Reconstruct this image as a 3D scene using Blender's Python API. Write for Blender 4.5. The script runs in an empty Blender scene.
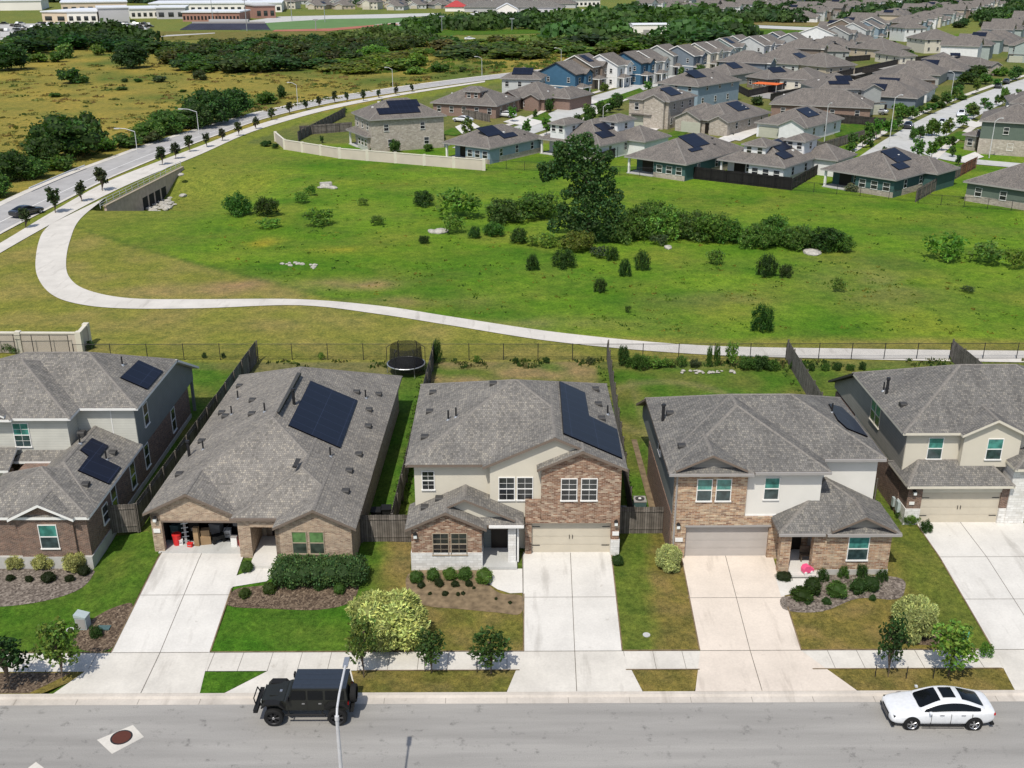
import bpy, bmesh, math, random
from math import sin, cos, pi, radians, sqrt, atan2
from mathutils import Vector, noise
random.seed(7)
sc=bpy.context.scene; COL=sc.collection
# ---------------------------------------------------------------- camera geometry
F=1050.;P=radians(22);YAW=radians(.35);CH=33.6
def ray(px,py):
    u=(px-512)/F; v=(py-384)/F
    fy=cos(P)-v*sin(P); fz=-sin(P)-v*cos(P)
    return Vector((u*cos(YAW)+fy*sin(YAW), -u*sin(YAW)+fy*cos(YAW), fz))
def G(px,py,z=0.9):
    """point of the horizontal plane at height z that the photograph shows at (px,py)"""
    d=ray(px,py); t=(z-CH)/d.z
    return Vector((d.x*t,d.y*t,z))
def RP(px,py,p,n):
    d=ray(px,py); o=Vector((0,0,CH)); n=Vector(n)
    t=(Vector(p)-o).dot(n)/d.dot(n)
    return o+d*t
def scale_at(py): return (py+40)*.0276
# ---------------------------------------------------------------- materials
MATS={}
def nodes(name):
    m=bpy.data.materials.new(name); m.use_nodes=True; MATS[name]=m
    nt=m.node_tree; b=nt.nodes['Principled BSDF']; b.inputs['Specular IOR Level'].default_value=.25
    return m,nt,b
def N(nt,t,**k):
    n=nt.nodes.new(t)
    for a,v in k.items():
        if a in n.inputs: n.inputs[a].default_value=v
        else: setattr(n,a,v)
    return n
def ramp(nt,stops):
    r=nt.nodes.new('ShaderNodeValToRGB'); e=r.color_ramp.elements
    while len(e)<len(stops): e.new(.5)
    for i,(p,c) in enumerate(stops): e[i].position=p; e[i].color=(*c,1)
    return r
def lnk(nt,a,b): nt.links.new(a,b)
def mixc(nt,mode,fac,a,b):
    n=nt.nodes.new('ShaderNodeMix'); n.data_type='RGBA'; n.blend_type=mode
    for s,v in ((0,fac),(6,a),(7,b)):
        if hasattr(v,'links'): nt.links.new(v,n.inputs[s])
        elif isinstance(v,(tuple,list)): n.inputs[s].default_value=(*v,1)
        else: n.inputs[s].default_value=v
    return n.outputs[2]
def bump(nt,b,h,strength=.3,dist=.02):
    n=N(nt,'ShaderNodeBump'); n.inputs['Strength'].default_value=strength; n.inputs['Distance'].default_value=dist
    lnk(nt,h,n.inputs['Height']); lnk(nt,n.outputs[0],b.inputs['Normal'])
def objpos(nt,world=False):
    if world: return N(nt,'ShaderNodeNewGeometry').outputs['Position']
    return N(nt,'ShaderNodeTexCoord').outputs['Object']
def flat(name,c,rough=.6,metal=0,var=.12,scale=1.5,spec=None):
    """plain painted / cast surface with soft blotches of wear"""
    m,nt,b=nodes(name); g=objpos(nt,True)
    n1=N(nt,'ShaderNodeTexNoise',Scale=scale,Detail=6.); lnk(nt,g,n1.inputs['Vector'])
    r=ramp(nt,[(.3,tuple(x*(1-var) for x in c)),(.7,tuple(min(1,x*(1+var)) for x in c))]); lnk(nt,n1.outputs[0],r.inputs[0])
    lnk(nt,r.outputs[0],b.inputs['Base Color']); b.inputs['Roughness'].default_value=rough; b.inputs['Metallic'].default_value=metal
    if spec is not None: b.inputs['Specular IOR Level'].default_value=spec
    return m
def brick(name,cs,mortar,bw=.22,bh=.075,ms=.012,rough=.85,patch=.35):
    m,nt,b=nodes(name); uv=N(nt,'ShaderNodeUVMap').outputs[0]
    t=N(nt,'ShaderNodeTexBrick',Scale=1.); t.inputs['Brick Width'].default_value=bw; t.inputs['Row Height'].default_value=bh
    t.inputs['Mortar Size'].default_value=ms; t.inputs['Mortar Smooth'].default_value=.3; t.inputs['Bias'].default_value=0
    t.inputs['Color1'].default_value=(0,0,0,1); t.inputs['Color2'].default_value=(1,1,1,1); t.inputs['Mortar'].default_value=(.5,.5,.5,1)
    lnk(nt,uv,t.inputs['Vector'])
    k=len(cs); r=ramp(nt,[(i/(k-1) if k>1 else 0,c) for i,c in enumerate(cs)]); lnk(nt,t.outputs['Color'],r.inputs[0])
    n1=N(nt,'ShaderNodeTexNoise',Scale=3.2,Detail=5.); lnk(nt,uv,n1.inputs['Vector'])
    r2=ramp(nt,[(.35,(1-patch,)*3),(.7,(1+patch*.6,)*3)]); lnk(nt,n1.outputs[0],r2.inputs[0])
    c=mixc(nt,'MULTIPLY',1.,r.outputs[0],r2.outputs[0])
    c=mixc(nt,'MIX',t.outputs['Fac'],c,mortar)
    lnk(nt,c,b.inputs['Base Color']); b.inputs['Roughness'].default_value=rough
    bump(nt,b,t.outputs['Color'],.3,.012)
    return m
def shingle(name,c,contrast=.31):
    m,nt,b=nodes(name); uv=N(nt,'ShaderNodeUVMap').outputs[0]
    t=N(nt,'ShaderNodeTexBrick',Scale=1.); t.inputs['Brick Width'].default_value=.14; t.inputs['Row Height'].default_value=.145
    t.inputs['Mortar Size'].default_value=.009; t.inputs['Mortar Smooth'].default_value=.2
    t.inputs['Color1'].default_value=(0,0,0,1); t.inputs['Color2'].default_value=(1,1,1,1); t.inputs['Mortar'].default_value=(0,0,0,1)
    t.offset=.37
    lnk(nt,uv,t.inputs['Vector'])
    lo=tuple(x*(1-contrast) for x in c); hi=tuple(x*(1+contrast) for x in c)
    r=ramp(nt,[(0,lo),(.35,tuple(x*.92 for x in c)),(.65,c),(1,(hi[0]*1.03,hi[1],hi[2]*.93))]); lnk(nt,t.outputs['Color'],r.inputs[0])
    n1=N(nt,'ShaderNodeTexNoise',Scale=.55,Detail=5.); lnk(nt,uv,n1.inputs['Vector'])
    r2=ramp(nt,[(.3,(.80,.80,.81)),(.72,(1.15,1.14,1.12))]); lnk(nt,n1.outputs[0],r2.inputs[0])
    mp=N(nt,'ShaderNodeMapping'); mp.inputs['Scale'].default_value=(2.2,.18,1); lnk(nt,uv,mp.inputs[0]); ns=N(nt,'ShaderNodeTexNoise',Scale=1.,Detail=5.); lnk(nt,mp.outputs[0],ns.inputs['Vector']); rs=ramp(nt,[(.35,(.88,)*3),(.65,(1.07,)*3)]); lnk(nt,ns.outputs[0],rs.inputs[0]); streak=rs.outputs[0]
    n2=N(nt,'ShaderNodeTexNoise',Scale=14.,Detail=3.); lnk(nt,uv,n2.inputs['Vector'])
    r3=ramp(nt,[(.3,(.8,)*3),(.7,(1.2,)*3)]); lnk(nt,n2.outputs[0],r3.inputs[0])
    cc=mixc(nt,'MULTIPLY',1.,r.outputs[0],r2.outputs[0]); cc=mixc(nt,'MULTIPLY',.8,cc,r3.outputs[0]); cc=mixc(nt,'MULTIPLY',1.,cc,streak)
    cc=mixc(nt,'MIX',t.outputs['Fac'],cc,tuple(x*.45 for x in c))
    lnk(nt,cc,b.inputs['Base Color']); b.inputs['Roughness'].default_value=.9; b.inputs['Specular IOR Level'].default_value=.12
    bump(nt,b,t.outputs['Color'],.35,.012)
    return m
def siding(name,c,h=.18,vertical=False,tint=False):
    m,nt,b=nodes(name); uv=N(nt,'ShaderNodeUVMap').outputs[0]
    sp=N(nt,'ShaderNodeSeparateXYZ'); lnk(nt,uv,sp.inputs[0])
    md=N(nt,'ShaderNodeMath',operation='WRAP'); lnk(nt,sp.outputs[0 if vertical else 1],md.inputs[0]); md.inputs[1].default_value=0; md.inputs[2].default_value=h
    dv=N(nt,'ShaderNodeMath',operation='DIVIDE'); lnk(nt,md.outputs[0],dv.inputs[0]); dv.inputs[1].default_value=h
    r=ramp(nt,[(0,(.62,)*3),(.1,(.98,)*3),(1,(1.03,)*3)]); lnk(nt,dv.outputs[0],r.inputs[0])
    n1=N(nt,'ShaderNodeTexNoise',Scale=1.2,Detail=5.); lnk(nt,uv,n1.inputs['Vector'])
    r2=ramp(nt,[(.3,(.92,)*3),(.7,(1.05,)*3)]); lnk(nt,n1.outputs[0],r2.inputs[0])
    base=N(nt,'ShaderNodeObjectInfo').outputs['Color'] if tint else c
    cc=mixc(nt,'MULTIPLY',1.,base,r.outputs[0]); cc=mixc(nt,'MULTIPLY',1.,cc,r2.outputs[0])
    lnk(nt,cc,b.inputs['Base Color']); b.inputs['Roughness'].default_value=.7
    return m
def foliage(name,trans=.25):
    m,nt,b=nodes(name); oi=N(nt,'ShaderNodeObjectInfo'); at=N(nt,'ShaderNodeAttribute',attribute_name='lf')
    c=mixc(nt,'MULTIPLY',1.,oi.outputs['Color'],at.outputs['Color'])
    lnk(nt,c,b.inputs['Base Color']); b.inputs['Roughness'].default_value=.6; b.inputs['Specular IOR Level'].default_value=.2
    tr=N(nt,'ShaderNodeBsdfTranslucent'); c2=mixc(nt,'MULTIPLY',1.,c,(1.1,1.3,.5)); lnk(nt,c2,tr.inputs[0])
    mx=N(nt,'ShaderNodeMixShader'); mx.inputs[0].default_value=trans
    lnk(nt,b.outputs[0],mx.inputs[1]); lnk(nt,tr.outputs[0],mx.inputs[2]); lnk(nt,mx.outputs[0],nt.nodes['Material Output'].inputs[0])
    return m
def grass(name,attr=None,c=(.06,.11,.02),dry=(.16,.13,.05),amt=.5,sc1=.35,thr=.5):
    """mown or rough grass: clumps, dry patches and fine blades"""
    m,nt,b=nodes(name); g=objpos(nt,True)
    base=N(nt,'ShaderNodeAttribute',attribute_name=attr).outputs['Color'] if attr else c
    n1=N(nt,'ShaderNodeTexNoise',Scale=sc1,Detail=8.,Roughness=.65); lnk(nt,g,n1.inputs['Vector'])
    f=ramp(nt,[(thr-.08,(0,)*3),(thr+.22,(amt,)*3)]); lnk(nt,n1.outputs[0],f.inputs[0])
    cc=mixc(nt,'MIX',f.outputs[0],base,dry)
    n2=N(nt,'ShaderNodeTexNoise',Scale=3.5,Detail=9.,Roughness=.75); lnk(nt,g,n2.inputs['Vector'])
    r2=ramp(nt,[(.28,(.38,.42,.36)),(.5,(.95,)*3),(.75,(1.65,1.55,1.35))]); lnk(nt,n2.outputs[0],r2.inputs[0])
    cc=mixc(nt,'MULTIPLY',1.,cc,r2.outputs[0])
    n3=N(nt,'ShaderNodeTexNoise',Scale=.9,Detail=6.,Roughness=.6); lnk(nt,g,n3.inputs['Vector'])
    r3=ramp(nt,[(.3,(.66,.74,.72)),(.7,(1.28,1.2,1.12))]); lnk(nt,n3.outputs[0],r3.inputs[0])
    cc=mixc(nt,'MULTIPLY',1.,cc,r3.outputs[0])
    n4=N(nt,'ShaderNodeTexNoise',Scale=17.,Detail=4.); lnk(nt,g,n4.inputs['Vector']); r4=ramp(nt,[(.3,(.62,)*3),(.7,(1.32,)*3)]); lnk(nt,n4.outputs[0],r4.inputs[0]); cc=mixc(nt,'MULTIPLY',.9,cc,r4.outputs[0])
    lnk(nt,cc,b.inputs['Base Color']); b.inputs['Roughness'].default_value=.95; b.inputs['Specular IOR Level'].default_value=.05
    bump(nt,b,n2.outputs[0],.8,.08)
    return m
def concrete(name,c,stain=.14,rough=.85):
    m,nt,b=nodes(name); g=objpos(nt,True)
    n1=N(nt,'ShaderNodeTexNoise',Scale=.45,Detail=8.,Roughness=.6); lnk(nt,g,n1.inputs['Vector'])
    r=ramp(nt,[(.3,tuple(x*(1-stain) for x in c)),(.65,tuple(x*(1+stain*.4) for x in c))]); lnk(nt,n1.outputs[0],r.inputs[0])
    n2=N(nt,'ShaderNodeTexNoise',Scale=9.,Detail=5.); lnk(nt,g,n2.inputs['Vector'])
    r2=ramp(nt,[(.3,(.94,)*3),(.7,(1.04,)*3)]); lnk(nt,n2.outputs[0],r2.inputs[0])
    cc=mixc(nt,'MULTIPLY',1.,r.outputs[0],r2.outputs[0])
    mp=N(nt,'ShaderNodeMapping'); mp.inputs['Scale'].default_value=(1.1,.16,1); lnk(nt,g,mp.inputs[0]); n5=N(nt,'ShaderNodeTexNoise',Scale=1.,Detail=6.,Roughness=.6); lnk(nt,mp.outputs[0],n5.inputs['Vector']); r5=ramp(nt,[(.30,(.74,.73,.72)),(.42,(1.,)*3)]); lnk(nt,n5.outputs[0],r5.inputs[0]); cc=mixc(nt,'MULTIPLY',.8,cc,r5.outputs[0])
    n6=N(nt,'ShaderNodeTexNoise',Scale=2.3,Detail=3.); lnk(nt,g,n6.inputs['Vector']); r6=ramp(nt,[(.70,(1.,)*3),(.78,(.72,.70,.68))]); lnk(nt,n6.outputs[0],r6.inputs[0]); cc=mixc(nt,'MULTIPLY',.7,cc,r6.outputs[0])
    lnk(nt,cc,b.inputs['Base Color']); b.inputs['Roughness'].default_value=rough; b.inputs['Specular IOR Level'].default_value=.15
    return m
def glass(name,top,bot,split=.5):
    """double-hung pane: blind behind the upper sash, dark room behind the lower"""
    m,nt,b=nodes(name); uv=N(nt,'ShaderNodeTexCoord').outputs['Generated']
    sp=N(nt,'ShaderNodeSeparateXYZ'); lnk(nt,uv,sp.inputs[0])
    r=ramp(nt,[(split-.01,bot),(split+.01,top)]); lnk(nt,sp.outputs[2],r.inputs[0])
    w=N(nt,'ShaderNodeTexNoise',Scale=2.5,Detail=2.); lnk(nt,objpos(nt,True),w.inputs['Vector'])
    r2=ramp(nt,[(.35,(.6,)*3),(.65,(1.25,)*3)]); lnk(nt,w.outputs[0],r2.inputs[0])
    lnk(nt,mixc(nt,'MULTIPLY',1.,r.outputs[0],r2.outputs[0]),b.inputs['Base Color'])
    b.inputs['Roughness'].default_value=.08; b.inputs['Specular IOR Level'].default_value=.7
    return m
def simple(name,c,rough=.5,metal=0,coat=0):
    m,nt,b=nodes(name); b.inputs['Base Color'].default_value=(*c,1); b.inputs['Roughness'].default_value=rough; b.inputs['Metallic'].default_value=metal
    b.inputs['Coat Weight'].default_value=coat; b.inputs['Coat Roughness'].default_value=.05
    n1=N(nt,'ShaderNodeTexNoise',Scale=6.,Detail=4.); lnk(nt,objpos(nt),n1.inputs['Vector'])
    r=ramp(nt,[(.3,tuple(x*.93 for x in c)),(.7,tuple(min(1,x*1.05) for x in c))]); lnk(nt,n1.outputs[0],r.inputs[0]); lnk(nt,r.outputs[0],b.inputs['Base Color'])
    return m

shingle('shingle_a',(.208,.197,.180)); shingle('shingle_b',(.232,.217,.196)); shingle('shingle_c',(.174,.167,.156)); shingle('shingle_far',(.172,.156,.143),.3)
flat('ridge',(.185,.171,.153),.9,var=.25,scale=7)
brick('brick_dark',[(.10,.052,.036),(.19,.095,.062),(.15,.085,.06),(.26,.15,.10),(.12,.07,.055)],(.24,.21,.18))
brick('brick_tan',[(.30,.20,.13),(.42,.30,.20),(.24,.15,.10),(.48,.37,.26),(.34,.24,.16)],(.40,.34,.27))
brick('brick_mixed',[(.12,.055,.035),(.30,.17,.105),(.17,.085,.055),(.48,.38,.28),(.23,.125,.08)],(.33,.26,.20),bw=.26,bh=.09)
brick('brick_orange',[(.27,.14,.08),(.44,.28,.165),(.18,.095,.06),(.54,.42,.28),(.34,.2,.12)],(.45,.38,.30),bw=.34,bh=.1)
brick('stone_white',[(.55,.53,.49),(.7,.69,.66),(.62,.6,.56),(.74,.73,.7)],(.5,.48,.45),bw=.42,bh=.16,patch=.12)
brick('stone_far',[(.30,.26,.22),(.42,.37,.31),(.36,.31,.26),(.5,.45,.39)],(.4,.36,.31),bw=.5,bh=.2,patch=.2)
brick('brick_far',[(.17,.10,.08),(.26,.16,.12),(.2,.12,.095)],(.25,.2,.17),patch=.2)
flat('stucco_cream',(.56,.52,.43),.9,var=.04,scale=.8); flat('stucco_white',(.64,.62,.57),.9,var=.04,scale=.8)
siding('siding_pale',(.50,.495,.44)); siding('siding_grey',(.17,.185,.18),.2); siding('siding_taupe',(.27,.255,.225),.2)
siding('siding_tint',(1,1,1),.22,tint=True)
flat('plinth',(.42,.41,.38),.9,var=.1,scale=2)
for n,c in (('trim_white',(.72,.71,.68)),('trim_brown',(.16,.125,.10)),('trim_grey',(.30,.285,.27)),('trim_cream',(.58,.54,.45)),('trim_dark',(.05,.048,.046)),('trim_tan',(.33,.27,.2))): flat(n,c,.6,var=.05)
flat('door_beige',(.50,.45,.36),.6,var=.04); flat('door_grey',(.40,.365,.335),.6,var=.04); flat('door_brown',(.22,.17,.13),.6,var=.06); flat('door_sage',(.42,.42,.34),.6,var=.04)
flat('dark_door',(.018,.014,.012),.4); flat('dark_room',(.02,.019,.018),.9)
glass('pane_teal',(.06,.22,.19),(.035,.06,.062)); glass('pane_dark',(.03,.035,.035),(.018,.02,.022)); glass('pane_green',(.10,.19,.07),(.05,.065,.05)); glass('pane_far',(.05,.055,.06),(.02,.022,.025))
concrete('concrete_new',(.58,.56,.52),.12); concrete('concrete_warm',(.60,.53,.455),.1); concrete('concrete_walk',(.57,.54,.485),.16); concrete('kerb',(.50,.455,.40),.2)
concrete('concrete_grey',(.45,.45,.43),.12); concrete('trail',(.55,.52,.47),.12)
flat('joint',(.16,.145,.125),.95,var=.3,scale=4)
# asphalt with tyre wear, patches and specks
m,nt,b=nodes('asphalt'); g=objpos(nt,True)
mp=N(nt,'ShaderNodeMapping'); mp.inputs['Scale'].default_value=(.07,.9,1); lnk(nt,g,mp.inputs[0])
n1=N(nt,'ShaderNodeTexNoise',Scale=1.,Detail=7.,Roughness=.6); lnk(nt,mp.outputs[0],n1.inputs['Vector'])
r=ramp(nt,[(.3,(.235,.226,.210)),(.5,(.285,.274,.255)),(.7,(.34,.327,.303))]); lnk(nt,n1.outputs[0],r.inputs[0])
n2=N(nt,'ShaderNodeTexNoise',Scale=22.,Detail=4.); lnk(nt,g,n2.inputs['Vector']); r2=ramp(nt,[(.3,(.86,)*3),(.7,(1.12,)*3)]); lnk(nt,n2.outputs[0],r2.inputs[0])
n3=N(nt,'ShaderNodeTexNoise',Scale=1.3,Detail=9.,Roughness=.75); lnk(nt,g,n3.inputs['Vector']); r3=ramp(nt,[(.33,(.42,)*3),(.43,(1.,)*3)]); lnk(nt,n3.outputs[0],r3.inputs[0])
c=mixc(nt,'MULTIPLY',1.,r.outputs[0],r2.outputs[0]); c=mixc(nt,'MULTIPLY',.75,c,r3.outputs[0]); lnk(nt,c,b.inputs['Base Color']); b.inputs['Roughness'].default_value=.9
concrete('asphalt_light',(.36,.35,.34),.12); concrete('parking',(.42,.41,.39),.1)
grass('lawn_green',c=(.052,.125,.014),dry=(.16,.155,.03),amt=.45,sc1=.45); grass('lawn_olive',c=(.12,.125,.03),dry=(.23,.17,.075),amt=.7,sc1=.5,thr=.46); grass('lawn_dry',c=(.15,.135,.045),dry=(.27,.2,.1),amt=.75,sc1=.6,thr=.44)
grass('ground_grass',attr='gc',dry=(.19,.15,.05),amt=.35,sc1=.12,thr=.52)
m,nt,b=nodes('mulch'); g=objpos(nt,True); n1=N(nt,'ShaderNodeTexVoronoi',Scale=11.); lnk(nt,g,n1.inputs['Vector'])
r=ramp(nt,[(0,(.03,.02,.014)),(.45,(.09,.063,.042)),(.8,(.17,.125,.085)),(1,(.28,.22,.16))]); lnk(nt,n1.outputs['Color'],r.inputs[0]); lnk(nt,r.outputs[0],b.inputs['Base Color']); b.inputs['Roughness'].default_value=.95; bump(nt,b,n1.outputs[0],.6,.04)
flat('soil',(.17,.125,.075),.95,var=.35,scale=3)
m,nt,b=nodes('gravel'); g=objpos(nt,True); n1=N(nt,'ShaderNodeTexVoronoi',Scale=9.); lnk(nt,g,n1.inputs['Vector'])
r=ramp(nt,[(0,(.05,.04,.033)),(.5,(.14,.115,.095)),(1,(.28,.24,.20))]); lnk(nt,n1.outputs['Color'],r.inputs[0]); lnk(nt,r.outputs[0],b.inputs['Base Color']); b.inputs['Roughness'].default_value=.95; bump(nt,b,n1.outputs[0],.6,.04)
# weathered fence boards (uv in metres, upright boards)
def boards(name,c1,c2):
    m,nt,b=nodes(name); uv=N(nt,'ShaderNodeUVMap').outputs[0]
    t=N(nt,'ShaderNodeTexBrick',Scale=1.); t.inputs['Brick Width'].default_value=3.; t.inputs['Row Height'].default_value=.14; t.inputs['Mortar Size'].default_value=.01
    t.inputs['Color1'].default_value=(0,0,0,1); t.inputs['Color2'].default_value=(1,1,1,1); t.inputs['Mortar'].default_value=(0,0,0,1)
    sp=N(nt,'ShaderNodeSeparateXYZ'); cb=N(nt,'ShaderNodeCombineXYZ'); lnk(nt,uv,sp.inputs[0]); lnk(nt,sp.outputs[1],cb.inputs[0]); lnk(nt,sp.outputs[0],cb.inputs[1]); lnk(nt,cb.outputs[0],t.inputs['Vector'])
    r=ramp(nt,[(0,c1),(1,c2)]); lnk(nt,t.outputs['Color'],r.inputs[0])
    n1=N(nt,'ShaderNodeTexNoise',Scale=2.,Detail=6.); lnk(nt,uv,n1.inputs['Vector']); r2=ramp(nt,[(.3,(.7,)*3),(.7,(1.2,)*3)]); lnk(nt,n1.outputs[0],r2.inputs[0])
    c=mixc(nt,'MULTIPLY',1.,r.outputs[0],r2.outputs[0]); c=mixc(nt,'MIX',t.outputs['Fac'],c,(.015,.013,.011)); lnk(nt,c,b.inputs['Base Color']); b.inputs['Roughness'].default_value=.9
boards('boards',(.115,.10,.085),(.22,.195,.17)); boards('boards_red',(.16,.07,.04),(.24,.12,.075))
boards('boards_dark',(.03,.027,.025),(.06,.053,.048)); boards('boards_black',(.008,.008,.009),(.016,.015,.015))
# chain link: thin wire diamonds
m,nt,b=nodes('wire_mesh'); uv=N(nt,'ShaderNodeUVMap').outputs[0]; b.inputs['Base Color'].default_value=(.03,.03,.028,1)
fs=[]
for s in (1,-1):
    mp=N(nt,'ShaderNodeMapping'); mp.inputs['Rotation'].default_value=(0,0,s*pi/4); lnk(nt,uv,mp.inputs[0])
    w=N(nt,'ShaderNodeTexWave',Scale=3.6); w.inputs['Distortion'].default_value=0; lnk(nt,mp.outputs[0],w.inputs['Vector'])
    gt=N(nt,'ShaderNodeMath',operation='GREATER_THAN'); gt.inputs[1].default_value=.9; lnk(nt,w.outputs['Fac'],gt.inputs[0]); fs.append(gt)
mxn=N(nt,'ShaderNodeMath',operation='MAXIMUM'); lnk(nt,fs[0].outputs[0],mxn.inputs[0]); lnk(nt,fs[1].outputs[0],mxn.inputs[1])
ml=N(nt,'ShaderNodeMath',operation='MULTIPLY'); ml.inputs[1].default_value=.42; lnk(nt,mxn.outputs[0],ml.inputs[0]); lnk(nt,ml.outputs[0],b.inputs['Alpha'])
m,nt,b=nodes('netting'); b.inputs['Base Color'].default_value=(.02,.02,.02,1); b.inputs['Alpha'].default_value=.5
n1=N(nt,'ShaderNodeTexNoise',Scale=40.); r=ramp(nt,[(.4,(.5,)*3),(.6,(.8,)*3)]); lnk(nt,n1.outputs[0],r.inputs[0]); lnk(nt,r.outputs[0],b.inputs['Alpha'])
# solar glass with cell seams
def solar_mat(name,c):
    m,nt,b=nodes(name); uv=N(nt,'ShaderNodeUVMap').outputs[0]
    t=N(nt,'ShaderNodeTexBrick',Scale=1.,offset=0.); t.inputs['Brick Width'].default_value=1.05; t.inputs['Row Height'].default_value=1.7; t.inputs['Mortar Size'].default_value=.012
    t.inputs['Color1'].default_value=(*c,1); t.inputs['Color2'].default_value=(*[x*1.12 for x in c],1); t.inputs['Mortar'].default_value=(*[x*3.2 for x in c],1)
    lnk(nt,uv,t.inputs['Vector']); lnk(nt,t.outputs['Color'],b.inputs['Base Color']); b.inputs['Roughness'].default_value=.35; b.inputs['Specular IOR Level'].default_value=.12
solar_mat('solar',(.010,.013,.024)); solar_mat('solar_far',(.022,.03,.05)); solar_mat('solar_black',(.004,.004,.006))
foliage('leaf',.38); foliage('leaf_var',.15)
flat('bark',(.12,.09,.065),.95,var=.3,scale=6)
simple('metal_grey',(.45,.46,.47),.4,.7); simple('metal_dark',(.03,.03,.032),.5,.3); simple('pole_paint',(.58,.58,.58),.45,.2)
simple('car_white',(.66,.67,.68),.25,0,1.); simple('car_black',(.02,.021,.024),.25,0,1.); simple('car_silver',(.4,.41,.42),.3,.4,1.); simple('car_green',(.016,.017,.014),.5,0,.3); simple('car_tan',(.25,.22,.18),.3,0,1.)
simple('car_glass',(.006,.007,.008),.06); simple('tyre',(.012,.012,.012),.85); simple('rim',(.5,.5,.51),.3,.8); simple('hardtop',(.028,.036,.05),.45); simple('black_plastic',(.012,.012,.012),.6); simple('lamp_lens',(.7,.72,.7),.15); simple('red_lens',(.35,.01,.01),.2)
simple('plastic_pink',(.75,.10,.22),.5); simple('plastic_red',(.6,.03,.03),.5); simple('plastic_green',(.09,.30,.20),.5); simple('plastic_teal',(.07,.12,.12),.5); simple('rust',(.10,.035,.025),.8,.2); simple('cabinet',(.40,.46,.46),.5,.1); simple('canvas_black',(.008,.008,.012),.8)
flat('rock',(.36,.34,.30),.95,var=.25,scale=3); flat('culvert',(.44,.34,.29),.9,var=.15,scale=1.2); flat('wall_block',(.50,.44,.37),.9,var=.06,scale=.6)
flat('cardboard',(.30,.2,.11),.9)
flat('metal_roof',(.66,.67,.69),.4,var=.06,scale=.1); flat('school_tan',(.62,.50,.38),.85,var=.05,scale=.1); flat('school_white',(.78,.74,.68),.8,var=.05,scale=.1); flat('school_grey',(.44,.43,.43),.8,var=.05,scale=.1); flat('school_brick',(.33,.18,.14),.85,var=.08,scale=.1); flat('bleacher',(.05,.055,.085),.7,var=.15,scale=.2); flat('track_red',(.33,.12,.08),.9,var=.1,scale=.1); flat('turf',(.10,.18,.06),.95,var=.1,scale=.1); flat('roof_red',(.36,.05,.05),.8); flat('clay_orange',(.62,.13,.03),.9,var=.15,scale=1.)
# ---------------------------------------------------------------- mesh builder
class MB:
    def __init__(s): s.v=[]; s.f=[]; s.m=[]
    def poly(s,pts,mat):
        i=len(s.v); s.v.extend([tuple(p) for p in pts]); s.f.append(tuple(range(i,i+len(pts)))); s.m.append(mat)
    def box(s,x0,x1,y0,y1,z0,z1,mat,top=None):
        i=len(s.v); s.v+= [(x0,y0,z0),(x1,y0,z0),(x1,y1,z0),(x0,y1,z0),(x0,y0,z1),(x1,y0,z1),(x1,y1,z1),(x0,y1,z1)]
        for q,mm in (((0,3,2,1),mat),((4,5,6,7),top or mat),((0,1,5,4),mat),((1,2,6,5),mat),((2,3,7,6),mat),((3,0,4,7),mat)):
            s.f.append(tuple(i+a for a in q)); s.m.append(mm)
    def prism(s,pts,y0,y1,mat):
        """pts (x,z) extruded along y, counterclockwise seen from -y"""
        s.poly([(x,y0,z) for x,z in pts],mat); s.poly([(x,y1,z) for x,z in reversed(pts)],mat)
        n=len(pts)
        for k in range(n):
            a,b=pts[k],pts[(k+1)%n]; s.poly([(b[0],y0,b[1]),(a[0],y0,a[1]),(a[0],y1,a[1]),(b[0],y1,b[1])],mat)
    def prismx(s,pts,x0,x1,mat):
        """pts (y,z) extruded along x"""
        s.poly([(x1,y,z) for y,z in pts],mat); s.poly([(x0,y,z) for y,z in reversed(pts)],mat)
        n=len(pts)
        for k in range(n):
            a,b=pts[k],pts[(k+1)%n]; s.poly([(x0,a[0],a[1]),(x0,b[0],b[1]),(x1,b[0],b[1]),(x1,a[0],a[1])][::-1],mat)
    def tube(s,a,b,r0,r1=None,n=8,mat='metal_grey',caps=True):
        r1=r0 if r1 is None else r1; a=Vector(a); b=Vector(b); d=(b-a).normalized()
        u=d.orthogonal().normalized(); w=d.cross(u); i=len(s.v)
        for c,r in ((a,r0),(b,r1)):
            for k in range(n):
                t=2*pi*k/n; s.v.append(tuple(c+u*(r*cos(t))+w*(r*sin(t))))
        for k in range(n):
            j=(k+1)%n; s.f.append((i+k,i+j,i+n+j,i+n+k)); s.m.append(mat)
        if caps: s.f.append(tuple(i+k for k in range(n))[::-1]); s.m.append(mat); s.f.append(tuple(i+n+k for k in range(n))); s.m.append(mat)
    def path(s,pts,r,n=6,mat='metal_grey'):
        for a,b in zip(pts,pts[1:]): s.tube(a,b,r,r,n,mat)
    def build(s,name,parent=None,loc=(0,0,0),rz=0,smooth=False,color=None):
        me=mesh_of(s,name,smooth); return link(name,me,parent,loc,rz,color)
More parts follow.
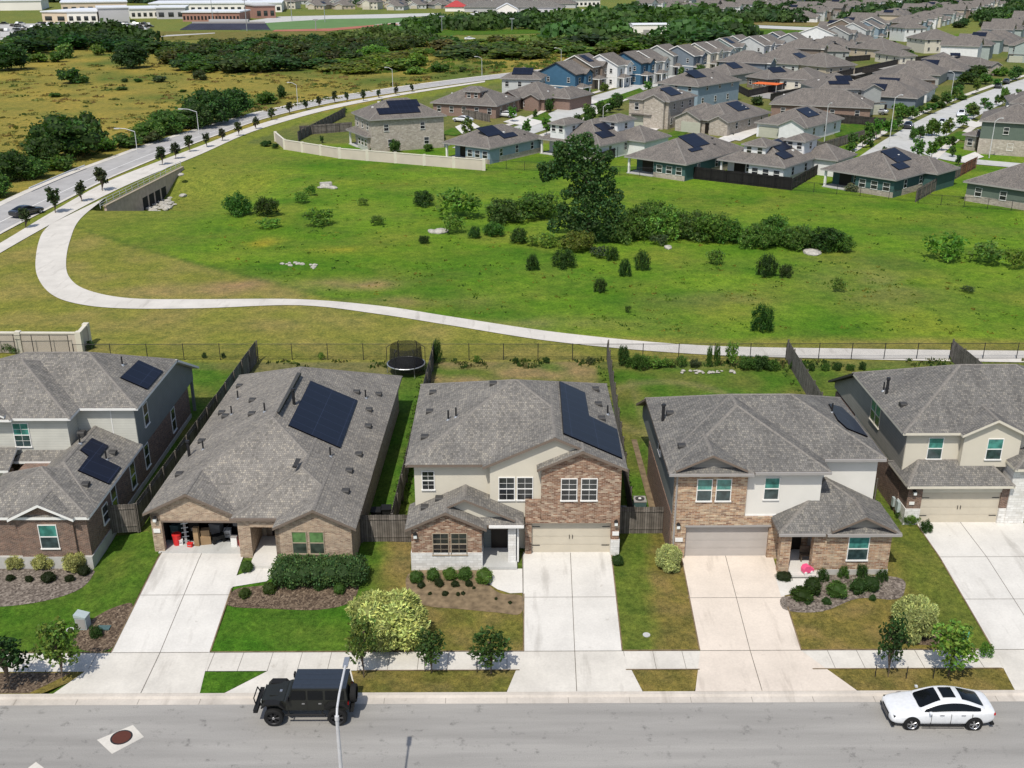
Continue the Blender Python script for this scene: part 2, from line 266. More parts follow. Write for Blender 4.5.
def mesh_of(s,name,smooth=False):
    me=bpy.data.meshes.new(name); me.from_pydata(s.v,[],s.f)
    keys=[]; 
    for k in s.m:
        if k not in keys: keys.append(k)
    for k in keys: me.materials.append(MATS[k])
    idx={k:i for i,k in enumerate(keys)}
    me.polygons.foreach_set('material_index',[idx[k] for k in s.m])
    if smooth: me.polygons.foreach_set('use_smooth',[True]*len(me.polygons))
    uvl=me.uv_layers.new(name='UVMap'); dat=[0.]*(2*len(me.loops)); vs=me.vertices
    for p in me.polygons:
        n=p.normal
        if abs(n.z)>.985: ux,uy,uz,wx,wy,wz=1,0,0,0,1,0
        else:
            l=sqrt(n.x*n.x+n.y*n.y) or 1; ux,uy,uz=-n.y/l,n.x/l,0
            wx,wy,wz=n.y*uz-n.z*uy, n.z*ux-n.x*uz, n.x*uy-n.y*ux
        for li in p.loop_indices:
            c=vs[me.loops[li].vertex_index].co
            dat[2*li]=c.x*ux+c.y*uy; dat[2*li+1]=c.x*wx+c.y*wy+c.z*wz
    uvl.data.foreach_set('uv',dat); me.update(); return me
def link(name,me,parent=None,loc=(0,0,0),rz=0,color=None):
    o=bpy.data.objects.new(name,me); COL.objects.link(o); o.location=loc; o.rotation_euler=(0,0,rz)
    if parent is not None: o.parent=parent
    if color is not None: o.color=(*color,1)
    return o
def tag(o,label=None,cat=None,group=None,kind=None):
    if label: o['label']=label
    if cat: o['category']=cat
    if group: o['group']=group
    if kind: o['kind']=kind
    return o
def root(name,label,cat,loc=(0,0,0),rz=0,group=None):
    o=bpy.data.objects.new(name,None); COL.objects.link(o); o.empty_display_size=.3; o.location=loc; o.rotation_euler=(0,0,rz)
    return tag(o,label,cat,group)
def copytree(o,parent=None,lvl=0):
    c=o.copy(); COL.objects.link(c); c.parent=parent
    for ch in o.children: copytree(ch,c,lvl+1)
    return c
def smoothstep(a,b,x):
    t=max(0,min(1,(x-a)/(b-a))); return t*t*(3-2*t)
# ---------------------------------------------------------------- terrain height
KN=[41.6,41.62,42.3,44.0,45.5,49.5,53.5]
ZK=[0,.10,.13,.15,.17,.53,.88]
CW0=G(106,207,.9); CW1=G(181,169,.9)      # ends of the culvert head wall
cwd=(CW1-CW0).normalized(); cwn=Vector((cwd.y,-cwd.x,0)); CWL=(CW1-CW0).length
def zg(x,y):
    if y<=KN[0]: z=0
    elif y>=KN[-1]: z=.88
    else:
        for i in range(len(KN)-1):
            if y<=KN[i+1]: z=ZK[i]+(ZK[i+1]-ZK[i])*(y-KN[i])/(KN[i+1]-KN[i]); break
    if x<-21.5 and y>45.5 and y<64:
        f=smoothstep(-21.5,-24,x)*(1-smoothstep(55,63,y)); z=z*(1-f)+min(z,.17+(y-45.5)*.022)*f
    if 120<y<215 and x<-20:
        p=Vector((x,y,0))-Vector((CW0.x,CW0.y,0)); a=p.dot(cwd)/CWL; n=p.dot(cwn)
        if n>-2.6:
            prof=smoothstep(-.06,.12,a)*(1-smoothstep(.62,1.02,a)); z-=3.1*prof*(1-smoothstep(6,26,n))*smoothstep(-2.6,-1.2,n)
    return z
# ---------------------------------------------------------------- roofs
def shell(mb,polys,t,top,soffit,fascia,caps='ridge'):
    """roof skin of given thickness: top faces, underside, fascia round the free edges, caps on ridges and hips"""
    ek={}; key=lambda p:(round(p[0],3),round(p[1],3),round(p[2],3))
    for p in polys:
        mb.poly(p,top); mb.poly([(a,b,c-t) for a,b,c in reversed(p)],soffit)
        for a,b in zip(p,p[1:]+p[:1]):
            k=(key(a),key(b)); r=(k[1],k[0])
            if r in ek: ek[r]=2
            else: ek[k]=(a,b) if k not in ek else 2
    for k,v in ek.items():
        if v==2:
            if caps and abs(k[0][2]-k[1][2])+abs(k[0][0]-k[1][0])+abs(k[0][1]-k[1][1])>.1:
                a=Vector(k[0]);b=Vector(k[1]); d=(b-a).normalized(); w=Vector((d.y,-d.x,0))
                if w.length<.01: continue
                w=w.normalized()*.11; up=Vector((0,0,.02)); dn=Vector((0,0,-.03))
                mb.poly([a-w+dn,b-w+dn,b+up,a+up],caps); mb.poly([a+up,b+up,b+w+dn,a+w+dn],caps)
        else:
            a,b=v; mb.poly([(a[0],a[1],a[2]-t),(b[0],b[1],b[2]-t),b,a][::-1] if False else [(a[0],a[1],a[2]-t),(b[0],b[1],b[2]-t),b,a],fascia)
def roof(mb,x0,x1,y0,y1,ze,p,axis='y',e=('g','g'),run=(None,None),cm=None,t=.17,top='shingle_a',fascia='trim_brown',gab='siding_pale',dut=.2,caps='ridge'):
    """gable ('g'), hip ('h') or dutch ('d') roof over a rectangle; eave height ze at the outer edge, p the pitch"""
    if axis=='y': a0,a1,c0,c1=y0,y1,x0,x1; M=lambda a,c,z:(c,a,z)
    else: a0,a1,c0,c1=x0,x1,y0,y1; M=lambda a,c,z:(a,c,z)
    half=(c1-c0)/2; c=(c0+c1)/2 if cm is None else cm; zr=ze+half*p
    ends=[]; polys=[]; extra=[]
    def fix(q):
        n=(Vector(q[1])-Vector(q[0])).cross(Vector(q[2])-Vector(q[1])); return list(reversed(q)) if n.z<0 else list(q)
    sides={0:[],1:[]}
    pts=[]
    for i,(a,s) in enumerate(((a0,1),(a1,-1))):
        r=half if run[i] is None else run[i]
        if e[i]=='g': pts.append(dict(k='g',R=a))
        elif e[i]=='h': pts.append(dict(k='h',R=a+s*r))
        else: pts.append(dict(k='d',R=a+s*dut*half))
    R0,R1=pts[0]['R'],pts[1]['R']
    if R0>R1: R0=R1=(R0+R1)/2
    for ci,cc,sg in ((0,c0,1),(1,c1,-1)):
        q=[M(a0,cc,ze)]
        if pts[1]['k']=='d' : pass
        q.append(M(a1,cc,ze))
        if pts[1]['k']=='d': q.append(M(R1,cc+sg*dut*abs(c-cc),ze+dut*half*p))
        q.append(M(R1,c,zr))
        if abs(R1-R0)>.01: q.append(M(R0,c,zr))
        if pts[0]['k']=='d': q.append(M(R0,cc+sg*dut*abs(c-cc),ze+dut*half*p))
        polys.append(fix(q))
    for i,(a,R,s) in enumerate(((a0,R0,1),(a1,R1,-1))):
        if pts[i]['k']=='h': polys.append(fix([M(a,c0,ze),M(a,c1,ze),M(R,c,zr)]))
        if pts[i]['k']=='d':
            d0=dut*(c-c0); d1=dut*(c1-c); zf=ze+dut*half*p
            polys.append(fix([M(a,c0,ze),M(a,c1,ze),M(R,c1-d1,zf),M(R,c0+d0,zf)]))
            o=.42*s; w=R+.02*s
            for cc,dd in ((c0,d0),(c1,-d1)):      # rake overhang of the small gable
                extra.append(fix([M(R,cc+dd,zf+.012),M(R-o,cc+dd,zf+.012),M(R-o,c,zr+.012),M(R,c,zr+.012)]))
            g=[M(w,c0+d0,zf-.1),M(w,c1-d1,zf-.1),M(w,c,zr-.05)]
            n_=(Vector(g[1])-Vector(g[0])).cross(Vector(g[2])-Vector(g[0])); out=Vector(M(a,c,0))-Vector(M(a+s,c,0)); mb.poly(g if n_.dot(out)>0 else g[::-1],gab)
    shell(mb,polys,t,top,fascia,fascia,caps)
    if extra: shell(mb,extra,.14,top,fascia,fascia,None)
    return zr
def gable_wall(mb,x0,x1,y0,y1,z0,ze,p,xm,mat,drop=.17,ov=.3):
    """wall under a gable roof whose eave (at overhang ov outside the wall) stands at ze; axis y"""
    zl=ze+ov*p-drop-.02; zr=ze+((x1-x0)/2+ov)*p-drop-.02
    mb.prism([(x0,z0),(x1,z0),(x1,zl),(xm,zr),(x0,zl)],y0,y1,mat)
WIN={}
def window(parent,x,y,z,w=.9,h=1.5,rz=0,pane='pane_dark',frame='trim_white',muntin=False,side=False):
    """double-hung window whose sill centre is at (x,y,z); rz turns it (0 faces -y)"""
    k=(w,h,pane,frame,muntin)
    if k not in WIN:
        m=MB(); f=.045; t=.05
        m.box(-w/2-f,-w/2,-t,0,-f,h+f,frame); m.box(w/2,w/2+f,-t,0,-f,h+f,frame)
        m.box(-w/2,w/2,-t,0,h,h+f,frame); m.box(-w/2-f*1.8,w/2+f*1.8,-t-.04,0,-f*1.7,0,frame); m.box(-w/2,w/2,-t+.004,0,h/2-.03,h/2+.03,frame)
        if muntin:
            m.box(-.009,.009,-t+.012,0,0,h,frame); m.box(-w/2,w/2,-t+.014,0,h*.25-.008,h*.25+.008,frame); m.box(-w/2,w/2,-t+.014,0,h*.75-.008,h*.75+.008,frame)
        g=MB(); g.box(-w/2,w/2,-.025,-.004,0,h,pane)
        WIN[k]=(mesh_of(m,'window'),mesh_of(g,'pane'))
    a,b=WIN[k]; o=link('window',a,parent,(x,y,z),rz); link('pane',b,o); return o
def garage_door(parent,x0,x1,y,z0,h=2.13,mat='door_beige',handles=True,panels=True):
    w=x1-x0; m=MB(); n=4
    for i in range(n): m.box(x0,x1,y,y+.05,z0+i*h/n+.008,z0+(i+1)*h/n-.008,mat)
    m.box(x0,x1,y+.02,y+.06,z0,z0+h,'trim_dark' if False else mat)
    if panels:
        for i in range(n):
            for k in range(8):
                a=x0+w*(k+.12)/8; b=x0+w*(k+.88)/8; c=z0+i*h/n+.09; d=z0+(i+1)*h/n-.09
                m.box(a,b,y-.008,y+.01,c,d,mat)
    o=m.build('garage_door',parent)
    if handles:
        hm=MB(); xm=(x0+x1)/2
        for s in (-.09,.09): hm=MB(); hm.box(xm+s-.015,xm+s+.015,y-.05,y-.01,z0+.95,z0+1.2,'metal_dark'); hm.build('door_handle',o)
        for s,xx in ((1,x0+.05),(-1,x1-.05)):
            for zz in (z0+.5,z0+1.75): hg=MB(); hg.box(min(xx,xx+s*.45),max(xx,xx+s*.45),y-.03,y-.01,zz-.02,zz+.02,'metal_dark'); hg.build('hinge',o)
    return o
def solar(parent,org,pix,p,n,mat='solar',lift=.10,rot=0):
    """panels lying on the roof plane (p,n); corners read from the photograph"""
    n=Vector(n).normalized()
    if n.z<0: n=-n
    pts=[RP(a,b,Vector(p)+n*lift,n) for a,b in pix]
    if (pts[1]-pts[0]).cross(pts[2]-pts[1]).dot(n)<0: pts=pts[::-1]
    return panel_mesh(parent,[q-Vector(org) for q in pts],n,mat,rot)
def panel_mesh(parent,pts,n,mat='solar',rot=0):
    m=MB(); R=lambda q:(q.x*cos(-rot)-q.y*sin(-rot),q.x*sin(-rot)+q.y*cos(-rot),q.z)
    a=[R(q) for q in pts]; b=[R(q-n*.09) for q in pts]
    m.poly(a,mat)
    for i in range(len(a)): j=(i+1)%len(a); m.poly([b[i],b[j],a[j],a[i]],'solar_black')
    return m.build('solar_panel',parent)
def roof_bits(parent,org,items,p,n,rot=0):
    """roof vents ('v'), pipes ('p') standing on the plane (p,n)"""
    n=Vector(n).normalized()
    if n.z<0: n=-n
    for k,px,py in items:
        q=RP(px,py,p,n)-Vector(org); q=Vector((q.x*cos(-rot)-q.y*sin(-rot),q.x*sin(-rot)+q.y*cos(-rot),q.z))
        if k=='p':
            m=MB(); m.tube((0,0,-.1),(0,0,.62),.055,.055,8,'metal_dark'); m.tube((0,0,-.05),(0,0,.07),.14,.08,8,'metal_grey'); m.build('vent_pipe',parent,q)
        elif k=='t':
            m=MB(); m.tube((0,0,-.1),(0,0,1.0),.1,.1,8,'metal_dark'); m.tube((0,0,1.0),(0,0,1.12),.15,.13,8,'metal_dark'); m.build('flue_pipe',parent,q)
        else:
            m=MB(); nx,ny=n.x,n.y; a=atan2(nx,-ny)
            m.prism([(-.23,-.12),(.23,-.12),(.23,.10),(.18,.17),(-.18,.17),(-.23,.10)],-.2,.24,'trim_dark')
            m.build('roof_vent',parent,q,a)
def porch_light(parent,x,y,z):
    m=MB(); m.box(-.05,.05,-.06,0,-.12,.16,'metal_dark'); m.box(-.09,.09,-.22,-.05,-.1,.12,'lamp_lens'); m.prism([(-.12,.12),(.12,.12),(.03,.22),(-.03,.22)],-.25,-.02,'metal_dark'); m.build('porch_light',parent,(x,y,z))
def gutter(mb,x0,x1,y,z,mat): mb.box(x0,x1,y-.12,y-.003,z-.15,z-.01,mat)
def downspout(mb,x,y,z0,z1,mat): mb.box(x-.045,x+.045,y-.10,y-.02,z0,z1,mat)

def wallpart(parent,name,org,boxes):
    m=MB(); 
    for b in boxes: m.box(*b)
    return m.build(name,parent,tuple(-c for c in org))
# All near houses are written in world metres; every part hangs under the house's Empty at 'org'
class House:
    def __init__(s,name,label,org,rz=0):
        s.org=Vector(org); s.rz=rz; s.r=root(name,label,'house',org,rz,'houses along the near street'); s.off=tuple(-c for c in org)
    def part(s,name,mb,label=None):
        o=mb.build(name,s.r,s.off); 
        if label: o['label']=label
        return o
    def win(s,x,y,z,*a,**k):
        o=window(s.r,x-s.org.x,y-s.org.y,z-s.org.z,*a,**k); return o
# ================================================================ house 3 (centre)
h=House('suburban_house','two-storey brick and cream house with white stone base, in the middle of the near street',(.5,54.1,.9))
A='shingle_a'
m=MB()
roof(m,-5.82,6.88,54.22,66.6,6.7,.45,'x',('h','h'),top=A,fascia='trim_brown')
roof(m,-1.36,6.895,53.88,62,6.7,.45,'y',top=A,fascia='trim_brown')
roof(m,1.75,6.92,53.55,57,6.7,.45,'y',top=A,fascia='trim_brown')
ro=h.part('roof',m)
m=MB()
roof(m,-5.75,1.0,52.7,55.2,3.6,.475,'y',('d','g'),dut=.15,top=A,fascia='trim_brown',gab='stucco_cream')
roof(m,-5.765,-1.12,52.2,54.9,3.6,.475,'y',top=A,fascia='trim_brown')
h.part('porch_roof',m)
m=MB(); m.box(-5.35,6.45,54.66,66.1,.9,6.62,'stucco_cream')
gable_wall(m,-.95,6.42,54.2,54.9,3.35,6.7,.45,2.77,'stucco_cream',ov=.42)
m.box(-.98,1.83,54.165,54.2,3.3,3.42,'trim_cream')
h.part('stucco_wall',m)
m=MB(); 
gable_wall(m,2.02,6.62,53.85,54.3,3.28,6.7,.45,4.33,'brick_mixed',ov=.3)
m.box(1.1,1.48,53.98,54.64,.9,3.27,'brick_mixed'); m.box(1.1,2.01,53.985,54.18,3.05,4.5,'brick_mixed'); m.box(6.14,6.62,53.85,54.64,1.95,3.27,'brick_mixed'); m.box(1.1,6.62,53.86,54.4,3.05,3.28,'brick_mixed')
m.box(6.452,6.6,54.64,65.9,.9,3.5,'brick_mixed')
gable_wall(m,-5.45,-1.42,52.45,52.8,1.95,3.6,.475,-3.45,'brick_mixed',ov=.3)
m.box(-5.45,-5.2,52.8,54.65,1.95,3.55,'brick_mixed'); m.box(-1.67,-1.42,52.8,54.65,1.95,3.55,'brick_mixed')
h.part('brick_wall',m)
m=MB(); m.box(-5.5,-1.38,52.4,52.82,.7,1.95,'stone_white'); m.box(-5.5,-5.2,52.82,54.65,.7,1.95,'stone_white'); m.box(-1.67,-1.38,52.82,54.65,.7,1.95,'stone_white')
h.part('stone_base',m); m=MB(); m.box(6.14,6.66,53.8,54.64,.7,1.95,'stone_white')
h.part('stone_base',m)
m=MB(); m.box(.1,.55,52.95,53.4,.7,3.45,'stone_white'); h.part('porch_column',m)
m=MB(); m.box(-1.4,.6,53.0,53.2,3.15,3.43,'trim_brown'); h.part('porch_beam',m); m=MB(); gutter(m,-1.0,1.0,52.7,3.6,'trim_white'); h.part('gutter',m); m=MB(); m.box(.62,.72,53.1,53.2,.9,3.4,'trim_white'); h.part('downspout',m)
m=MB(); m.box(-1.36,.7,54.6,54.655,.9,3.4,'siding_grey'); m.box(-.9,.05,54.54,54.6,.95,3.0,'dark_door'); h.part('front_entry',m)  # grey panel behind the door: recess shade put into the wall colour
garage_door(h.r,1.48-.5,6.14-.5,.08,0,mat='door_beige').location=(0,0,0)
for x in (-.12,.62): pass
h.win(.02,54.2,4.45,.86,1.42,muntin=True); h.win(1.08,54.2,4.45,.86,1.42,muntin=True)
h.win(3.62,53.85,4.6,.86,1.35,muntin=True,frame='trim_white'); h.win(4.78,53.85,4.6,.86,1.35,muntin=True,frame='trim_white')
h.win(-4.55,54.66,4.9,.66,1.15,muntin=True)
h.win(-3.77,52.45,1.85,.86,1.35,muntin=True,frame='trim_tan'); h.win(-2.72,52.45,1.85,.86,1.35,muntin=True,frame='trim_tan')
porch_light(h.r,-5.8,-1.66,2.3) if False else None
porch_light(h.r,-5.7+.0,-1.66,2.2); porch_light(h.r,5.9,-.28,2.2)
m=MB(); m.box(5.72,6.1,-.31,-.26,1.35,1.6,'trim_white'); m.build('number_plaque',h.r)
pl=((6.92,54,6.7),(.45,0,1)); k=280/1024.
solar(h.r,h.org,[(380+a*k,350+b*k) for a,b in ((657,113),(750,155),(765,240),(868,290),(887,395),(672,303))],*pl)
roof_bits(h.r,h.org,[('v',380+a*k,350+b*k) for a,b in ((790,145),(800,200),(812,252))]+[('p',380+832*k,350+235*k)],*pl)
pl=((-5.82,54,6.7),(-.45,0,1))
roof_bits(h.r,h.org,[('v',380+a*k,350+b*k) for a,b in ((192,157),(180,227),(162,320),(412,125))]+[('p',380+a*k,350+b*k) for a,b in ((250,255),(278,245))],*pl)
pl=((-5.75,54,3.6),(-.475,0,1))
roof_bits(h.r,h.org,[('v',380+a*k,350+b*k) for a,b in ((215,545),(162,577))],*pl)
# ================================================================ house 2 (single storey, open garage)
R2=radians(-1.25)
h=House('bungalow','single-storey tan brick house with its garage door open and stuff inside',(-14.85,54.1,.9),R2)
A='shingle_b'; ox,oy=h.org.x,h.org.y
def L(x): return x+ox
def Y(y): return y+oy
m=MB(); kw=dict(top=A,fascia='trim_brown')
roof(m,L(-6.4),L(6.3),Y(.45),Y(22),3.6,.5,'y',('h','h'),**kw)
roof(m,L(-6.42),L(-1.1),Y(-.1),Y(8),3.6,.5,'y',**kw)
roof(m,L(-1.1),L(6.315),Y(-.5),Y(8),3.6,.5,'y',('h','g'),run=(2.9,None),**kw)
roof(m,L(1.55),L(6.33),Y(-1.65),Y(5),3.6,.5,'y',**kw)
h.part('roof',m)
B='brick_tan'
m=MB(); m.box(L(-6.1),L(-5.5),Y(.2),Y(.5),.7,3.5,B); m.box(L(-.83),L(-.1),Y(-.35),Y(.5),.7,3.38,B)
gable_wall(m,L(-6.1),L(-1.35),Y(.2),Y(.44),2.95,3.6,.5,L(-3.76),B,ov=.3); m.box(L(-1.36),L(-.83),Y(.21),Y(.44),2.95,3.5,B)
m.box(L(-6.1),L(-5.85),Y(.5),Y(21.6),.7,3.55,B); m.box(L(5.75),L(6.0),Y(-1.0),Y(21.6),.7,3.55,B); m.box(L(-5.85),L(5.75),Y(21.3),Y(21.6),.7,3.55,B)
m.box(L(-.1),L(1.6),Y(2.2),Y(2.4),.7,3.5,B); m.box(L(-.3),L(-.1),Y(.5),Y(2.2),.7,3.5,B); m.box(L(1.6),L(1.85),Y(-1.35),Y(2.2),.7,3.45,B)
gable_wall(m,L(1.6),L(6.0),Y(-1.35),Y(-1.05),.7,3.6,.5,L(3.92),B,ov=.3)
h.part('brick_wall',m)
m=MB(); m.box(L(-.1),L(1.58),Y(-.42),Y(-.25),2.95,3.42,'brick_tan'); h.part('porch_beam',m); m=MB(); gutter(m,L(-1.2),L(1.7),Y(-.5),3.6,'trim_brown'); h.part('gutter',m); m=MB(); m.box(L(-.09),L(.2),Y(2.0),Y(2.16),.9,3.2,'trim_tan'); h.part('wall_panel',m)
m=MB(); m.box(L(.5),L(1.4),Y(2.1),Y(2.2),.95,3.05,'dark_door'); h.part('front_entry',m)
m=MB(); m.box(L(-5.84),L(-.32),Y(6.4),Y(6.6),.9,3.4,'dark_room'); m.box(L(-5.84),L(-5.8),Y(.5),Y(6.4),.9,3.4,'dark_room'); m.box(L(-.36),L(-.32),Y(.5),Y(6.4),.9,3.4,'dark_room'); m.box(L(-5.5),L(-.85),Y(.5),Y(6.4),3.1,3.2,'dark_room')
m.box(L(-5.84),L(-.32),Y(1.5),Y(6.4),.80,.925,'dark_room'); m.box(L(-5.84),L(-.32),Y(.0),Y(1.5),.80,.925,'concrete_grey'); h.part('garage_interior',m)  # walls and deep floor near-black: the garage's shade put into the colour
m=MB(); m.box(L(-5.5),L(-.85),Y(.15),Y(.42),2.9,3.0,'trim_brown'); h.part('garage_lintel',m)
for x in (2.98,3.98): h.win(L(x),Y(-1.35),1.8,.78,1.4,pane='pane_green',frame='trim_tan',muntin=False)
porch_light(h.r,-5.8,.2,2.2)
m=MB(); m.box(-6.0,-5.6,.14,.19,1.3,1.55,'trim_white'); m.build('number_plaque',h.r)
# planes are taken in world, slightly turned with the house
def rotp(x,y,z):
    return Vector((ox+x*cos(R2)-y*sin(R2),oy+x*sin(R2)+y*cos(R2),z))
nr=Vector((.5*cos(R2),.5*sin(R2),1)); nl=Vector((-.5*cos(R2),-.5*sin(R2),1)); o=lambda a,b:(130+a*k,340+b*k)
solar(h.r,h.org,[o(660,148),o(832,220),o(770,393),o(580,310)],rotp(6.3,0,3.6),nr,rot=R2)
roof_bits(h.r,h.org,[('v',*o(a,b)) for a,b in ((830,192),(910,200),(875,257),(872,317),(838,420),(803,480),(790,555))]+[('t',*o(600,235)),('p',*o(733,425)),('p',*o(862,212))],rotp(6.3,0,3.6),nr,rot=R2)
roof_bits(h.r,h.org,[('v',*o(a,b)) for a,b in ((400,170),(447,222),(445,272),(335,268),(348,280),(262,372),(180,493))]+[('t',*o(217,425)),('p',*o(372,272)),('p',*o(493,262)),('p',*o(268,400)),('p',*o(395,215))],rotp(-6.4,0,3.6),nl,rot=R2)
def rvent(parent,org,pix,p,n,rot=0):
    o_=solar(parent,org,pix,p,n,'trim_dark',.05,rot); o_.name='ridge_vent'
rvent(h.r,h.org,[o(612,118),o(624,120),o(545,264),o(536,262)],rotp(-6.4,0,3.6),nl,R2); rvent(h.r,h.org,[o(608,432),o(626,434),o(610,464),o(594,462)],rotp(6.3,0,3.6),nr,R2)
# things in the open garage
def rot2(x,y,z=.925): v=rotp(x,y,z); return (v.x,v.y,v.z)
def gthing(name,label,cat,x,y,mb,rz=0): 
    o=mb.build(name,None,rot2(x,y),R2+rz); return tag(o,label,cat)
m=MB(); m.box(-.3,.3,-.25,.25,0,.55,'cardboard'); m.box(-.25,.25,-.2,.2,.551,.95,'cardboard'); gthing('cardboard_box','brown cardboard box stacked just inside the open garage','box',-3.3,1.2,m,.2)
m=MB(); m.box(-.15,.15,-.12,.12,.0,1.25,'cardboard'); gthing('cardboard_carton','tall narrow brown carton standing in the open garage','box',-3.75,.9,m,-.1)
m=MB(); m.tube((0,0,0),(0,0,.65),.22,.26,10,'plastic_red'); m.tube((0,0,.65),(0,0,.72),.28,.28,10,'plastic_red'); gthing('storage_bin','red round bin at the left side of the open garage','bin',-5.0,1.0,m)
m=MB(); m.box(-.16,.16,-.12,.12,0,.45,'plastic_red'); m.tube((0,0,.45),(0,0,.55),.05,.05,6,'black_plastic'); gthing('fuel_can','red fuel can near the right post of the open garage','can',-1.05,.9,m)
m=MB(); m.box(-.18,.18,-.15,.15,0,.6,'trim_white'); m.box(-.19,.19,-.16,.16,.6,.66,'trim_grey'); gthing('cooler_box','white cooler beside the red fuel can in the open garage','cooler',-1.5,.9,m)
m=MB(); m.box(-.07,.07,-.02,.02,0,2.0,'trim_grey'); m.box(-.07,.07,.03,.05,.1,1.9,'metal_grey')
for i in range(7): m.box(-.2,.2,-.03,.03,.15+i*.27,.19+i*.27,'metal_grey')
o_=gthing('step_ladder','grey ladder leaning in the open garage','ladder',-4.5,1.1,m,.3); o_.rotation_euler[0]=radians(-14)
m=MB(); m.box(-.5,.5,-.2,.2,.0,.08,'trim_grey'); 
for i in range(3): m.box(-.9,.9,-.25,.25,.5+.6*i,.54+.6*i,'trim_grey')
for sx in (-.88,.88):
    for sy in (-.23,.23): m.box(sx-.02,sx+.02,sy-.02,sy+.02,0,1.9,'trim_grey')
random.seed(5)
for i in range(3):
    for j in range(5):
        hh=random.uniform(.2,.42); x=-.75+j*.37; m.box(x-.14,x+.14,-.18,.18,.541+.6*i,.541+.6*i+hh,random.choice(['cardboard','plastic_teal','trim_grey','black_plastic','trim_white']))
gthing('storage_shelf','metal shelf loaded with boxes against the back of the open garage','shelf',-3.6,5.6,m)
m=MB(); m.box(-.35,.35,-.2,.2,.25,.5,'black_plastic'); m.tube((-.3,-.2,.12),(-.3,.2,.12),.12,.12,10,'tyre'); m.tube((.3,-.2,.12),(.3,.2,.12),.12,.12,10,'tyre'); m.path([(.3,0,.5),(.75,0,1.0)],.02,6,'metal_dark'); gthing('lawn_mower','black lawn mower parked in the open garage','mower',-2.6,1.3,m,.6)
random.seed(8)
for i,(x,y,w_,d_,hh,c_,l_) in enumerate([(-5.3,1.9,.5,.5,.9,'plastic_teal','dark teal tub at the left wall of the open garage'),(-4.3,2.2,.6,.5,1.1,'black_plastic','tall black crate behind the ladder in the open garage'),(-3.0,2.4,.7,.5,.7,'trim_grey','grey storage tote behind the brown boxes in the open garage'),(-2.2,2.0,.4,.4,.5,'trim_white','white bucket-like box in the middle of the open garage'),(-1.7,2.6,.8,.4,1.3,'black_plastic','black cabinet at the right of the open garage'),(-1.2,1.6,.3,.3,.8,'cardboard','thin carton beside the right post of the open garage'),(-4.8,1.0,.25,.25,.35,'trim_white','small white box beside the red bin in the open garage'),(-4.15,.75,.3,.2,.25,'plastic_red','little red toolbox on the open garage floor')]):
    m=MB(); m.box(-w_/2,w_/2,-d_/2,d_/2,0,hh*.9,c_); m.box(-w_/2-.02,w_/2+.02,-d_/2-.02,d_/2+.02,hh*.9,hh,c_); m.box(-w_*.3,w_*.3,-d_/2-.01,-d_/2,hh*.35,hh*.55,'trim_grey'); gthing('storage_box',l_,'box',x,y,m,random.uniform(-.3,.3))
# ================================================================ house 4 (white and brick, two storeys)
h=House('suburban_house','two-storey white and orange brick house with grey garage door and pink toy on its porch',(16,53.6,.9))
A='shingle_c'; kw=dict(top=A,fascia='trim_brown')
m=MB()
roof(m,9.22,22.14,54.85,64.1,6.7,.47,'x',('h','h'),**kw)
roof(m,9.21,18.44,53.2,59.4,6.7,.47,'y',('h','g'),**kw)
roof(m,9.2,14.03,53.02,56,6.7,.47,'y',('d','g'),dut=.16,gab='siding_taupe',**kw)
shell(m,[[(9.22,64.0,6.72),(22.1,64.0,6.72),(22.1,68.5,4.4),(9.22,68.5,4.4)][::-1] if False else [(9.22,63.9,6.75),(22.1,63.9,6.75),(22.1,68.5,4.4),(9.22,68.5,4.4)]],.17,A,'trim_brown','trim_brown',None)
h.part('roof',m)
m=MB(); roof(m,15.37,22.29,51.65,55.3,3.6,.5,'y',('h','g'),run=(3.3,None),**kw); roof(m,18.0,22.31,51.6,54,3.6,.5,'y',('d','g'),dut=.16,gab='siding_taupe',**kw); h.part('porch_roof',m)
m=MB(); m.box(9.68,21.8,55.25,64,.9,6.6,'stucco_white'); m.box(13.8,18.1,53.62,55.3,3.65,6.6,'stucco_white'); m.box(13.78,18.12,53.585,53.62,3.62,3.75,'trim_white')
h.part('stucco_wall',m)
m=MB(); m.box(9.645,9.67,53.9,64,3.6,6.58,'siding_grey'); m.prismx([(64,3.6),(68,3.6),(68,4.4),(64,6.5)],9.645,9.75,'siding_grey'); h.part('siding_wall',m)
B='brick_orange'
m=MB(); m.box(9.66,13.8,53.45,55.25,3.1,6.55,B); m.box(13.8,16.25,53.5,55.25,3.1,3.64,B); m.box(9.66,10.46,53.45,55.25,.7,3.1,B); m.box(15.33,16.25,53.5,55.25,.7,3.1,B)
m.box(9.6,9.66,53.9,64,.7,3.6,'brick_dark'); m.box(21.8,21.95,55.3,64,.7,3.6,B)
m.box(18.1,21.9,51.88,54.6,.95,3.5,B); m.box(17.5,18.12,51.9,52.4,.95,3.42,B); h.part('brick_wall',m)
m=MB(); m.box(15.62,16.2,51.85,52.4,.7,3.42,B); h.part('porch_column',m)
m=MB(); m.box(18.07,21.93,51.85,52,.6,1.1,'plinth'); m.box(15.5,22,51.95,52.1,3.2,3.42,'trim_brown'); gutter(m,15.37,18.0,51.65,3.6,'trim_grey'); gutter(m,18.1,22.3,51.6,3.6,'trim_grey'); gutter(m,9.2,14.0,53.02,6.7,'trim_grey'); gutter(m,14.1,18.44,53.2,6.7,'trim_grey'); gutter(m,18.5,22.1,54.85,6.7,'trim_grey'); downspout(m,9.75,53.45,.9,6.5,'trim_grey'); h.part('trim',m)
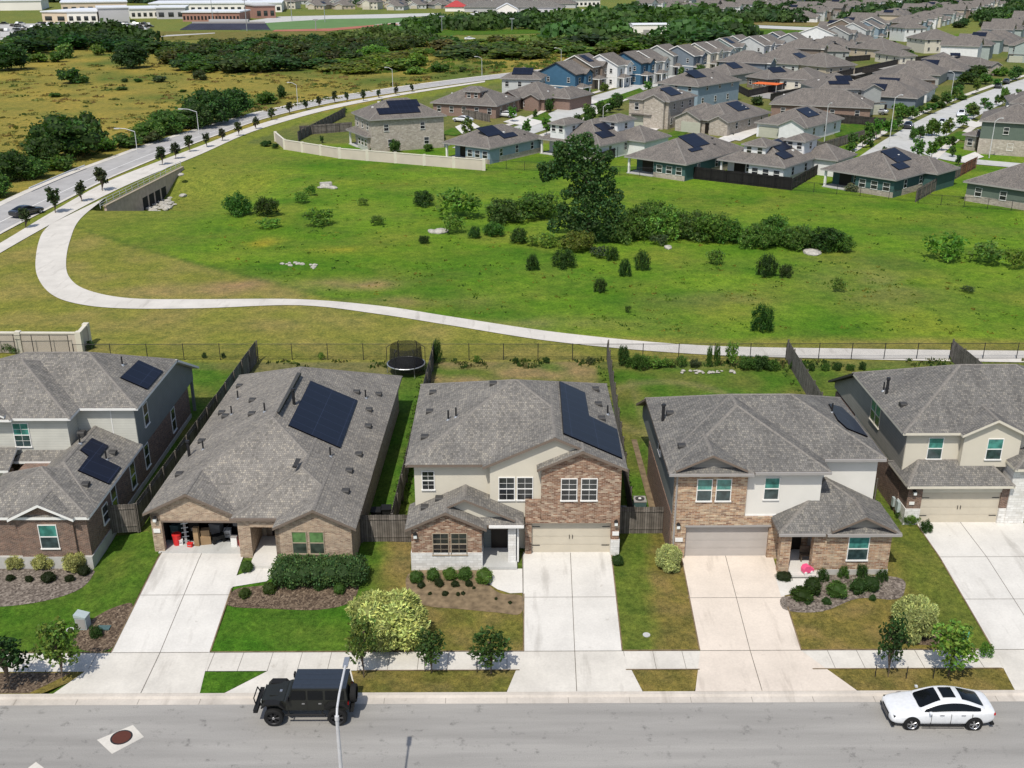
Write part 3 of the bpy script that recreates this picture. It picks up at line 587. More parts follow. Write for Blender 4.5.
m=MB(); m.box(16.25,18.1,54.3,54.5,.9,3.4,'brick_orange'); m.box(17.9,18.08,52.4,54.4,.95,3.4,'trim_grey'); m.box(16.6,17.5,54.22,54.3,.95,3.0,'dark_door'); h.part('front_entry',m)
garage_door(h.r,10.46-16,15.33-16,.12,0,mat='door_grey',handles=False)
m=MB(); m.box(10.4,15.4,53.42,53.6,3.0,3.12,'trim_grey'); h.part('garage_lintel',m)
for x in (11.35,12.45): h.win(x,53.45,4.75,.80,1.35,pane='pane_teal')
h.win(15.25,53.62,4.75,.80,1.35,pane='pane_teal'); h.win(20.05,51.88,1.75,1.12,1.45,pane='pane_teal')
porch_light(h.r,9.98-16,-.15,2.2)
m=MB(); m.box(9.85-16,10.3-16,-.2,-.16,1.15,1.4,'trim_white'); m.build('number_plaque',h.r)
o=lambda a,b:(630+a*k,370+b*k)
solar(h.r,h.org,[o(728,122),o(775,135),o(822,180),o(870,242),o(795,212),o(760,180)],(22.14,56,6.7),(.47,0,1))
roof_bits(h.r,h.org,[('t',*o(120,185)),('v',*o(145,160)),('v',*o(188,280))],(9.22,56,6.7),(-.47,0,1))
roof_bits(h.r,h.org,[('p',*o(738,155))],(22.14,56,6.7),(.47,0,1))
h.win(9.645,59.5,4.9,.9,1.3,rz=radians(-90))
# ================================================================ house 5 (cream, right)
h=House('suburban_house','two-storey cream house with beige garage under a low roof, at the right edge',(31,57.4,.9))
A='shingle_c'; kw=dict(top=A,fascia='trim_cream')
m=MB()
roof(m,24.36,38.2,58.4,68.6,6.7,.5,'x',('h','h'),**kw)
roof(m,27.87,31.95,58.02,61,6.7,.5,'y',**kw)
shell(m,[[(24.36,68.4,6.76),(38.2,68.4,6.76),(38.2,73.6,4.1),(24.36,73.6,4.1)]],.17,A,'trim_dark','trim_dark',None)
h.part('roof',m)
m=MB(); roof(m,24.55,31.15,57.0,60.6,3.75,.53,'x',('h','h'),run=(1.2,1.2),**kw); h.part('garage_roof',m)
m=MB(); roof(m,30.95,36.5,57.0,61,4.9,.5,'y',('h','g'),**kw); h.part('porch_roof',m)
m=MB(); m.box(24.8,37.8,58.85,68.2,3.5,6.6,'stucco_cream'); gable_wall(m,28.15,31.67,58.36,58.8,4.4,6.7,.5,29.91,'stucco_cream',ov=.28); h.part('stucco_wall',m)
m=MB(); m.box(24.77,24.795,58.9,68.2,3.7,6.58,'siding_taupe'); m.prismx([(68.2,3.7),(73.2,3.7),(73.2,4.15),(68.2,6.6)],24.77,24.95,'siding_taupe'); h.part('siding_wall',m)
m=MB(); B='brick_dark'; m.box(24.85,25.74,57.5,58.85,1.95,3.72,B); m.box(30.65,31.1,57.5,58.85,1.95,3.72,B); m.box(24.8,37.8,58.86,72.9,.6,3.5,B); h.part('brick_wall',m)
m=MB(); m.box(24.8,25.74,57.45,58.85,.6,1.95,'stone_white'); m.box(30.65,31.1,57.45,58.85,.6,1.95,'stone_white'); m.box(31.1,32.3,57.4,58.8,.6,4.85,'stone_white'); m.box(32.3,36.2,57.42,57.8,3.4,4.85,'stone_white'); m.box(35.2,36.2,57.4,58.8,.6,3.4,'stone_white'); h.part('stone_wall',m)
m=MB(); m.box(32.3,35.2,58.7,58.84,.9,3.4,'dark_door'); h.part('front_entry',m)  # dark sheet across the porch opening: painted shade, no door modelled
m=MB(); m.box(25.74,30.65,57.52,57.9,3.06,3.6,'trim_cream'); m.box(25.74,30.65,57.5,57.56,3.25,3.32,'trim_cream'); h.part('garage_lintel',m)
garage_door(h.r,25.74-31,30.65-31,.22,0,mat='door_beige')
h.win(26.65,58.85,4.75,.86,1.4,pane='pane_teal'); h.win(30.1,58.36,4.95,.9,1.35,pane='pane_teal')
for yy in (63.9,64.8): h.win(24.77,yy,4.7,.8,1.45,rz=radians(-90),pane='pane_teal',frame='trim_cream')
porch_light(h.r,25.2-31,.08,2.2)
m=MB(); m.box(24.98-31,25.3-31,.03,.07,1.35,1.55,'trim_white'); m.build('number_plaque',h.r)
o=lambda a,b:(824+a/3.84,340+b/3.84)
roof_bits(h.r,h.org,[('t',*o(240,205)),('p',*o(228,195)),('v',*o(303,250))],(24.36,60,6.7),(-.5,0,1))
m=MB(); m.tube((24.7,57.3,.9),(24.7,57.3,1.7),.03,.03,6,'metal_grey'); m.box(24.62,24.8,58.2,58.6,1.3,2.0,'cabinet'); m.box(24.66,24.8,59.1,59.4,1.2,1.8,'cabinet'); h.part('meter_box',m)
# ================================================================ house 1 (left edge)
h=House('suburban_house','two-storey pale grey and dark brick house with two small solar arrays, at the left edge',(-28,53.5,.35))
A='shingle_a'; kw=dict(top=A,fascia='trim_white')
m=MB()
roof(m,-38.5,-27.6,60.95,70.1,6.7,.5,'x',('h','h'),**kw)
roof(m,-37,-23.85,62.55,71.5,6.7,.5,'x',('h','h'),**kw)
roof(m,-36.2,-31.25,60.75,64,6.7,.5,'y',('d','g'),dut=.16,gab='siding_pale',**kw)
shell(m,[[(-38,71.3,6.78),(-23.85,71.3,6.78),(-23.85,76.3,4.3),(-38,76.3,4.3)]],.17,A,'trim_white','trim_white',None)
h.part('roof',m)
m=MB()
roof(m,-31.4,-24.04,53.3,58.9,3.85,.46,'y',('h','h'),run=(3.1,2.4),**kw)
roof(m,-29.1,-24.05,54.4,63.1,3.85,.56,'y',('h','g'),cm=-26.95,run=(3.3,None),**kw)
roof(m,-28.64,-24.85,53.05,56,3.85,.5,'y',**kw)
h.part('lower_roof',m)
m=MB()
roof(m,-31.7,-27.6,60.6,64.5,3.85,.55,'y',('h','g'),run=(2.1,None),**kw)
roof(m,-38,-31.3,59.3,62.6,3.85,.5,'x',('h','g'),run=(1.6,None),**kw); h.part('porch_roof',m)
m=MB(); m.box(-38,-24.3,63.0,71.1,3.6,6.6,'siding_pale'); m.box(-38,-28.05,61.4,63,3.9,6.6,'siding_pale'); m.box(-25.85,-25.8,62.975,63.0,4.5,6.5,'trim_white'); h.part('siding_wall',m)
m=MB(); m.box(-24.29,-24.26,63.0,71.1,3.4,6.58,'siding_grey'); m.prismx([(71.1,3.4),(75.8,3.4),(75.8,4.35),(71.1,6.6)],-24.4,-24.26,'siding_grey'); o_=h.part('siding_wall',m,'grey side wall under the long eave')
B='brick_dark'
m=MB(); m.box(-30.8,-24.35,53.6,63,1.15,3.72,B); gable_wall(m,-28.35,-25.1,53.45,53.8,1.15,3.85,.5,-26.75,B,ov=.25); m.box(-24.6,-24.32,63,74.4,1.15,3.4,B); m.box(-37.5,-24.6,63.02,74.4,.5,3.4,B)
m.box(-31.3,-30.9,60.9,61.3,.3,3.7,B); h.part('brick_wall',m)
m=MB(); m.box(-30.85,-24.28,53.4,63,-.2,1.15,'plinth'); m.box(-24.62,-24.27,63,74.4,-.2,1.15,'plinth'); h.part('plinth',m)
m=MB(); m.box(-24.5,-24.3,75.6,75.8,.4,4.2,'siding_grey'); h.part('patio_post',m)
m=MB(); m.box(-38,-36.4,59.8,60,.5,3.7,B); m.box(-31.6,-31.3,59.8,60,.5,3.7,B); m.box(-36.4,-31.6,59.8,60.2,3.0,3.7,'trim_cream'); h.part('garage_surround',m)
garage_door(h.r,-36.4+28,-31.6+28,6.4,.5,mat='door_beige')
m=MB(); m.box(-30.9,-28,62.9,62.98,.9,3.4,'dark_door'); h.part('front_entry',m)  # porch-wide dark sheet: shade of the recess put into its colour
h.win(-26.6,53.45,1.75,1.0,1.5,pane='pane_teal'); h.win(-31.05,61.4,4.55,.95,1.6,pane='pane_teal',muntin=True)
for yy,zz,hh in ((56.3,1.9,1.1),(57.9,1.7,1.7),(61.4,1.6,1.7),(64.2,1.7,1.6),(70.3,1.6,1.7)): h.win(-24.35+(.03 if yy>63 else 0),yy,zz,.8,hh,rz=radians(90))
h.win(-24.26,64.9,4.5,.8,1.5,rz=radians(90))
o=lambda a,b:(a/5.12,340+b/5.12)
solar(h.r,h.org,[o(710,102),o(835,158),o(755,250),o(617,190)],(-23.85,64,6.7),(.5,0,1))
s2=1.90/(4.95-1.9)
pl=((-24.05,58,3.85),(.56*2.525/2.9,0,1))
solar(h.r,h.org,[o(470,500),o(555,540),o(510,597),o(620,650),o(560,735),o(400,665),o(455,592),o(412,560)],*pl)
roof_bits(h.r,h.org,[('v',*o(580,580)),('v',*o(440,742)),('v',*o(420,478)),('p',*o(410,530)),('p',*o(545,612))],*pl)
roof_bits(h.r,h.org,[('p',*o(627,128))],(-23.85,64,6.7),(.5,0,1))
m=MB(); m.box(-.1,.1,-.1,.1,0,.1,'metal_dark')
# ---------------------------------------------------------------- ground
def lerp(a,b,t): return tuple(x+(y-x)*t for x,y in zip(a,b))
def vn(x,y,s,seed=0): return noise.noise(Vector((x/s,y/s,seed)))
def dist_poly(x,y,pl):
    d=1e9
    for (ax,ay),(bx,by) in zip(pl,pl[1:]):
        dx,dy=bx-ax,by-ay; t=max(0,min(1,((x-ax)*dx+(y-ay)*dy)/(dx*dx+dy*dy))); d=min(d,sqrt((x-ax-t*dx)**2+(y-ay-t*dy)**2))
    return d
def W(pts,z=.9): return [tuple(G(a,b,z).xy) for a,b in pts]
def side_y(pl,x):
    for (ax,ay),(bx,by) in zip(pl,pl[1:]):
        if min(ax,bx)<=x<=max(ax,bx) and ax!=bx: return ay+(by-ay)*(x-ax)/(bx-ax)
    return pl[0][1] if x<min(p[0] for p in pl) else pl[-1][1]
MEAD=(.088,.180,.014); MOWN=(.180,.190,.038); LIMEG=(.130,.220,.020)
MLINE=W([(70,225),(130,245),(190,262),(280,285),(330,298),(400,310),(480,322),(560,332),(640,337),(760,338),(1024,339)])  # edge of the mown strip
ROADL=W([(0,253),(110,192),(200,155),(250,133),(330,110),(380,98),(480,80),(560,68)])
BLOBS=[]  # centre px, radii px, colour, strength
def blob(px,py,rx,ry,c,s,z=.9):
    g=G(px,py,z); g2=G(px+rx,py,z); g3=G(px,py-ry,z); BLOBS.append((g.x,g.y,abs(g2.x-g.x),abs(g3.y-g.y),c,s))
BR=(.27,.19,.10); DG=(.040,.125,.010); YG=(.20,.22,.03); OCH=(.30,.23,.05)
for a in [(250,287,60,7,BR,.9),(345,283,50,6,BR,.85),(200,291,80,7,BR,.6),(425,300,70,7,BR,.7),(240,283,22,5,(.34,.2,.13),.8),(372,284,26,5,(.34,.2,.13),.7),(540,322,60,6,(.26,.21,.10),.55),(150,318,70,12,BR,.3),(300,322,60,8,BR,.35),
          (640,320,90,18,(.16,.17,.05),.35),(880,300,110,22,(.18,.17,.05),.45),(960,330,60,10,YG,.5),(820,320,60,10,DG,.4),(500,300,140,16,DG,.5),(330,268,120,12,DG,.55),(200,245,90,12,DG,.45),(150,225,50,10,DG,.3),
          (420,250,120,12,YG,.3),(260,240,30,5,OCH,.35),(345,250,60,5,OCH,.2),(560,270,130,16,(.05,.15,.015),.5),(720,250,130,14,LIMEG,.3),(420,290,90,14,DG,.5),(620,300,60,14,DG,.3),(810,300,45,30,(.05,.14,.012),.5),(740,300,40,12,(.2,.19,.06),.4),(870,280,60,18,(.22,.2,.08),.5),(345,248,20,3,(.3,.26,.03),.6),(262,243,12,4,(.34,.27,.03),.8),(630,215,250,14,(.13,.2,.03),.4),(900,262,120,8,DG,.5),(960,230,80,6,(.13,.16,.04),.4),(660,200,120,10,YG,.3),(880,215,110,7,YG,.35),
          (350,180,80,8,LIMEG,.4),(250,180,60,10,YG,.3),(320,165,40,5,DG,.3),(480,190,60,8,(.14,.2,.04),.35),(830,262,120,6,(.17,.16,.06),.3),(700,300,60,8,BR,.25),(745,330,60,6,LIMEG,.5)]: blob(*a)
DL=W([(0,218),(60,230),(130,243),(200,258),(290,283),(330,293)])
def gcol(x,y):
    if y<86.4:                                       # yards
        n=vn(x,y,3.5,3); base=lerp((.062,.135,.016),(.13,.14,.035),max(0,min(1,.3+n*1.3)))
        if x<-7.2 and x>-22.4: base=lerp(base,(.04,.13,.013),.6)
        if -6.5<x<8 and y>66: base=lerp(base,(.24,.18,.09),max(0,min(1,.55+vn(x,y,2.5,9)*1.2)))
        if -22.4<x<-7 and y>83: base=lerp(base,(.20,.15,.09),.6)
        if 8<x<24 and y>60:
            base=lerp(base,(.22,.19,.09),.6*max(0,1-abs(sqrt((x-13)**2+(y-76)**2)-5.5)/.9)); base=lerp(base,(.2,.18,.08),.5*max(0,1-abs(x-10.5)/.5)) if 58<y<82 else base
        if y>84.3: base=lerp(base,(.15,.14,.06),.35)
        return base
    d=y-side_y(MLINE,x); e=dist_poly(x,y,ROADL) if x<25 and y<340 else 99
    roadside=False
    # which side of the main road?
    if x<25 or y>320:
        for (ax,ay),(bx,by) in zip(ROADL,ROADL[1:]):
            pass
    left = x < road_x(y)-1.0
    if left:
        n=vn(x,y,18,1)+.5*vn(x,y,7,2); o=lerp((.21,.19,.045),(.29,.225,.05),max(0,min(1,.5+n)))
        o=lerp(o,(.085,.125,.025),max(0,min(1,(vn(x,y,26,5)+.15*vn(x,y,5,6)-.08)*3.2)))
        o=lerp(o,(.14,.15,.035),max(0,min(1,vn(x,y,9,12)*1.5)))
        if y>420: o=lerp(o,(.13,.17,.045),smoothstep(430,520,y)*.8)
        return o
    if y>205 and x>road_x(y)+7: 
        return lerp((.09,.13,.03),(.17,.16,.06),max(0,min(1,.4+vn(x,y,12,4))))
    mix=max(0,min(1,.5+(d+1.0*vn(x,y,6,8))/1.6))     # 0 mown strip, 1 meadow
    m=lerp(MEAD,LIMEG,max(0,min(1,.45+vn(x,y,16,7)*1.6))); m=lerp(m,DG,max(0,min(1,.15+vn(x*.5,y,6,57)*2.0))*.7); m=lerp(m,YG,max(0,min(1,(vn(x,y,9,17)-.05)*1.6))*.5)
    mw=lerp(MOWN,(.225,.2,.06),max(0,min(1,.35+vn(x,y,5,10)*1.6)))
    c=lerp(mw,m,mix)
    if e<26: c=lerp(c,MOWN,(1-smoothstep(6,26,e))*.75*mix)
    if x<-14 and abs(d-.3)<.55: c=lerp(c,(.06,.10,.02),.55)
    for bx,by,rx,ry,cc,s in BLOBS:
        q=((x-bx)/rx)**2+((y-by)/ry)**2
        if q<4: c=lerp(c,cc,s*math.exp(-q*1.2)*max(0,min(1,.8+vn(x,y,4,bx)*1.3)))
    return c
RX=[(130,-66.),(148,-65.),(189,-61.),(229,-52.),(266,-33.),(300,-17),(335,6),(352,24),(372,46),(420,100),(470,160)]
def road_x(y):
    if y<=130: return -66.
    for (a,b),(c,d) in zip(RX,RX[1:]):
        if a<=y<=c: return b+(d-b)*(y-a)/(c-a)
    return 160+(y-470)*1.1
def build_ground():
    ys=[30.]
    while ys[-1]<2600: 
        y=ys[-1]; ys.append(y+(.5 if y<56 else max(.6,(y*y)/13500. if y<400 else y*.03)))
    NX=300; v=[];cols=[]
    for y in ys:
        w=max(60,y*.62)
        for i in range(NX+1):
            x=-w+2*w*i/NX; v.append((x,y,zg(x,y)-.05-(0.18 if y<42.9 else 0)-( .55 if False else 0))); cols.append(gcol(x,y))
    f=[]
    for j in range(len(ys)-1):
        for i in range(NX): a=j*(NX+1)+i; f.append((a,a+1,a+NX+2,a+NX+1))
    me=bpy.data.meshes.new('ground'); me.from_pydata(v,[],f); me.materials.append(MATS['ground_grass'])
    at=me.color_attributes.new('gc','FLOAT_COLOR','POINT'); at.data.foreach_set('color',[q for c in cols for q in (*c,1)])
    me.polygons.foreach_set('use_smooth',[True]*len(f)); me.update(); tag(link('ground',me),kind='structure')
build_ground()
def lawncol(x,y):
    n=vn(x,y,2.2,31)+.5*vn(x,y,.8,32); n2=vn(x,y,1.6,35)+.4*vn(x,y,.6,36)
    gr=(.048,.130,.012); ol=(.150,.128,.036); dr=(.26,.175,.085)
    if y<44.5: f=1. if not(-16<x<-9) else .05
    elif x<-20: f=.08+.15*max(0,n)
    elif x<-5: f=smoothstep(-8.6,-6.3,x+n*.9)
    elif x<1: f=1.
    elif x<11: f=.35+.65*smoothstep(7.2,8.4,x-(y-46)*.10+n*.5)
    elif x<27: f=1-.5*smoothstep(21.2,23.4,x+n*.8-(57-y)*.06)
    else: f=.1
    if x<1 and x>-5 or (-8<x<1): f*=.85+.3*n
    c=lerp(gr,ol,max(0,min(1,f))); c=lerp(c,dr,max(0,min(1,(n2*1.6+.15)))*.65*max(0,f-.3))
    if y>51 and -8<x<-5: c=lerp(c,dr,.5*smoothstep(51,53,y)*smoothstep(-7.4,-6.6,x))
    return c
def sheet(name,polys,mat,off,kind='structure',label=None,cat=None,parent=None,skirt=0):
    """flat pieces laid on the terrain, off metres above it"""
    bm=bmesh.new()
    for p in polys:
        vs=[bm.verts.new((a,b,0)) for a,b in p]; bm.faces.new(vs)
    ks=[k for k in KN]+[45.5+.8*i for i in range(1,25)]
    for k in ks: bmesh.ops.bisect_plane(bm,geom=bm.verts[:]+bm.edges[:]+bm.faces[:],plane_co=(0,k,0),plane_no=(0,1,0))
    if mat=='lawn_attr':
        for k in range(-84,100): bmesh.ops.bisect_plane(bm,geom=bm.verts[:]+bm.edges[:]+bm.faces[:],plane_co=(k*.5,0,0),plane_no=(1,0,0))
        for k in range(84,116): bmesh.ops.bisect_plane(bm,geom=bm.verts[:]+bm.edges[:]+bm.faces[:],plane_co=(0,k*.5+.2,0),plane_no=(0,1,0))
    for k in (-24,-22.75,-21.5): bmesh.ops.bisect_plane(bm,geom=bm.verts[:]+bm.edges[:]+bm.faces[:],plane_co=(k,0,0),plane_no=(1,0,0))
    bmesh.ops.triangulate(bm,faces=bm.faces[:])
    for v in bm.verts: v.co.z=zg(v.co.x,v.co.y)+off
    for f_ in bm.faces:
        f_.normal_update()
        if f_.normal.z<0: f_.normal_flip()
    if skirt:
        ed=[e for e in bm.edges if e.is_boundary]; r=bmesh.ops.extrude_edge_only(bm,edges=ed)
        for v in [g for g in r['geom'] if isinstance(g,bmesh.types.BMVert)]: v.co.z-=skirt
    me=bpy.data.meshes.new(name); bm.to_mesh(me); bm.free(); me.materials.append(MATS['ground_grass' if mat=='lawn_attr' else mat])
    if mat=='lawn_attr':
        at=me.color_attributes.new('gc','FLOAT_COLOR','POINT'); at.data.foreach_set('color',[q for v in me.vertices for q in (*lawncol(v.co.x,v.co.y),1)])
    uv=me.uv_layers.new(name='UVMap')
    o=link(name,me,parent); 
    if kind: o['kind']=kind
    if label: o['label']=label
    if cat: o['category']=cat
    return o
def g0(px,py,z): v=G(px,py,z); return (v.x,v.y)
def rect(x0,x1,y0,y1): return [(x0,y0),(x1,y0),(x1,y1),(x0,y1)]
# near street
m=MB(); m.poly([(-120,20,.0),(120,20,.0),(120,41.62,.0),(-120,41.62,.0)],'asphalt'); tag(m.build('street'),kind='structure')
m=MB(); # gutter pan and kerb
m.poly([(-120,41.6,.006),(120,41.6,.006),(120,42.02,.03),(-120,42.02,.03)],'kerb'); m.poly([(-120,42.02,.03),(120,42.02,.03),(120,42.1,.125),(-120,42.1,.125)],'kerb'); m.poly([(-120,42.1,.125),(120,42.1,.125),(120,42.3,.14),(-120,42.3,.14)],'kerb')
for x in range(-36,37): 
    if x%3==0: m.poly([(x*1.,41.61,.012),(x+.02,41.61,.012),(x+.02,42.0,.036),(x,42.0,.036)],'joint')
tag(m.build('kerb'),kind='structure')
sheet('pavement',[rect(-60,60,44.0,45.5)],'concrete_walk',.012)
sheet('pavement_joints',[rect(x,x+.025,44.0,45.5) for x in [-38+1.52*i for i in range(50)]],'joint',.018)
# verge between kerb and pavement
VG=[(-31,-22.1,'lawn_olive'),(-15.35,-14.0,'lawn_green'),(-7.3,.3,'lawn_olive'),(5.95,9.55,'lawn_olive'),(15.2,25.2,'lawn_olive'),(31.6,45,'lawn_olive')]
sheet('verge',[[(-40,42.3),(-22.9,42.3),(-20.85,44.0),(-40,44.0)],[(-7.35,42.3),(-.05,42.3),(.72,43.95),(-7.9,43.95)],[(6.75,42.3),(9.25,42.3),(9.9,43.95),(5.95,43.95)],[(17.4,42.3),(25.1,42.3),(25.35,44.0),(15.4,44.0)],[(33,42.3),(45,42.3),(45,44),(32.3,44)]],'lawn_attr',.01)
sheet('verge',[[(-15.15,42.3),(-13.95,42.3),(-12.2,43.95),(-15.35,43.95)]],'lawn_attr',.01)
sheet('verge_mulch',[[(-27,42.35),(-23.5,42.35),(-22,43.9),(-27,43.9)],[(-34,42.35),(-29,42.35),(-29,43.4),(-34,43.4)]],'mulch',.016)
# driveways with aprons
def drive(name,poly,mat,apron,joints):
    sheet(name,[poly],mat,.03); sheet(name+'_apron',[apron],'concrete_walk' if mat!='concrete_warm' else mat,.022)
    sheet('driveway_joints',joints,'joint',.036)
def jl(a,b,w=.035):
    a=Vector(a);b=Vector(b); d=(b-a).normalized(); n=Vector((-d.y,d.x))*w/2
    return [tuple(a-n),tuple(b-n),tuple(b+n),tuple(a+n)]
drive('driveway',[(-20.55,45.5),(-15.45,45.5),(-15.55,54.5),(-20.5,54.5)],'concrete_new',[(-22.3,42.28),(-15.1,42.28),(-15.45,45.5),(-20.55,45.5)],[jl((-18.0,42.3),(-18.1,54.4)),jl((-20.5,50.2),(-15.5,50.2)),jl((-20.5,45.5),(-15.5,45.5))])
sheet('driveway_apron',[[(-13.9,42.28),(-7.4,42.28),(-7.9,44.0),(-12.1,44.0)]],'concrete_walk',.022)
drive('driveway',[(.9,45.5),(6.0,45.5),(6.2,54.2),(1.0,54.2)],'concrete_new',[(0.0,42.28),(6.7,42.28),(6.0,45.5),(.9,45.5)],[jl((3.45,42.3),(3.8,54.1)),jl((.9,49.9),(6.1,49.9)),jl((.9,45.5),(6.1,45.5)),jl((.9,45.5),(.95,54),.05)])
drive('driveway',[(10.1,45.5),(15.35,45.5),(15.75,53.9),(10.35,53.9)],'concrete_warm',[(9.3,42.28),(17.3,42.28),(15.35,45.5),(10.1,45.5)],[jl((12.6,42.3),(12.95,53.7)),jl((10.1,49.8),(15.5,49.8)),jl((10.1,45.5),(15.35,45.5))])
drive('driveway',[(25.45,45.5),(30.9,45.5),(31.2,57.9),(25.65,57.9)],'concrete_new',[(25.1,42.28),(33,42.28),(31.0,45.5),(25.45,45.5)],[jl((28.1,42.3),(28.45,57.8)),jl((25.5,49.6),(30.9,49.6)),jl((25.6,53.5),(31,53.5)),jl((25.45,45.5),(31,45.5))])
sheet('lawn_edge',[jl(a,b,.07) for a,b in (((-20.57,45.55),(-20.52,54.3)),((-15.43,45.55),(-15.53,50.8)),((.88,45.55),(.97,50.2)),((6.03,45.55),(6.23,54)),((10.07,45.55),(10.32,53.4)),((15.38,45.55),(15.5,49)),((25.42,45.55),(25.63,57.4)),((-8.2,45.53),(.9,45.53)),((-15.4,45.53),(-8.3,45.53)),((6.1,45.53),(10,45.53)),((15.4,45.53),(25.4,45.53)),((-40,45.53),(-20.6,45.53)),((-7.6,43.97),(.65,43.97)),((6.05,43.97),(9.8,43.97)),((15.55,43.97),(25.2,43.97)))],'soil',.045)
# paths to the porches
sheet('path',[[(-15.55,50.9),(-13.7,51.4),(-13.0,52.6),(-13.2,53.7),(-14.9,53.6),(-15.0,52.3),(-15.55,51.9)]],'concrete_new',.035)
sheet('path',[[(.95,50.3),(.2,50.25),(-.5,50.6),(-1.0,51.1),(-1.25,51.9),(-1.3,52.5),(.95,52.5)]],'concrete_new',.035)
sheet('path',[[(15.35,49.9),(16.2,50.2),(17.6,51.2),(17.9,52.0),(16.1,52.2),(15.45,51.7)]],'concrete_new',.035)
sheet('path',[[(31.0,54.2),(33.5,55.4),(34,57.5),(31.1,57.5)]],'concrete_new',.035)
m=MB(); m.box(-1.38,.62,52.4,54.6,.85,1.0,'concrete_grey'); tag(m.build('porch_floor'),kind='structure')
m=MB(); m.box(16.22,18.06,51.85,54.25,.85,1.02,'concrete_new'); m.box(16.3,17.9,51.45,51.85,.85,.97,'concrete_new'); tag(m.build('porch_floor'),kind='structure')
m=MB(); m.box(-14.9,-13.3,52.6,56,.85,1.02,'concrete_new'); tag(m.build('porch_floor'),kind='structure')
# lawns
sheet('lawn',[[(-42,45.52),(-20.65,45.52),(-20.6,54.4),(-22.2,57),(-24.2,57),(-24.3,53.3),(-42,53.3)]],'lawn_attr',.01)
sheet('lawn',[[(-15.4,45.52),(.85,45.52),(.9,52.4),(-5.6,52.4),(-5.6,55.4),(-8.8,55.6),(-8.8,52.6),(-15.4,52.8)]],'lawn_attr',.01)
sheet('lawn',[[(6.05,45.52),(10.05,45.52),(10.3,53.6),(9.7,56.4),(6.6,56.4),(6.65,54.2),(6.25,54.1)]],'lawn_attr',.012)
sheet('lawn',[[(15.4,45.52),(25.4,45.52),(25.55,53),(25.6,57.3),(24.5,57.3),(22.2,53.0),(22,51.9),(15.7,51.9)]],'lawn_attr',.012)
sheet('lawn',[[(30.8,45.52),(50,45.52),(50,57),(34.2,57),(33.4,54.6),(31.1,53.6)]],'lawn_attr',.012)
# planting beds (curved)
def curve(pts,n=5):
    out=[]; L_=len(pts)
    for i in range(L_):
        p0,p1,p2,p3=[Vector(pts[(i+k)%L_]) for k in (-1,0,1,2)]
        for j in range(n):
            t=j/n; out.append(tuple(.5*((2*p1)+(p2-p0)*t+(2*p0-5*p1+4*p2-p3)*t*t+(-p0+3*p1-3*p2+p3)*t**3)))
    return out
sheet('flower_bed',[curve([(-31.5,50.0),(-28.5,49.6),(-26,50.1),(-24.4,51.2),(-24.1,52.6),(-24.6,53.35),(-28,53.38),(-31.5,53.35)])],'gravel',.03)
sheet('flower_bed',[curve([(-15.4,49.3),(-13,49.0),(-10.3,48.9),(-8.6,49.6),(-8.4,51.5),(-8.8,52.8),(-12.8,52.7),(-13.4,51.2),(-15.3,50.7)])],'mulch',.028)
sheet('flower_bed',[curve([(-5.4,52.3),(-5.5,50.2),(-4.4,49.2),(-2.5,48.9),(-.5,48.6),(.75,48.5),(.85,50.0),(-.4,50.3),(-1.3,51.5),(-1.5,52.3)])],'soil',.028)
sheet('flower_bed',[curve([(15.3,49.75),(15.35,48.7),(17.3,48.6),(19.6,49.7),(21.6,49.6),(22.4,50.3),(22.4,51.6),(18.2,51.8),(17.7,51.2),(16.3,50.1)])],'gravel',.03)
sheet('flower_bed',[curve([(-22.8,46.1),(-20.7,45.8),(-20.6,49.2),(-21.4,49.3),(-22.6,48.1)],4)],'mulch',.028)
sheet('flower_bed',[curve([(20.0,46.6),(21.0,46.0),(23.3,45.9),(23.2,46.9),(21.8,47.4)],4)],'mulch',.028)
sheet('side_gravel',[rect(9.2,9.6,56.8,70)],'soil',.02)
# ---------------------------------------------------------------- roads and trail beyond the yards
def strip(name,A_,B_,mat,z,n=1):
    m=MB()
    for (a,b),(c,d) in zip(zip(A_,B_),zip(A_[1:],B_[1:])): m.poly([(a[0],a[1],z),(b[0],b[1],z),(d[0],d[1],z),(c[0],c[1],z)],mat)
    for i,f_ in enumerate(m.f):
        p=[Vector(m.v[k]) for k in f_]
        if (p[1]-p[0]).cross(p[2]-p[0]).z<0: m.f[i]=f_[::-1]
    return tag(m.build(name),kind='structure')
def resample(pts,n):
    pts=[Vector((*p[:2],0)) for p in pts]; 
    # catmull-rom through the points
    P_=[pts[0]*2-pts[1]]+pts+[pts[-1]*2-pts[-2]]; out=[]
    seg=len(pts)-1
    for k in range(n+1):
        u=seg*k/n; i=min(int(u),seg-1); t=u-i; p0,p1,p2,p3=P_[i:i+4]
        q=.5*((2*p1)+(p2-p0)*t+(2*p0-5*p1+4*p2-p3)*t*t+(-p0+3*p1-3*p2+p3)*t**3); out.append((q.x,q.y))
    return out
lo=W([(50,224),(41,235),(36,255),(37,275),(50,293),(75,303),(120,308),(200,308),(300,305),(380,314),(450,325),(560,342),(700,354),(860,359),(1024,362),(1100,362)])
hi=W([(106,197),(80,219),(70,240),(66,262),(70,278),(88,290),(130,298),(200,299),(300,299),(383,306),(455,317),(565,333),(700,345),(860,348.5),(1024,350.5),(1100,350.5)])
strip('trail',resample(lo,90),resample(hi,90),'trail',.885)
low=resample(W([(-60,290),(0,253),(60,219),(110,193),(150,175),(200,154.5),(250,132.5),(300,117),(340,107),(380,99),(420,92),(485,82)]),60)
upw=resample(W([(-60,276),(0,243),(50,213),(102,184),(150,164.5),(200,146),(250,127),(300,112.5),(340,103.5),(380,96.5),(420,90),(485,80.6)]),60)
strip('pavement',low,upw,'trail',.905)
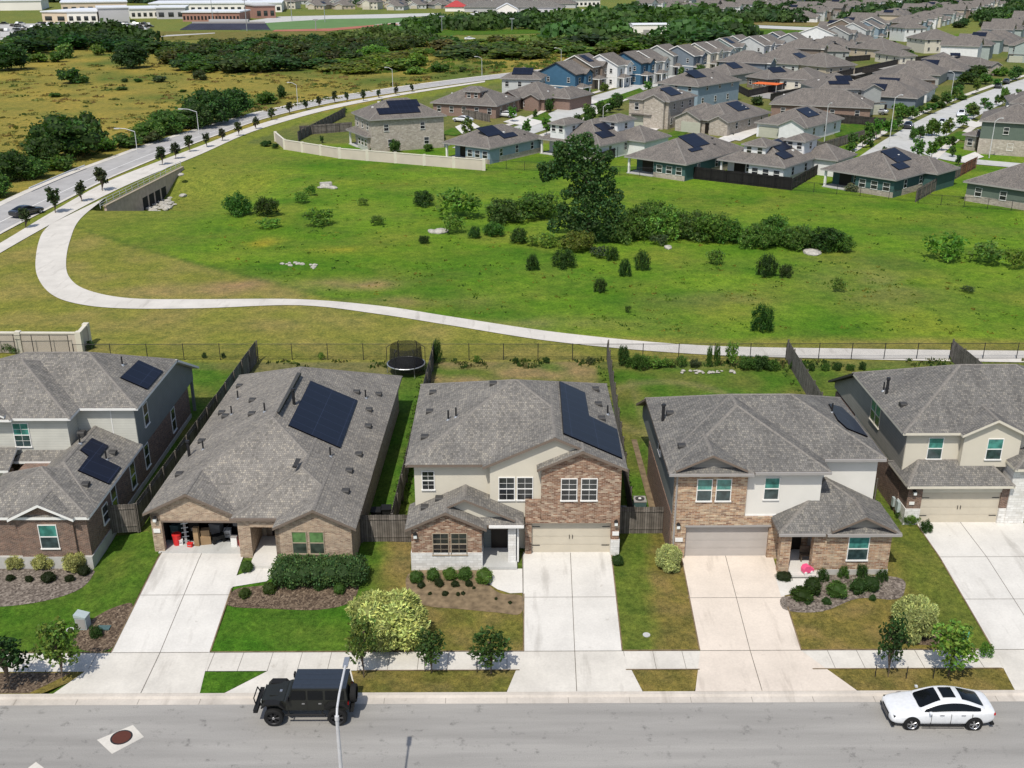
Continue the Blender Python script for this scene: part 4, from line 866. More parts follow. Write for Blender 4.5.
rl=W([(-60,270),(0,234),(60,203),(110,178),(170,153),(220,134),(270,117),(330,103),(380,95),(430,87.5),(490,79.5),(560,71)],.9); rh=W([(-60,240),(0,205),(60,178),(110,159),(160,141),(210,126),(260,112),(320,99.5),(372,91),(425,83.5),(485,76),(556,68)],.9)
strip('main_road',resample(rl,60),resample(rh,60),'asphalt_light',.90)
def offs(pl,d):
    out=[]
    for i,p in enumerate(pl):
        a=Vector(pl[max(0,i-1)]);b=Vector(pl[min(len(pl)-1,i+1)]); t=(b-a).normalized(); out.append((p[0]-t.y*d,p[1]+t.x*d))
    return out
rlr=resample(rl,60); rhr=resample(rh,60)
strip('road_kerb',offs(rlr,-.1),offs(rlr,.45),'trail',.93); strip('road_kerb',offs(rhr,-.4),offs(rhr,.9),'trail',.93)
ml_=[((a[0]*.62+b[0]*.38),(a[1]*.62+b[1]*.38)) for a,b in zip(rlr,rhr)]
strip('lane_marking',offs(ml_,-.07),offs(ml_,.07),'trim_white',.908)
# ---------------------------------------------------------------- foliage meshes
def ordw(i): 
    w=['first','second','third','fourth','fifth','sixth','seventh','eighth','ninth','tenth','eleventh','twelfth','thirteenth','fourteenth','fifteenth','sixteenth','seventeenth','eighteenth','nineteenth','twentieth']
    return w[i] if i<20 else {2:'twenty',3:'thirty',4:'forty',5:'fifty',6:'sixty',7:'seventy',8:'eighty',9:'ninety'}.get((i+1)//10,'')+('-'+['','first','second','third','fourth','fifth','sixth','seventh','eighth','ninth'][(i+1)%10] if (i+1)%10 else 'th')
def ordn(i):
    s=ordw(i); 
    return {'twentyth':'twentieth','thirtyth':'thirtieth','fortyth':'fortieth','fiftyth':'fiftieth','sixtyth':'sixtieth','seventyth':'seventieth','eightyth':'eightieth','ninetyth':'ninetieth'}.get(s,s)
def crown(name,seed,n,leaf,lobes,core=.72,elong=1.8,var=.35,mat='leaf',yel=.25,outw=.6):
    R=random.Random(seed); v=[];f=[];col=[]
    tot=sum(l[3]**2 for l in lobes)
    for (cx,cy,cz,r,*sq) in lobes:
        zs=sq[0] if sq else 1; lb=R.uniform(1-var*.7,1+var*.7); m=max(4,int(n*r*r/tot))
        for k in range(m):
            d=Vector((R.gauss(0,1),R.gauss(0,1),R.gauss(0,1))).normalized(); rr=r*R.uniform(.72,1.1)
            p=Vector((cx+d.x*rr,cy+d.y*rr,cz+d.z*rr*zs))
            if p.z<.02 or any((p.x-a)**2+(p.y-b)**2+((p.z-c)/(q[0] if q else 1))**2*1.<(s*.6)**2 for a,b,c,s,*q in lobes if (a,b,c)!=(cx,cy,cz)): continue
            a=(d*outw+Vector((R.gauss(0,.6),R.gauss(0,.6),R.gauss(0,.6)))).normalized(); b=a.orthogonal().normalized(); b=(b*cos(k)+a.cross(b)*sin(k)).normalized()
            L_=leaf*R.uniform(.6,1.4); w=L_/elong; i=len(v)
            v+= [tuple(p-a*L_*.5),tuple(p+b*w*.5),tuple(p+a*L_*.5),tuple(p-b*w*.5)]; f.append((i,i+1,i+2,i+3))
            g=lb*R.uniform(1-var,1+var); y=R.uniform(-yel,yel); c=(g*(1+y),g,g*(1-y*.5),1); col+=[c]*4
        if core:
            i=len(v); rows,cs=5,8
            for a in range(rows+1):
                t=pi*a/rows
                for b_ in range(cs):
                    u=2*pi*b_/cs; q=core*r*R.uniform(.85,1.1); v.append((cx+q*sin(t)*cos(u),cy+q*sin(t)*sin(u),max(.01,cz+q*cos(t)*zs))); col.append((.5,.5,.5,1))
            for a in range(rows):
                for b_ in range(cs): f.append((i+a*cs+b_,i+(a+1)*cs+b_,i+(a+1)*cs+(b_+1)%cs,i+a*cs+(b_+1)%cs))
    me=bpy.data.meshes.new(name); me.from_pydata(v,[],f); me.materials.append(MATS[mat])
    at=me.color_attributes.new('lf','FLOAT_COLOR','POINT'); at.data.foreach_set('color',[q for c in col for q in c]); me.update(); return me
def lobeset(seed,k,rx,z0,z1,r0,r1,zs=.85,egg=1.):
    R=random.Random(seed); o=[(0,0,(z0+z1)/2,rx*.55,zs)]
    for i in range(k):
        t=(i+.5)/k; z=z0+(z1-z0)*t; w=sqrt(max(.05,1-((t-.42)/.62)**2)); a=i*2.4+R.uniform(-.4,.4); d=rx*w*R.uniform(.45,.78)*egg
        o.append((d*cos(a),d*sin(a),z,R.uniform(r0,r1),zs))
    return o
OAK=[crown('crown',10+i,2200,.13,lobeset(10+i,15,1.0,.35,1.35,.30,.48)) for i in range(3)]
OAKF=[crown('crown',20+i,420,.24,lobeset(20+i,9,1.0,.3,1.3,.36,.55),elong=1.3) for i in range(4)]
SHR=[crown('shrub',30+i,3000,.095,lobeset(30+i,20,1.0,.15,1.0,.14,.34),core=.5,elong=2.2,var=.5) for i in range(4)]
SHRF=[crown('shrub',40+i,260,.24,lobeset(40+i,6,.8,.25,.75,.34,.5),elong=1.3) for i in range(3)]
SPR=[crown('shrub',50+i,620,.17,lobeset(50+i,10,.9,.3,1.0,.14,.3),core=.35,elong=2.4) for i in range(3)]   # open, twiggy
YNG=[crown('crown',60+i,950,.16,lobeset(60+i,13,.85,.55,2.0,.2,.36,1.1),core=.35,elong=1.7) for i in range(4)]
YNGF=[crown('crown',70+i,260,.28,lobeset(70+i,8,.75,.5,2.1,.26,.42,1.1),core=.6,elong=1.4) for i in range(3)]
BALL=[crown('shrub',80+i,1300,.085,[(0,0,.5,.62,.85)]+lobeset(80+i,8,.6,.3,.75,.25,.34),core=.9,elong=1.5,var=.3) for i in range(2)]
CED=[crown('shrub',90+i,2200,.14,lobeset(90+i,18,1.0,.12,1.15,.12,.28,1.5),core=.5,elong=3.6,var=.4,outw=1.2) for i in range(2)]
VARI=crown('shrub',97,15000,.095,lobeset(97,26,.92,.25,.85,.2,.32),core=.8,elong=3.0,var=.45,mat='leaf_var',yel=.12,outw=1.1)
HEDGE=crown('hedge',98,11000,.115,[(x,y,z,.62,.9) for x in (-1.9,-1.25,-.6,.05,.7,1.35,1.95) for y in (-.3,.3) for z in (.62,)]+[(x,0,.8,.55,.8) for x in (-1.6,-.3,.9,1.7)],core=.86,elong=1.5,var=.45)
def vs(py): t=(py-384)/F; return cos(P)-t*sin(P)
DK=(.050,.105,.023); MD=(.084,.168,.030); LT=(.13,.23,.038); YL=(.15,.20,.035); GY=(.08,.105,.045); BL=(.035,.085,.03)
def trunk_mb(h,r,crook=0,limbs=0,seed=0,spread=.5):
    m=MB(); R=random.Random(seed); p=Vector((0,0,-.15)); pts=[p]
    for i in range(4):
        q=Vector((R.uniform(-1,1)*crook,R.uniform(-1,1)*crook,h*(i+1)/4)); pts.append(q)
    for i in range(4): m.tube(pts[i],pts[i+1],r*(1-.18*i),r*(1-.18*(i+1)),7,'bark')
    for i in range(limbs):
        a=i*2.4+R.uniform(-.3,.3); s=pts[2+(i%3)]; L_=spread*R.uniform(.7,1.1); e=s+Vector((cos(a)*L_,sin(a)*L_,L_*R.uniform(.7,1.3))); m.tube(s,e,r*.45,r*.15,6,'bark')
        e2=e+Vector((cos(a+.6)*L_*.4,sin(a+.6)*L_*.4,L_*.4)); m.tube(e,e2,r*.16,r*.07,5,'bark')
    return m
def shrub(px,py,w,hpx,tpl,color,label,group,name='shrub',z=None,cat='shrub',rot=None):
    g=G(px,py,.88); zz=zg(g.x,g.y) if z is None else z; g=G(px,py,zz); s=scale_at(py)*33.6/(33.6-zz)
    W_=w/s; H_=hpx/(s*vs(py)); g.y+=W_*.3
    o=link(name,tpl,None,(g.x,g.y,zz-.03),random.uniform(0,6.28) if rot is None else rot,color)
    zt=max(v.co.z for v in tpl.vertices) if tpl.name not in ZT else ZT[tpl.name]; ZT[tpl.name]=zt
    wt=WT.setdefault(tpl.name,max(v.co.x for v in tpl.vertices)); o.scale=(W_/2/wt*1.03,W_/2/wt*1.03,max(.12,H_*.93)/zt)
    return tag(o,label,cat,group)
ZT={};WT={}
TRK={}
def tree(px,py,w,hpx,tpl,color,label,group,name='tree',th=.3,r=.07,z=None,limbs=4,xy=None,H=None,Wm=None):
    """py is the foot of the trunk; th the share of the height that is bare trunk"""
    if xy is None:
        g=G(px,py,.88); zz=zg(g.x,g.y) if z is None else z; g=G(px,py,zz); s=scale_at(py)*33.6/(33.6-zz); W_=w/s; H_=hpx/(s*vs(py))
    else: g=Vector((xy[0],xy[1],0)); zz=.9 if z is None else z; W_=Wm; H_=H
    t=root(name,label,'tree',(g.x,g.y,zz),random.uniform(0,6.28),group)
    zt=ZT.setdefault(tpl.name,max(v.co.z for v in tpl.vertices)); wt=WT.setdefault(tpl.name,max(v.co.x for v in tpl.vertices)); zb=min(.3,zt*.15)
    c=link('crown',tpl,t,(0,0,H_*th-zb*H_*(1-th)/zt*.5),0,color); c.scale=(W_/2/wt,W_/2/wt,H_*(1-th)/zt*1.04)
    k=(round(r,2),limbs)
    if k not in TRK: TRK[k]=mesh_of(trunk_mb(1,1,0.02/max(r,.05)*.0+.03,limbs,len(TRK),.28) if False else trunk_unit(limbs,len(TRK)),'trunk')
    tr=link('trunk',TRK[k],t); tr.scale=(r,r,H_*(th+.35*(1-th))); return t
def trunk_unit(limbs,seed):
    m=MB(); R=random.Random(seed); pts=[Vector((0,0,-.05))]+[Vector((R.uniform(-.5,.5),R.uniform(-.5,.5),(i+1)/4)) for i in range(4)]
    for i in range(4): m.tube(pts[i],pts[i+1],1-.18*i,.82-.18*i,7,'bark')
    for i in range(limbs):
        a=i*2.4; s=pts[2+(i%3)]; e=s+Vector((cos(a)*5,sin(a)*5,.28)); m.tube(s,e,.4,.15,5,'bark')
    return m
# ---------------------------------------------------------------- plants round the near houses
GN='shrubs in the front beds'
h_=link('hedge',HEDGE,None,(-10.65,51.4,.66),0,(.085,.155,.05)); h_.scale=(1.09,1.15,1.28); tag(h_,'big clipped leafy hedge under the double window of the open-garage bungalow','hedge')
for (px,py,w,hh,c,lab) in [(246.5,574,14,13,MD,'small round shrub beside the open-garage driveway by the porch step'),(244,600,14,11,(.07,.11,.02),'low round shrub at the driveway corner of the bungalow bed'),(269,596,15,13,(.07,.11,.02),'low round shrub at the left end of the big hedge'),
    (291,591,13,11,DK,'dark low shrub tucked under the left of the big hedge'),(319,592,13,11,DK,'dark low shrub under the middle of the big hedge'),(339,596,13,12,MD,'round shrub under the right part of the big hedge')]:
    shrub(px,py,w,hh,BALL[random.randrange(2)],c,lab,GN)
big=shrub(384,654,82,48,VARI,(.41,.45,.14),'huge pale yellow-green variegated bush between the bungalow and the centre house',None,name='variegated_bush'); 
shrub(670,574,27,27,VARI,(.40,.44,.16),'pale variegated bush at the left of the orange-brick house driveway',None,name='variegated_bush')
shrub(918,645,46,42,VARI,(.38,.42,.15),'big pale variegated bush on the lawn right of the pink-toy house',None,name='variegated_bush')
for i,(px,py,w,hh) in enumerate([(15,571,22,16),(43,571,22,18),(74,573,26,20),(62,566,16,16)]): shrub(px,py,w,hh,VARI,(.38,.38,.13),['spiky pale plant at the left end of the grey-gravel bed','second spiky pale plant in the grey-gravel bed','spiky pale plant under the window nearest the corner in the gravel bed','small spiky pale plant in the middle of the gravel bed'][i],'pale plants in the gravel bed',name='yucca_plant',cat='plant')
for i,(px,py,w,hh) in enumerate([(9.5,582,9,7),(28.5,583,9,7),(47,584,16,11),(69,583,10,8),(83,577,14,11)]): shrub(px,py,w,hh,BALL[i%2],(.03,.045,.012),f'dark little shrub in the front of the gravel bed, {ordn(i)} from the left','dark shrubs in the gravel bed')
for i,(px,py,w,hh,c) in enumerate([(416,585,15,14,MD),(433,583,15,14,MD),(450,582,15,14,LT),(465,582,16,14,MD),(484,586,19,17,LT)]): shrub(px,py,w,hh,BALL[i%2],c,f'rounded green shrub against the white stone base, {ordn(i)} from the left','green shrubs before the white stone base')
for i,(px,py,w,hh) in enumerate([(421,589,9,7),(439,588,11,9),(455,588,9,7),(469,588,8,8),(445,597,7,6),(458,597,5,5),(463,596,5,5),(496,601,4,4),(510,605,5,4),(430,596,5,4),(474,590,4,4)]): shrub(px,py,w,hh,BALL[i%2],(.035,.055,.015),f'tiny dark seedling in the brown mulch of the centre house bed, {ordn(i)} listed from the porch wall outward' if False else f'tiny dark shrub in the brown mulch of the centre house bed, {ordn(sorted(range(11),key=lambda k:[421,439,455,469,445,458,463,496,510,430,474][k]).index(i))} from the left','tiny shrubs in the centre house bed')
shrub(618,567,13,12,DK,DK,'x',None) if False else shrub(618,567,13,12,BALL[0],DK,'dark round shrub at the right foot of the centre house garage',GN)
for i,(px,py,w,hh,c) in enumerate([(824,584,15,15,DK),(844,580,14,14,MD),(862,580,14,16,DK),(883,583,14,14,DK),(803,603,24,13,(.045,.085,.012)),(813,598,19,20,(.04,.075,.014)),(838,600,22,17,MD),(859,596,20,16,DK),(872,594,20,17,DK),(808,606,7,6,DK),(827,606,10,8,DK),(873,602,8,7,DK),(785,582,18,8,(.04,.06,.02))]):
    shrub(px,py,w,hh,(CED if i<4 else BALL)[i%2],c,['upright dark shrub at the porch end of the pink-toy house wall','shrub left of the teal window of the pink-toy house','pointed dark shrub under the teal window of the pink-toy house','dark shrub at the right corner of the pink-toy house','sprawling low shrub by the path of the pink-toy house','tall rounded shrub at the path side of the grey mulch bed','broad leafy shrub in the middle of the grey mulch bed','dark rounded shrub right of the middle of the grey mulch bed','dark rounded shrub at the right end of the grey mulch bed','tiny plant between driveway and sprawling shrub','small plant at the front edge of the grey mulch bed','small plant below the right end shrub of the grey mulch bed','low planter shrub beside the porch column of the pink-toy house'][i],GN)
for i,(px,py,w,hh,c,l) in enumerate([(927,534,14,14,DK,'dark shrub left of the cream house garage'),(911,526,16,12,LT,'light green bush beside the meter boxes of the cream house'),(905,520,14,12,MD,'bush in the gap between the pink-toy house and the cream house'),(987,660,16,16,(.10,.22,.03),'bright green clump beside the right-hand driveway near the pavement'),(422,607,3,3,DK,'x'),(95,640,14,13,DK,'small dark shrub beside the grey utility cabinet')]):
    if l!='x': shrub(px,py,w,hh,(SHR[i%4] if i!=3 else SPR[0]),c,l,GN)
# ornamental street trees
for i,(px,py,w,hh,c,l,nn) in enumerate([(10,690,42,56,(.022,.052,.014),'dark leafy young tree at the left edge of the near verge','young_tree'),(63,681,48,62,(.10,.15,.03),'airy light green young tree over the left pavement','young_tree'),(364,678,32,64,(.09,.13,.03),'young tree in front of the huge variegated bush','young_tree'),
    (432,673,32,42,(.042,.078,.018),'young street tree left of the pair before the centre house','young_tree'),(491,674,38,45,(.042,.078,.018),'young street tree right of the pair before the centre house','young_tree'),(888,677,32,64,(.03,.062,.016),'dark narrow young tree left of the pair behind the white car','young_tree'),(948,677,46,54,(.11,.19,.03),'bright green spreading young tree right of the pair behind the white car','young_tree')]):
    tree(px,py,w,hh,YNG[i%4],tuple(q*1.25 for q in c),l,'young trees on the near verge',nn,th=.24,r=.035)
# stakes beside the young trees
for i,(px,py) in enumerate([(48,683),(425,672),(477,673),(875,677),(906,679),(933,679),(962,677)]):
    g=G(px,py,.14); m=MB(); m.tube((0,0,-.1),(0,0,.75),.022,.022,6,'metal_dark'); tag(m.build('tree_stake',None,(g.x,g.y,.14)),f'thin dark stake beside a young street tree, {ordn(i)} stake from the left','stake','stakes of the street trees')
# ---------------------------------------------------------------- meadow
BIG=crown('crown',5,15000,.36,[(-1.8,.2,12.0,1.5),(-3.3,0,11.2,1.3),(-.5,.3,11.2,1.5),(.8,0,9.9,1.3),(-2.3,.3,9.5,1.7),(-4.5,0,9.2,1.15),(-5.5,.1,8.5,.8),(-.6,-.2,8.3,1.6),(.5,.2,6.7,1.6),(-1.6,0,6.6,1.1),(1.8,.2,4.9,1.8),(-.5,-.2,4.5,1.9),(3.1,0,3.6,1.4),(-2.5,.2,2.9,1.4),(.6,-.5,2.2,2.0),(-3.4,.1,4.2,.8),(2.7,-.4,1.7,1.3),(2.1,.1,7.5,.95),(-1.2,-.6,1.6,1.5),(3.9,.2,2.2,.8),(-3.9,.4,12.0,.7),(-5.9,.2,9.6,.6),(1.9,-.2,10.9,.7),(3.2,.1,5.9,.8),(-3.0,.3,6.0,.7),(2.6,0,9.0,.6),(-.6,.1,13.2,.7),(-4.4,.2,2.0,.8)],core=.42,elong=1.5,var=.35)
g=G(590,243,.88); t=root('big_tree','tall dark irregular tree standing alone in the middle of the meadow','tree',(g.x,g.y+1,.88)); c=link('crown',BIG,t,color=(.058,.118,.034)); c.scale=(1.02,.92,.97)
tm=trunk_mb(9,.33,.35,7,3,2.0); tm.build('trunk',t)
SL=[(236,217,31,26,MD,0),(266,217,27,20,DK,0),(268,229,22,10,LT,1),(318,227,28,18,MD,1),(301,204,17,13,LT,1),(311,196,13,12,MD,1),(376,226,17,11,MD,1),(363,206,12,9,LT,1),(423,207,24,18,DK,0),(459,220,42,32,LT,1),(452,235,26,22,LT,1),(424,244,11,9,DK,0),(475,239,14,14,DK,0),(494,237,24,14,MD,0),(503,224,42,26,MD,0),(537,221,48,28,MD,0),(519,244,20,17,DK,0),(543,248,34,14,LT,1),(579,253,40,22,YL,0),(533,271,17,18,DK,2),(564,269,29,21,DK,2),(612,261,17,16,DK,2),(625,277,16,20,DK,2),(642,271,18,23,DK,2),(601,293,15,16,DK,2),(628,313,6,8,DK,1),
 (622,244,34,30,MD,0),(641,240,46,36,MD,0),(664,241,48,36,LT,0),(655,226,34,26,MD,0),(694,241,44,32,MD,0),(712,244,40,32,LT,0),(728,244,34,26,MD,0),(760,250,40,28,LT,0),(776,246,44,30,MD,0),(800,251,36,26,LT,0),(826,253,44,26,DK,0),(843,253,30,20,MD,0),(717,266,20,18,LT,1),(769,278,24,26,DK,2),(787,278,17,15,DK,2),(839,293,16,17,YL,1),(764,333,28,31,DK,2),(949,263,42,30,LT,1),(991,266,32,24,LT,1),(1018,270,24,22,LT,1),(969,293,16,7,GY,1),(600,258,22,12,GY,1),(660,246,20,12,GY,1)]
MDN={DK:'dark green',MD:'mid green',LT:'light green',YL:'yellow-green',GY:'grey-green'}
for i,(px,py,w,hh,c,ty) in enumerate(sorted(SL)):
    tp=[SHR,SPR,CED][ty]; tp=tp[i%len(tp)]; ds=['bushy','open twiggy','pointed dense'][ty]
    shrub(px,py,w,hh,tp,tuple(q*random.uniform(.85,1.15) for q in c),f'{MDN[c]} {ds} shrub in the open meadow, {ordn(i)} from the left','shrubs of the meadow',name=['round_shrub','twiggy_shrub','cedar_shrub'][ty])
# rocks: riprap at the culvert, small outcrops
def rockmesh(seed):
    R=random.Random(seed); bm=bmesh.new(); bmesh.ops.create_icosphere(bm,subdivisions=2,radius=1)
    for v in bm.verts: v.co*=1+.25*noise.noise(v.co*1.3+Vector((seed,0,0))); v.co.z*=.6
    me=bpy.data.meshes.new('rock'); bm.to_mesh(me); bm.free(); me.materials.append(MATS['rock']); return me
RK=[rockmesh(i) for i in range(4)]
def rock(x,y,z,s,i,label,group):
    o=link('rock',RK[i%4],None,(x,y,z),i*1.3); o.scale=(s,s*random.uniform(.7,1.1),s*random.uniform(.6,1)); tag(o,label,'rock',group)
n_=0
for px,py in [(148+random.uniform(0,28),0) for _ in range(46)]:
    py=211-(px-148)*.36+random.uniform(-5,6); g=G(px,py,-1.6); z=zg(g.x,g.y); g=G(px,py,z); rock(g.x,g.y,z+.1,random.uniform(.28,.62),n_,'pale limestone rock in the heap at the foot of the culvert wall','rocks heaped below the culvert'); n_+=1
for i,(px,py,s,l) in enumerate([(326,187,1.0,'small white rock outcrop high in the meadow'),(333,188,.7,'low rock beside the white outcrop in the meadow'),(320,188,.5,'little stone left of the white outcrop'),(440,232,1.1,'flat pale rock among the shrubs left of the big tree'),(432,232,.7,'small pale rock beside the flat rock left of the big tree'),(812,253,1.1,'long white slab under the right-hand shrubs of the meadow'),(668,248,.6,'grey stone under the shrubs right of the big tree'),(183,196,.6,'pale stone just above the culvert heap'),(181,175,.5,'pale stone at the upper end of the culvert wall')]):
    g=G(px,py,.88); rock(g.x,g.y,.95,s,i,l,'stones lying in the meadow')
for i in range(14):
    px=280+random.uniform(0,38); py=262+(px-280)*.12+random.uniform(-1.5,2.5); g=G(px,py,.88); rock(g.x,g.y,.9,random.uniform(.15,.35),i,'small white stone in the drainage row below the meadow edge','white stones at the meadow edge')
m=MB(); g=G(325,187,.88); m.box(-.9,.9,-.5,.5,-.2,.5,'rock'); m.box(-.5,.5,-.52,-.4,-.1,.35,'dark_room'); tag(m.build('drain_outlet',None,(g.x,g.y+1,.9),.3),'small pale drain outlet box set into the meadow bank','drain')
# backyard plants along the rear fence
BY=[(437,364,12,28,DK,2),(624,366,13,22,DK,0),(641,371,18,17,MD,0),(632,368,16,12,MD,0),(655,369,16,12,LT,1),(668,368,14,10,LT,1),(682,368,14,13,MD,1),(695,368,12,8,GY,0),(709.5,367,7,25,MD,2),(717,366,8,25,MD,2),(732,367,13,27,LT,1),(748,370,20,13,MD,0),(762,370,22,14,DK,0),(774,371,14,12,MD,0),(794,370,9,10,DK,0),(803,370,8,9,MD,0),(812,371,8,8,DK,0),(826,371,9,8,MD,0),(838,371,10,9,DK,0),(851,371,9,7,MD,0),(863,370,8,9,DK,0),
    (477,364,8,10,LT,1),(516,363,7,6,DK,0),(546,363,8,6,DK,0),(590,365,10,9,GY,1),(204,358,5,6,DK,0),(223,358,5,6,DK,0),(321,360,7,8,LT,1),(10,352,30,14,MD,0),(36,351,6,10,GY,1),(90,349,8,9,DK,0)]
for i,(px,py,w,hh,c,ty) in enumerate(sorted(BY)):
    tp=[SHR,SPR,CED][ty]; shrub(px,py,w,hh,tp[i%len(tp)],c,f'{MDN[c]} {["bushy","wispy","upright narrow"][ty]} plant along the rear yard fence, {ordn(i)} from the left','plants along the rear fence')
for i in range(26):
    px=682+random.uniform(0,55); g=G(px,372+random.uniform(-1,1.5),.88); rock(g.x,g.y,.92,random.uniform(.1,.2),i,'small white edging stone of the rear flower border','white edging stones')
# ---------------------------------------------------------------- fences
def wood_fence(A_,B_,label,h=1.85,mat='boards',group='wooden fences between the yards',z=.88,name='wood_fence',posts=True,cap=None):
    A_=Vector(A_);B_=Vector(B_); d=B_-A_; L_=d.length; a=atan2(d.y,d.x)
    t=root(name,label,'fence',(A_.x,A_.y,z),a,group); m=MB(); n=max(1,int(L_/2.4)); R=random.Random(int(L_*100))
    for i in range(n):
        x0=L_*i/n; x1=L_*(i+1)/n; hh=h+R.uniform(-.03,.03); m.box(x0+.01,x1-.01,-.012,.012,-.1,hh,mat)
    m.build('board_panel',t)
    r=MB()
    for zz in (.35,h-.3): r.box(0,L_,-.05,-.013,zz-.045,zz+.045,mat)
    if cap: r.box(0,L_,-.07,.07,h+.04,h+.08,cap)
    r.build('rail',t)
    if posts:
        me=POST.setdefault((mat,h),None)
        if me is None: p=MB(); p.box(-.045,.045,-.14,-.05,-.1,h+.05,mat); me=POST[(mat,h)]=mesh_of(p,'post')
        for i in range(n+1): link('post',me,t,(L_*i/n,0,0))
    return t
POST={}
wood_fence((-22.75,57),(-21.9,86.6),'weathered wooden fence between the left house and the open-garage bungalow')
wood_fence((-6.95,55.6),(-6.3,86.6),'weathered wooden fence between the bungalow and the centre house')
wood_fence((7.7,56.4),(8.9,86.6),'long weathered fence between the centre house and the orange-brick house')
wood_fence((23.7,60),(24.7,86.6),'weathered fence between the pink-toy house yard and the cream house')
wood_fence((39.6,60),(39.2,86.6),'weathered fence peeking out behind the cream house roof')
wood_fence((-24.3,56.8),(-22.75,57),'short wooden gate between the left house and the bungalow',group='front gates between the houses',mat='boards')
wood_fence((-8.75,55.5),(-5.4,55.55),'wooden fence across the gap between bungalow and centre house',group='front gates between the houses')
wood_fence((6.65,56.4),(9.65,56.4),'wooden fence across the gap right of the centre house',group='front gates between the houses')
def link_fence(pts,label,h=1.2,step=2.7,z=.88,group='wire mesh fences',alpha=True,name='chain_link_fence'):
    t=root(name,label,'fence',(pts[0][0],pts[0][1],z),0,group); o=Vector(pts[0]); r=MB(); w=MB(); 
    p=MB(); p.tube((0,0,-.1),(0,0,h+.06),.035,.035,6,'metal_dark'); pm=mesh_of(p,'post')
    for a,b in zip(pts,pts[1:]):
        a=Vector(a)-o;b=Vector(b)-o; L_=(b-a).length; n=max(1,int(L_/step))
        for i in range(n+1): q=a+(b-a)*i/n; link('post',pm,t,(q.x,q.y,0))
        r.tube((a.x,a.y,h),(b.x,b.y,h),.025,.025,6,'metal_dark'); r.tube((a.x,a.y,.05),(b.x,b.y,.05),.012,.012,4,'metal_dark')
        w.poly([(a.x,a.y,.05),(b.x,b.y,.05),(b.x,b.y,h),(a.x,a.y,h)],'wire_mesh')
    r.build('rail',t); w.build('wire_mesh',t); return t
link_fence([(-38,86.9),(-22,86.9),(-6.3,86.8),(8.9,86.7),(24.7,86.7),(39.2,86.7),(60,86.7)],'long black chain link fence along the back of the near yards',h=1.45)
# pale block wall at the left
def block_wall(pts,label,h,z,t_=.25):
    for k,(a,b) in enumerate(zip(pts,pts[1:])): pass
    r=root('block_wall',label,'wall',(pts[0][0],pts[0][1],z)); o=Vector(pts[0]); m=MB(); c=MB(); pmb=MB()
    for a,b in zip(pts,pts[1:]):
        a=Vector(a)-o;b=Vector(b)-o; d=(b-a).normalized(); n=Vector((-d.y,d.x))*t_/2
        for mm,hh0,hh1,e,mat in ((m,-.3,h,1,'wall_block'),(c,h+.003,h+.12,1.4,'trim_cream')):
            q=[a-n*e,b-n*e,b+n*e,a+n*e]; bot=[(p.x,p.y,hh0) for p in q]; top=[(p.x,p.y,hh1) for p in q]
            mm.poly(top,mat); 
            for i in range(4): j=(i+1)%4; mm.poly([bot[i],bot[j],top[j],top[i]],mat)
        L_=(b-a).length; k=max(1,int(L_/5))
        for i in range(k+(1 if (b+o-Vector(pts[-1])).length<.01 else 0)): q=a+(b-a)*i/k; pmb.box(q.x-.25,q.x+.25,q.y-.25,q.y+.25,-.3,h+.2,'trim_cream')
    m.build('wall_panel',r); c.build('cap',r); pmb.build('pier',r); return r
block_wall([(-60,89.3),(-38.2,88.9),(-38.4,91.2)],'pale stone block wall behind the left house',1.75,.88)
link_fence([(-60,88.6),(-39,88.4)],'black wire fence in front of the pale block wall at the left',h=1.75,step=1.6)
# trampoline
g=G(404,378,.88)
t=root('trampoline','round black trampoline with a tall safety net behind the bungalow','trampoline',(g.x+.1,g.y+1.3,.88)); m=MB()
R_=1.6
ring=[(R_*cos(a*pi/12),R_*sin(a*pi/12),.85) for a in range(25)]
m.path(ring,.05,6,'metal_grey')
for a in range(0,24,4): m.tube((ring[a][0],ring[a][1],.85),(ring[a][0]*1.02,ring[a][1]*1.02,0),.03,.03,6,'metal_grey')
m.build('frame',t)
m=MB(); m.poly([(.97*x,.97*y,.84) for x,y,_ in ring[:-1]],'canvas_black'); m.poly([(.97*x,.97*y,.80) for x,y,_ in ring[:-1]][::-1],'canvas_black'); m.build('jumping_mat',t)
m=MB()
for a in range(24): p,q=ring[a],ring[a+1]; m.poly([(p[0]*.9,p[1]*.9,.86),(q[0]*.9,q[1]*.9,.86),(q[0]*.82,q[1]*.82,2.45),(p[0]*.82,p[1]*.82,2.45)],'netting')
m.build('safety_net',t)
for a in range(0,24,4): m=MB(); m.path([(ring[a][0]*1.02,ring[a][1]*1.02,.3),(ring[a][0]*1.02,ring[a][1]*1.02,2.3),(ring[a][0]*.82,ring[a][1]*.82,2.5)],.03,6,'metal_dark'); m.build('net_pole',t)
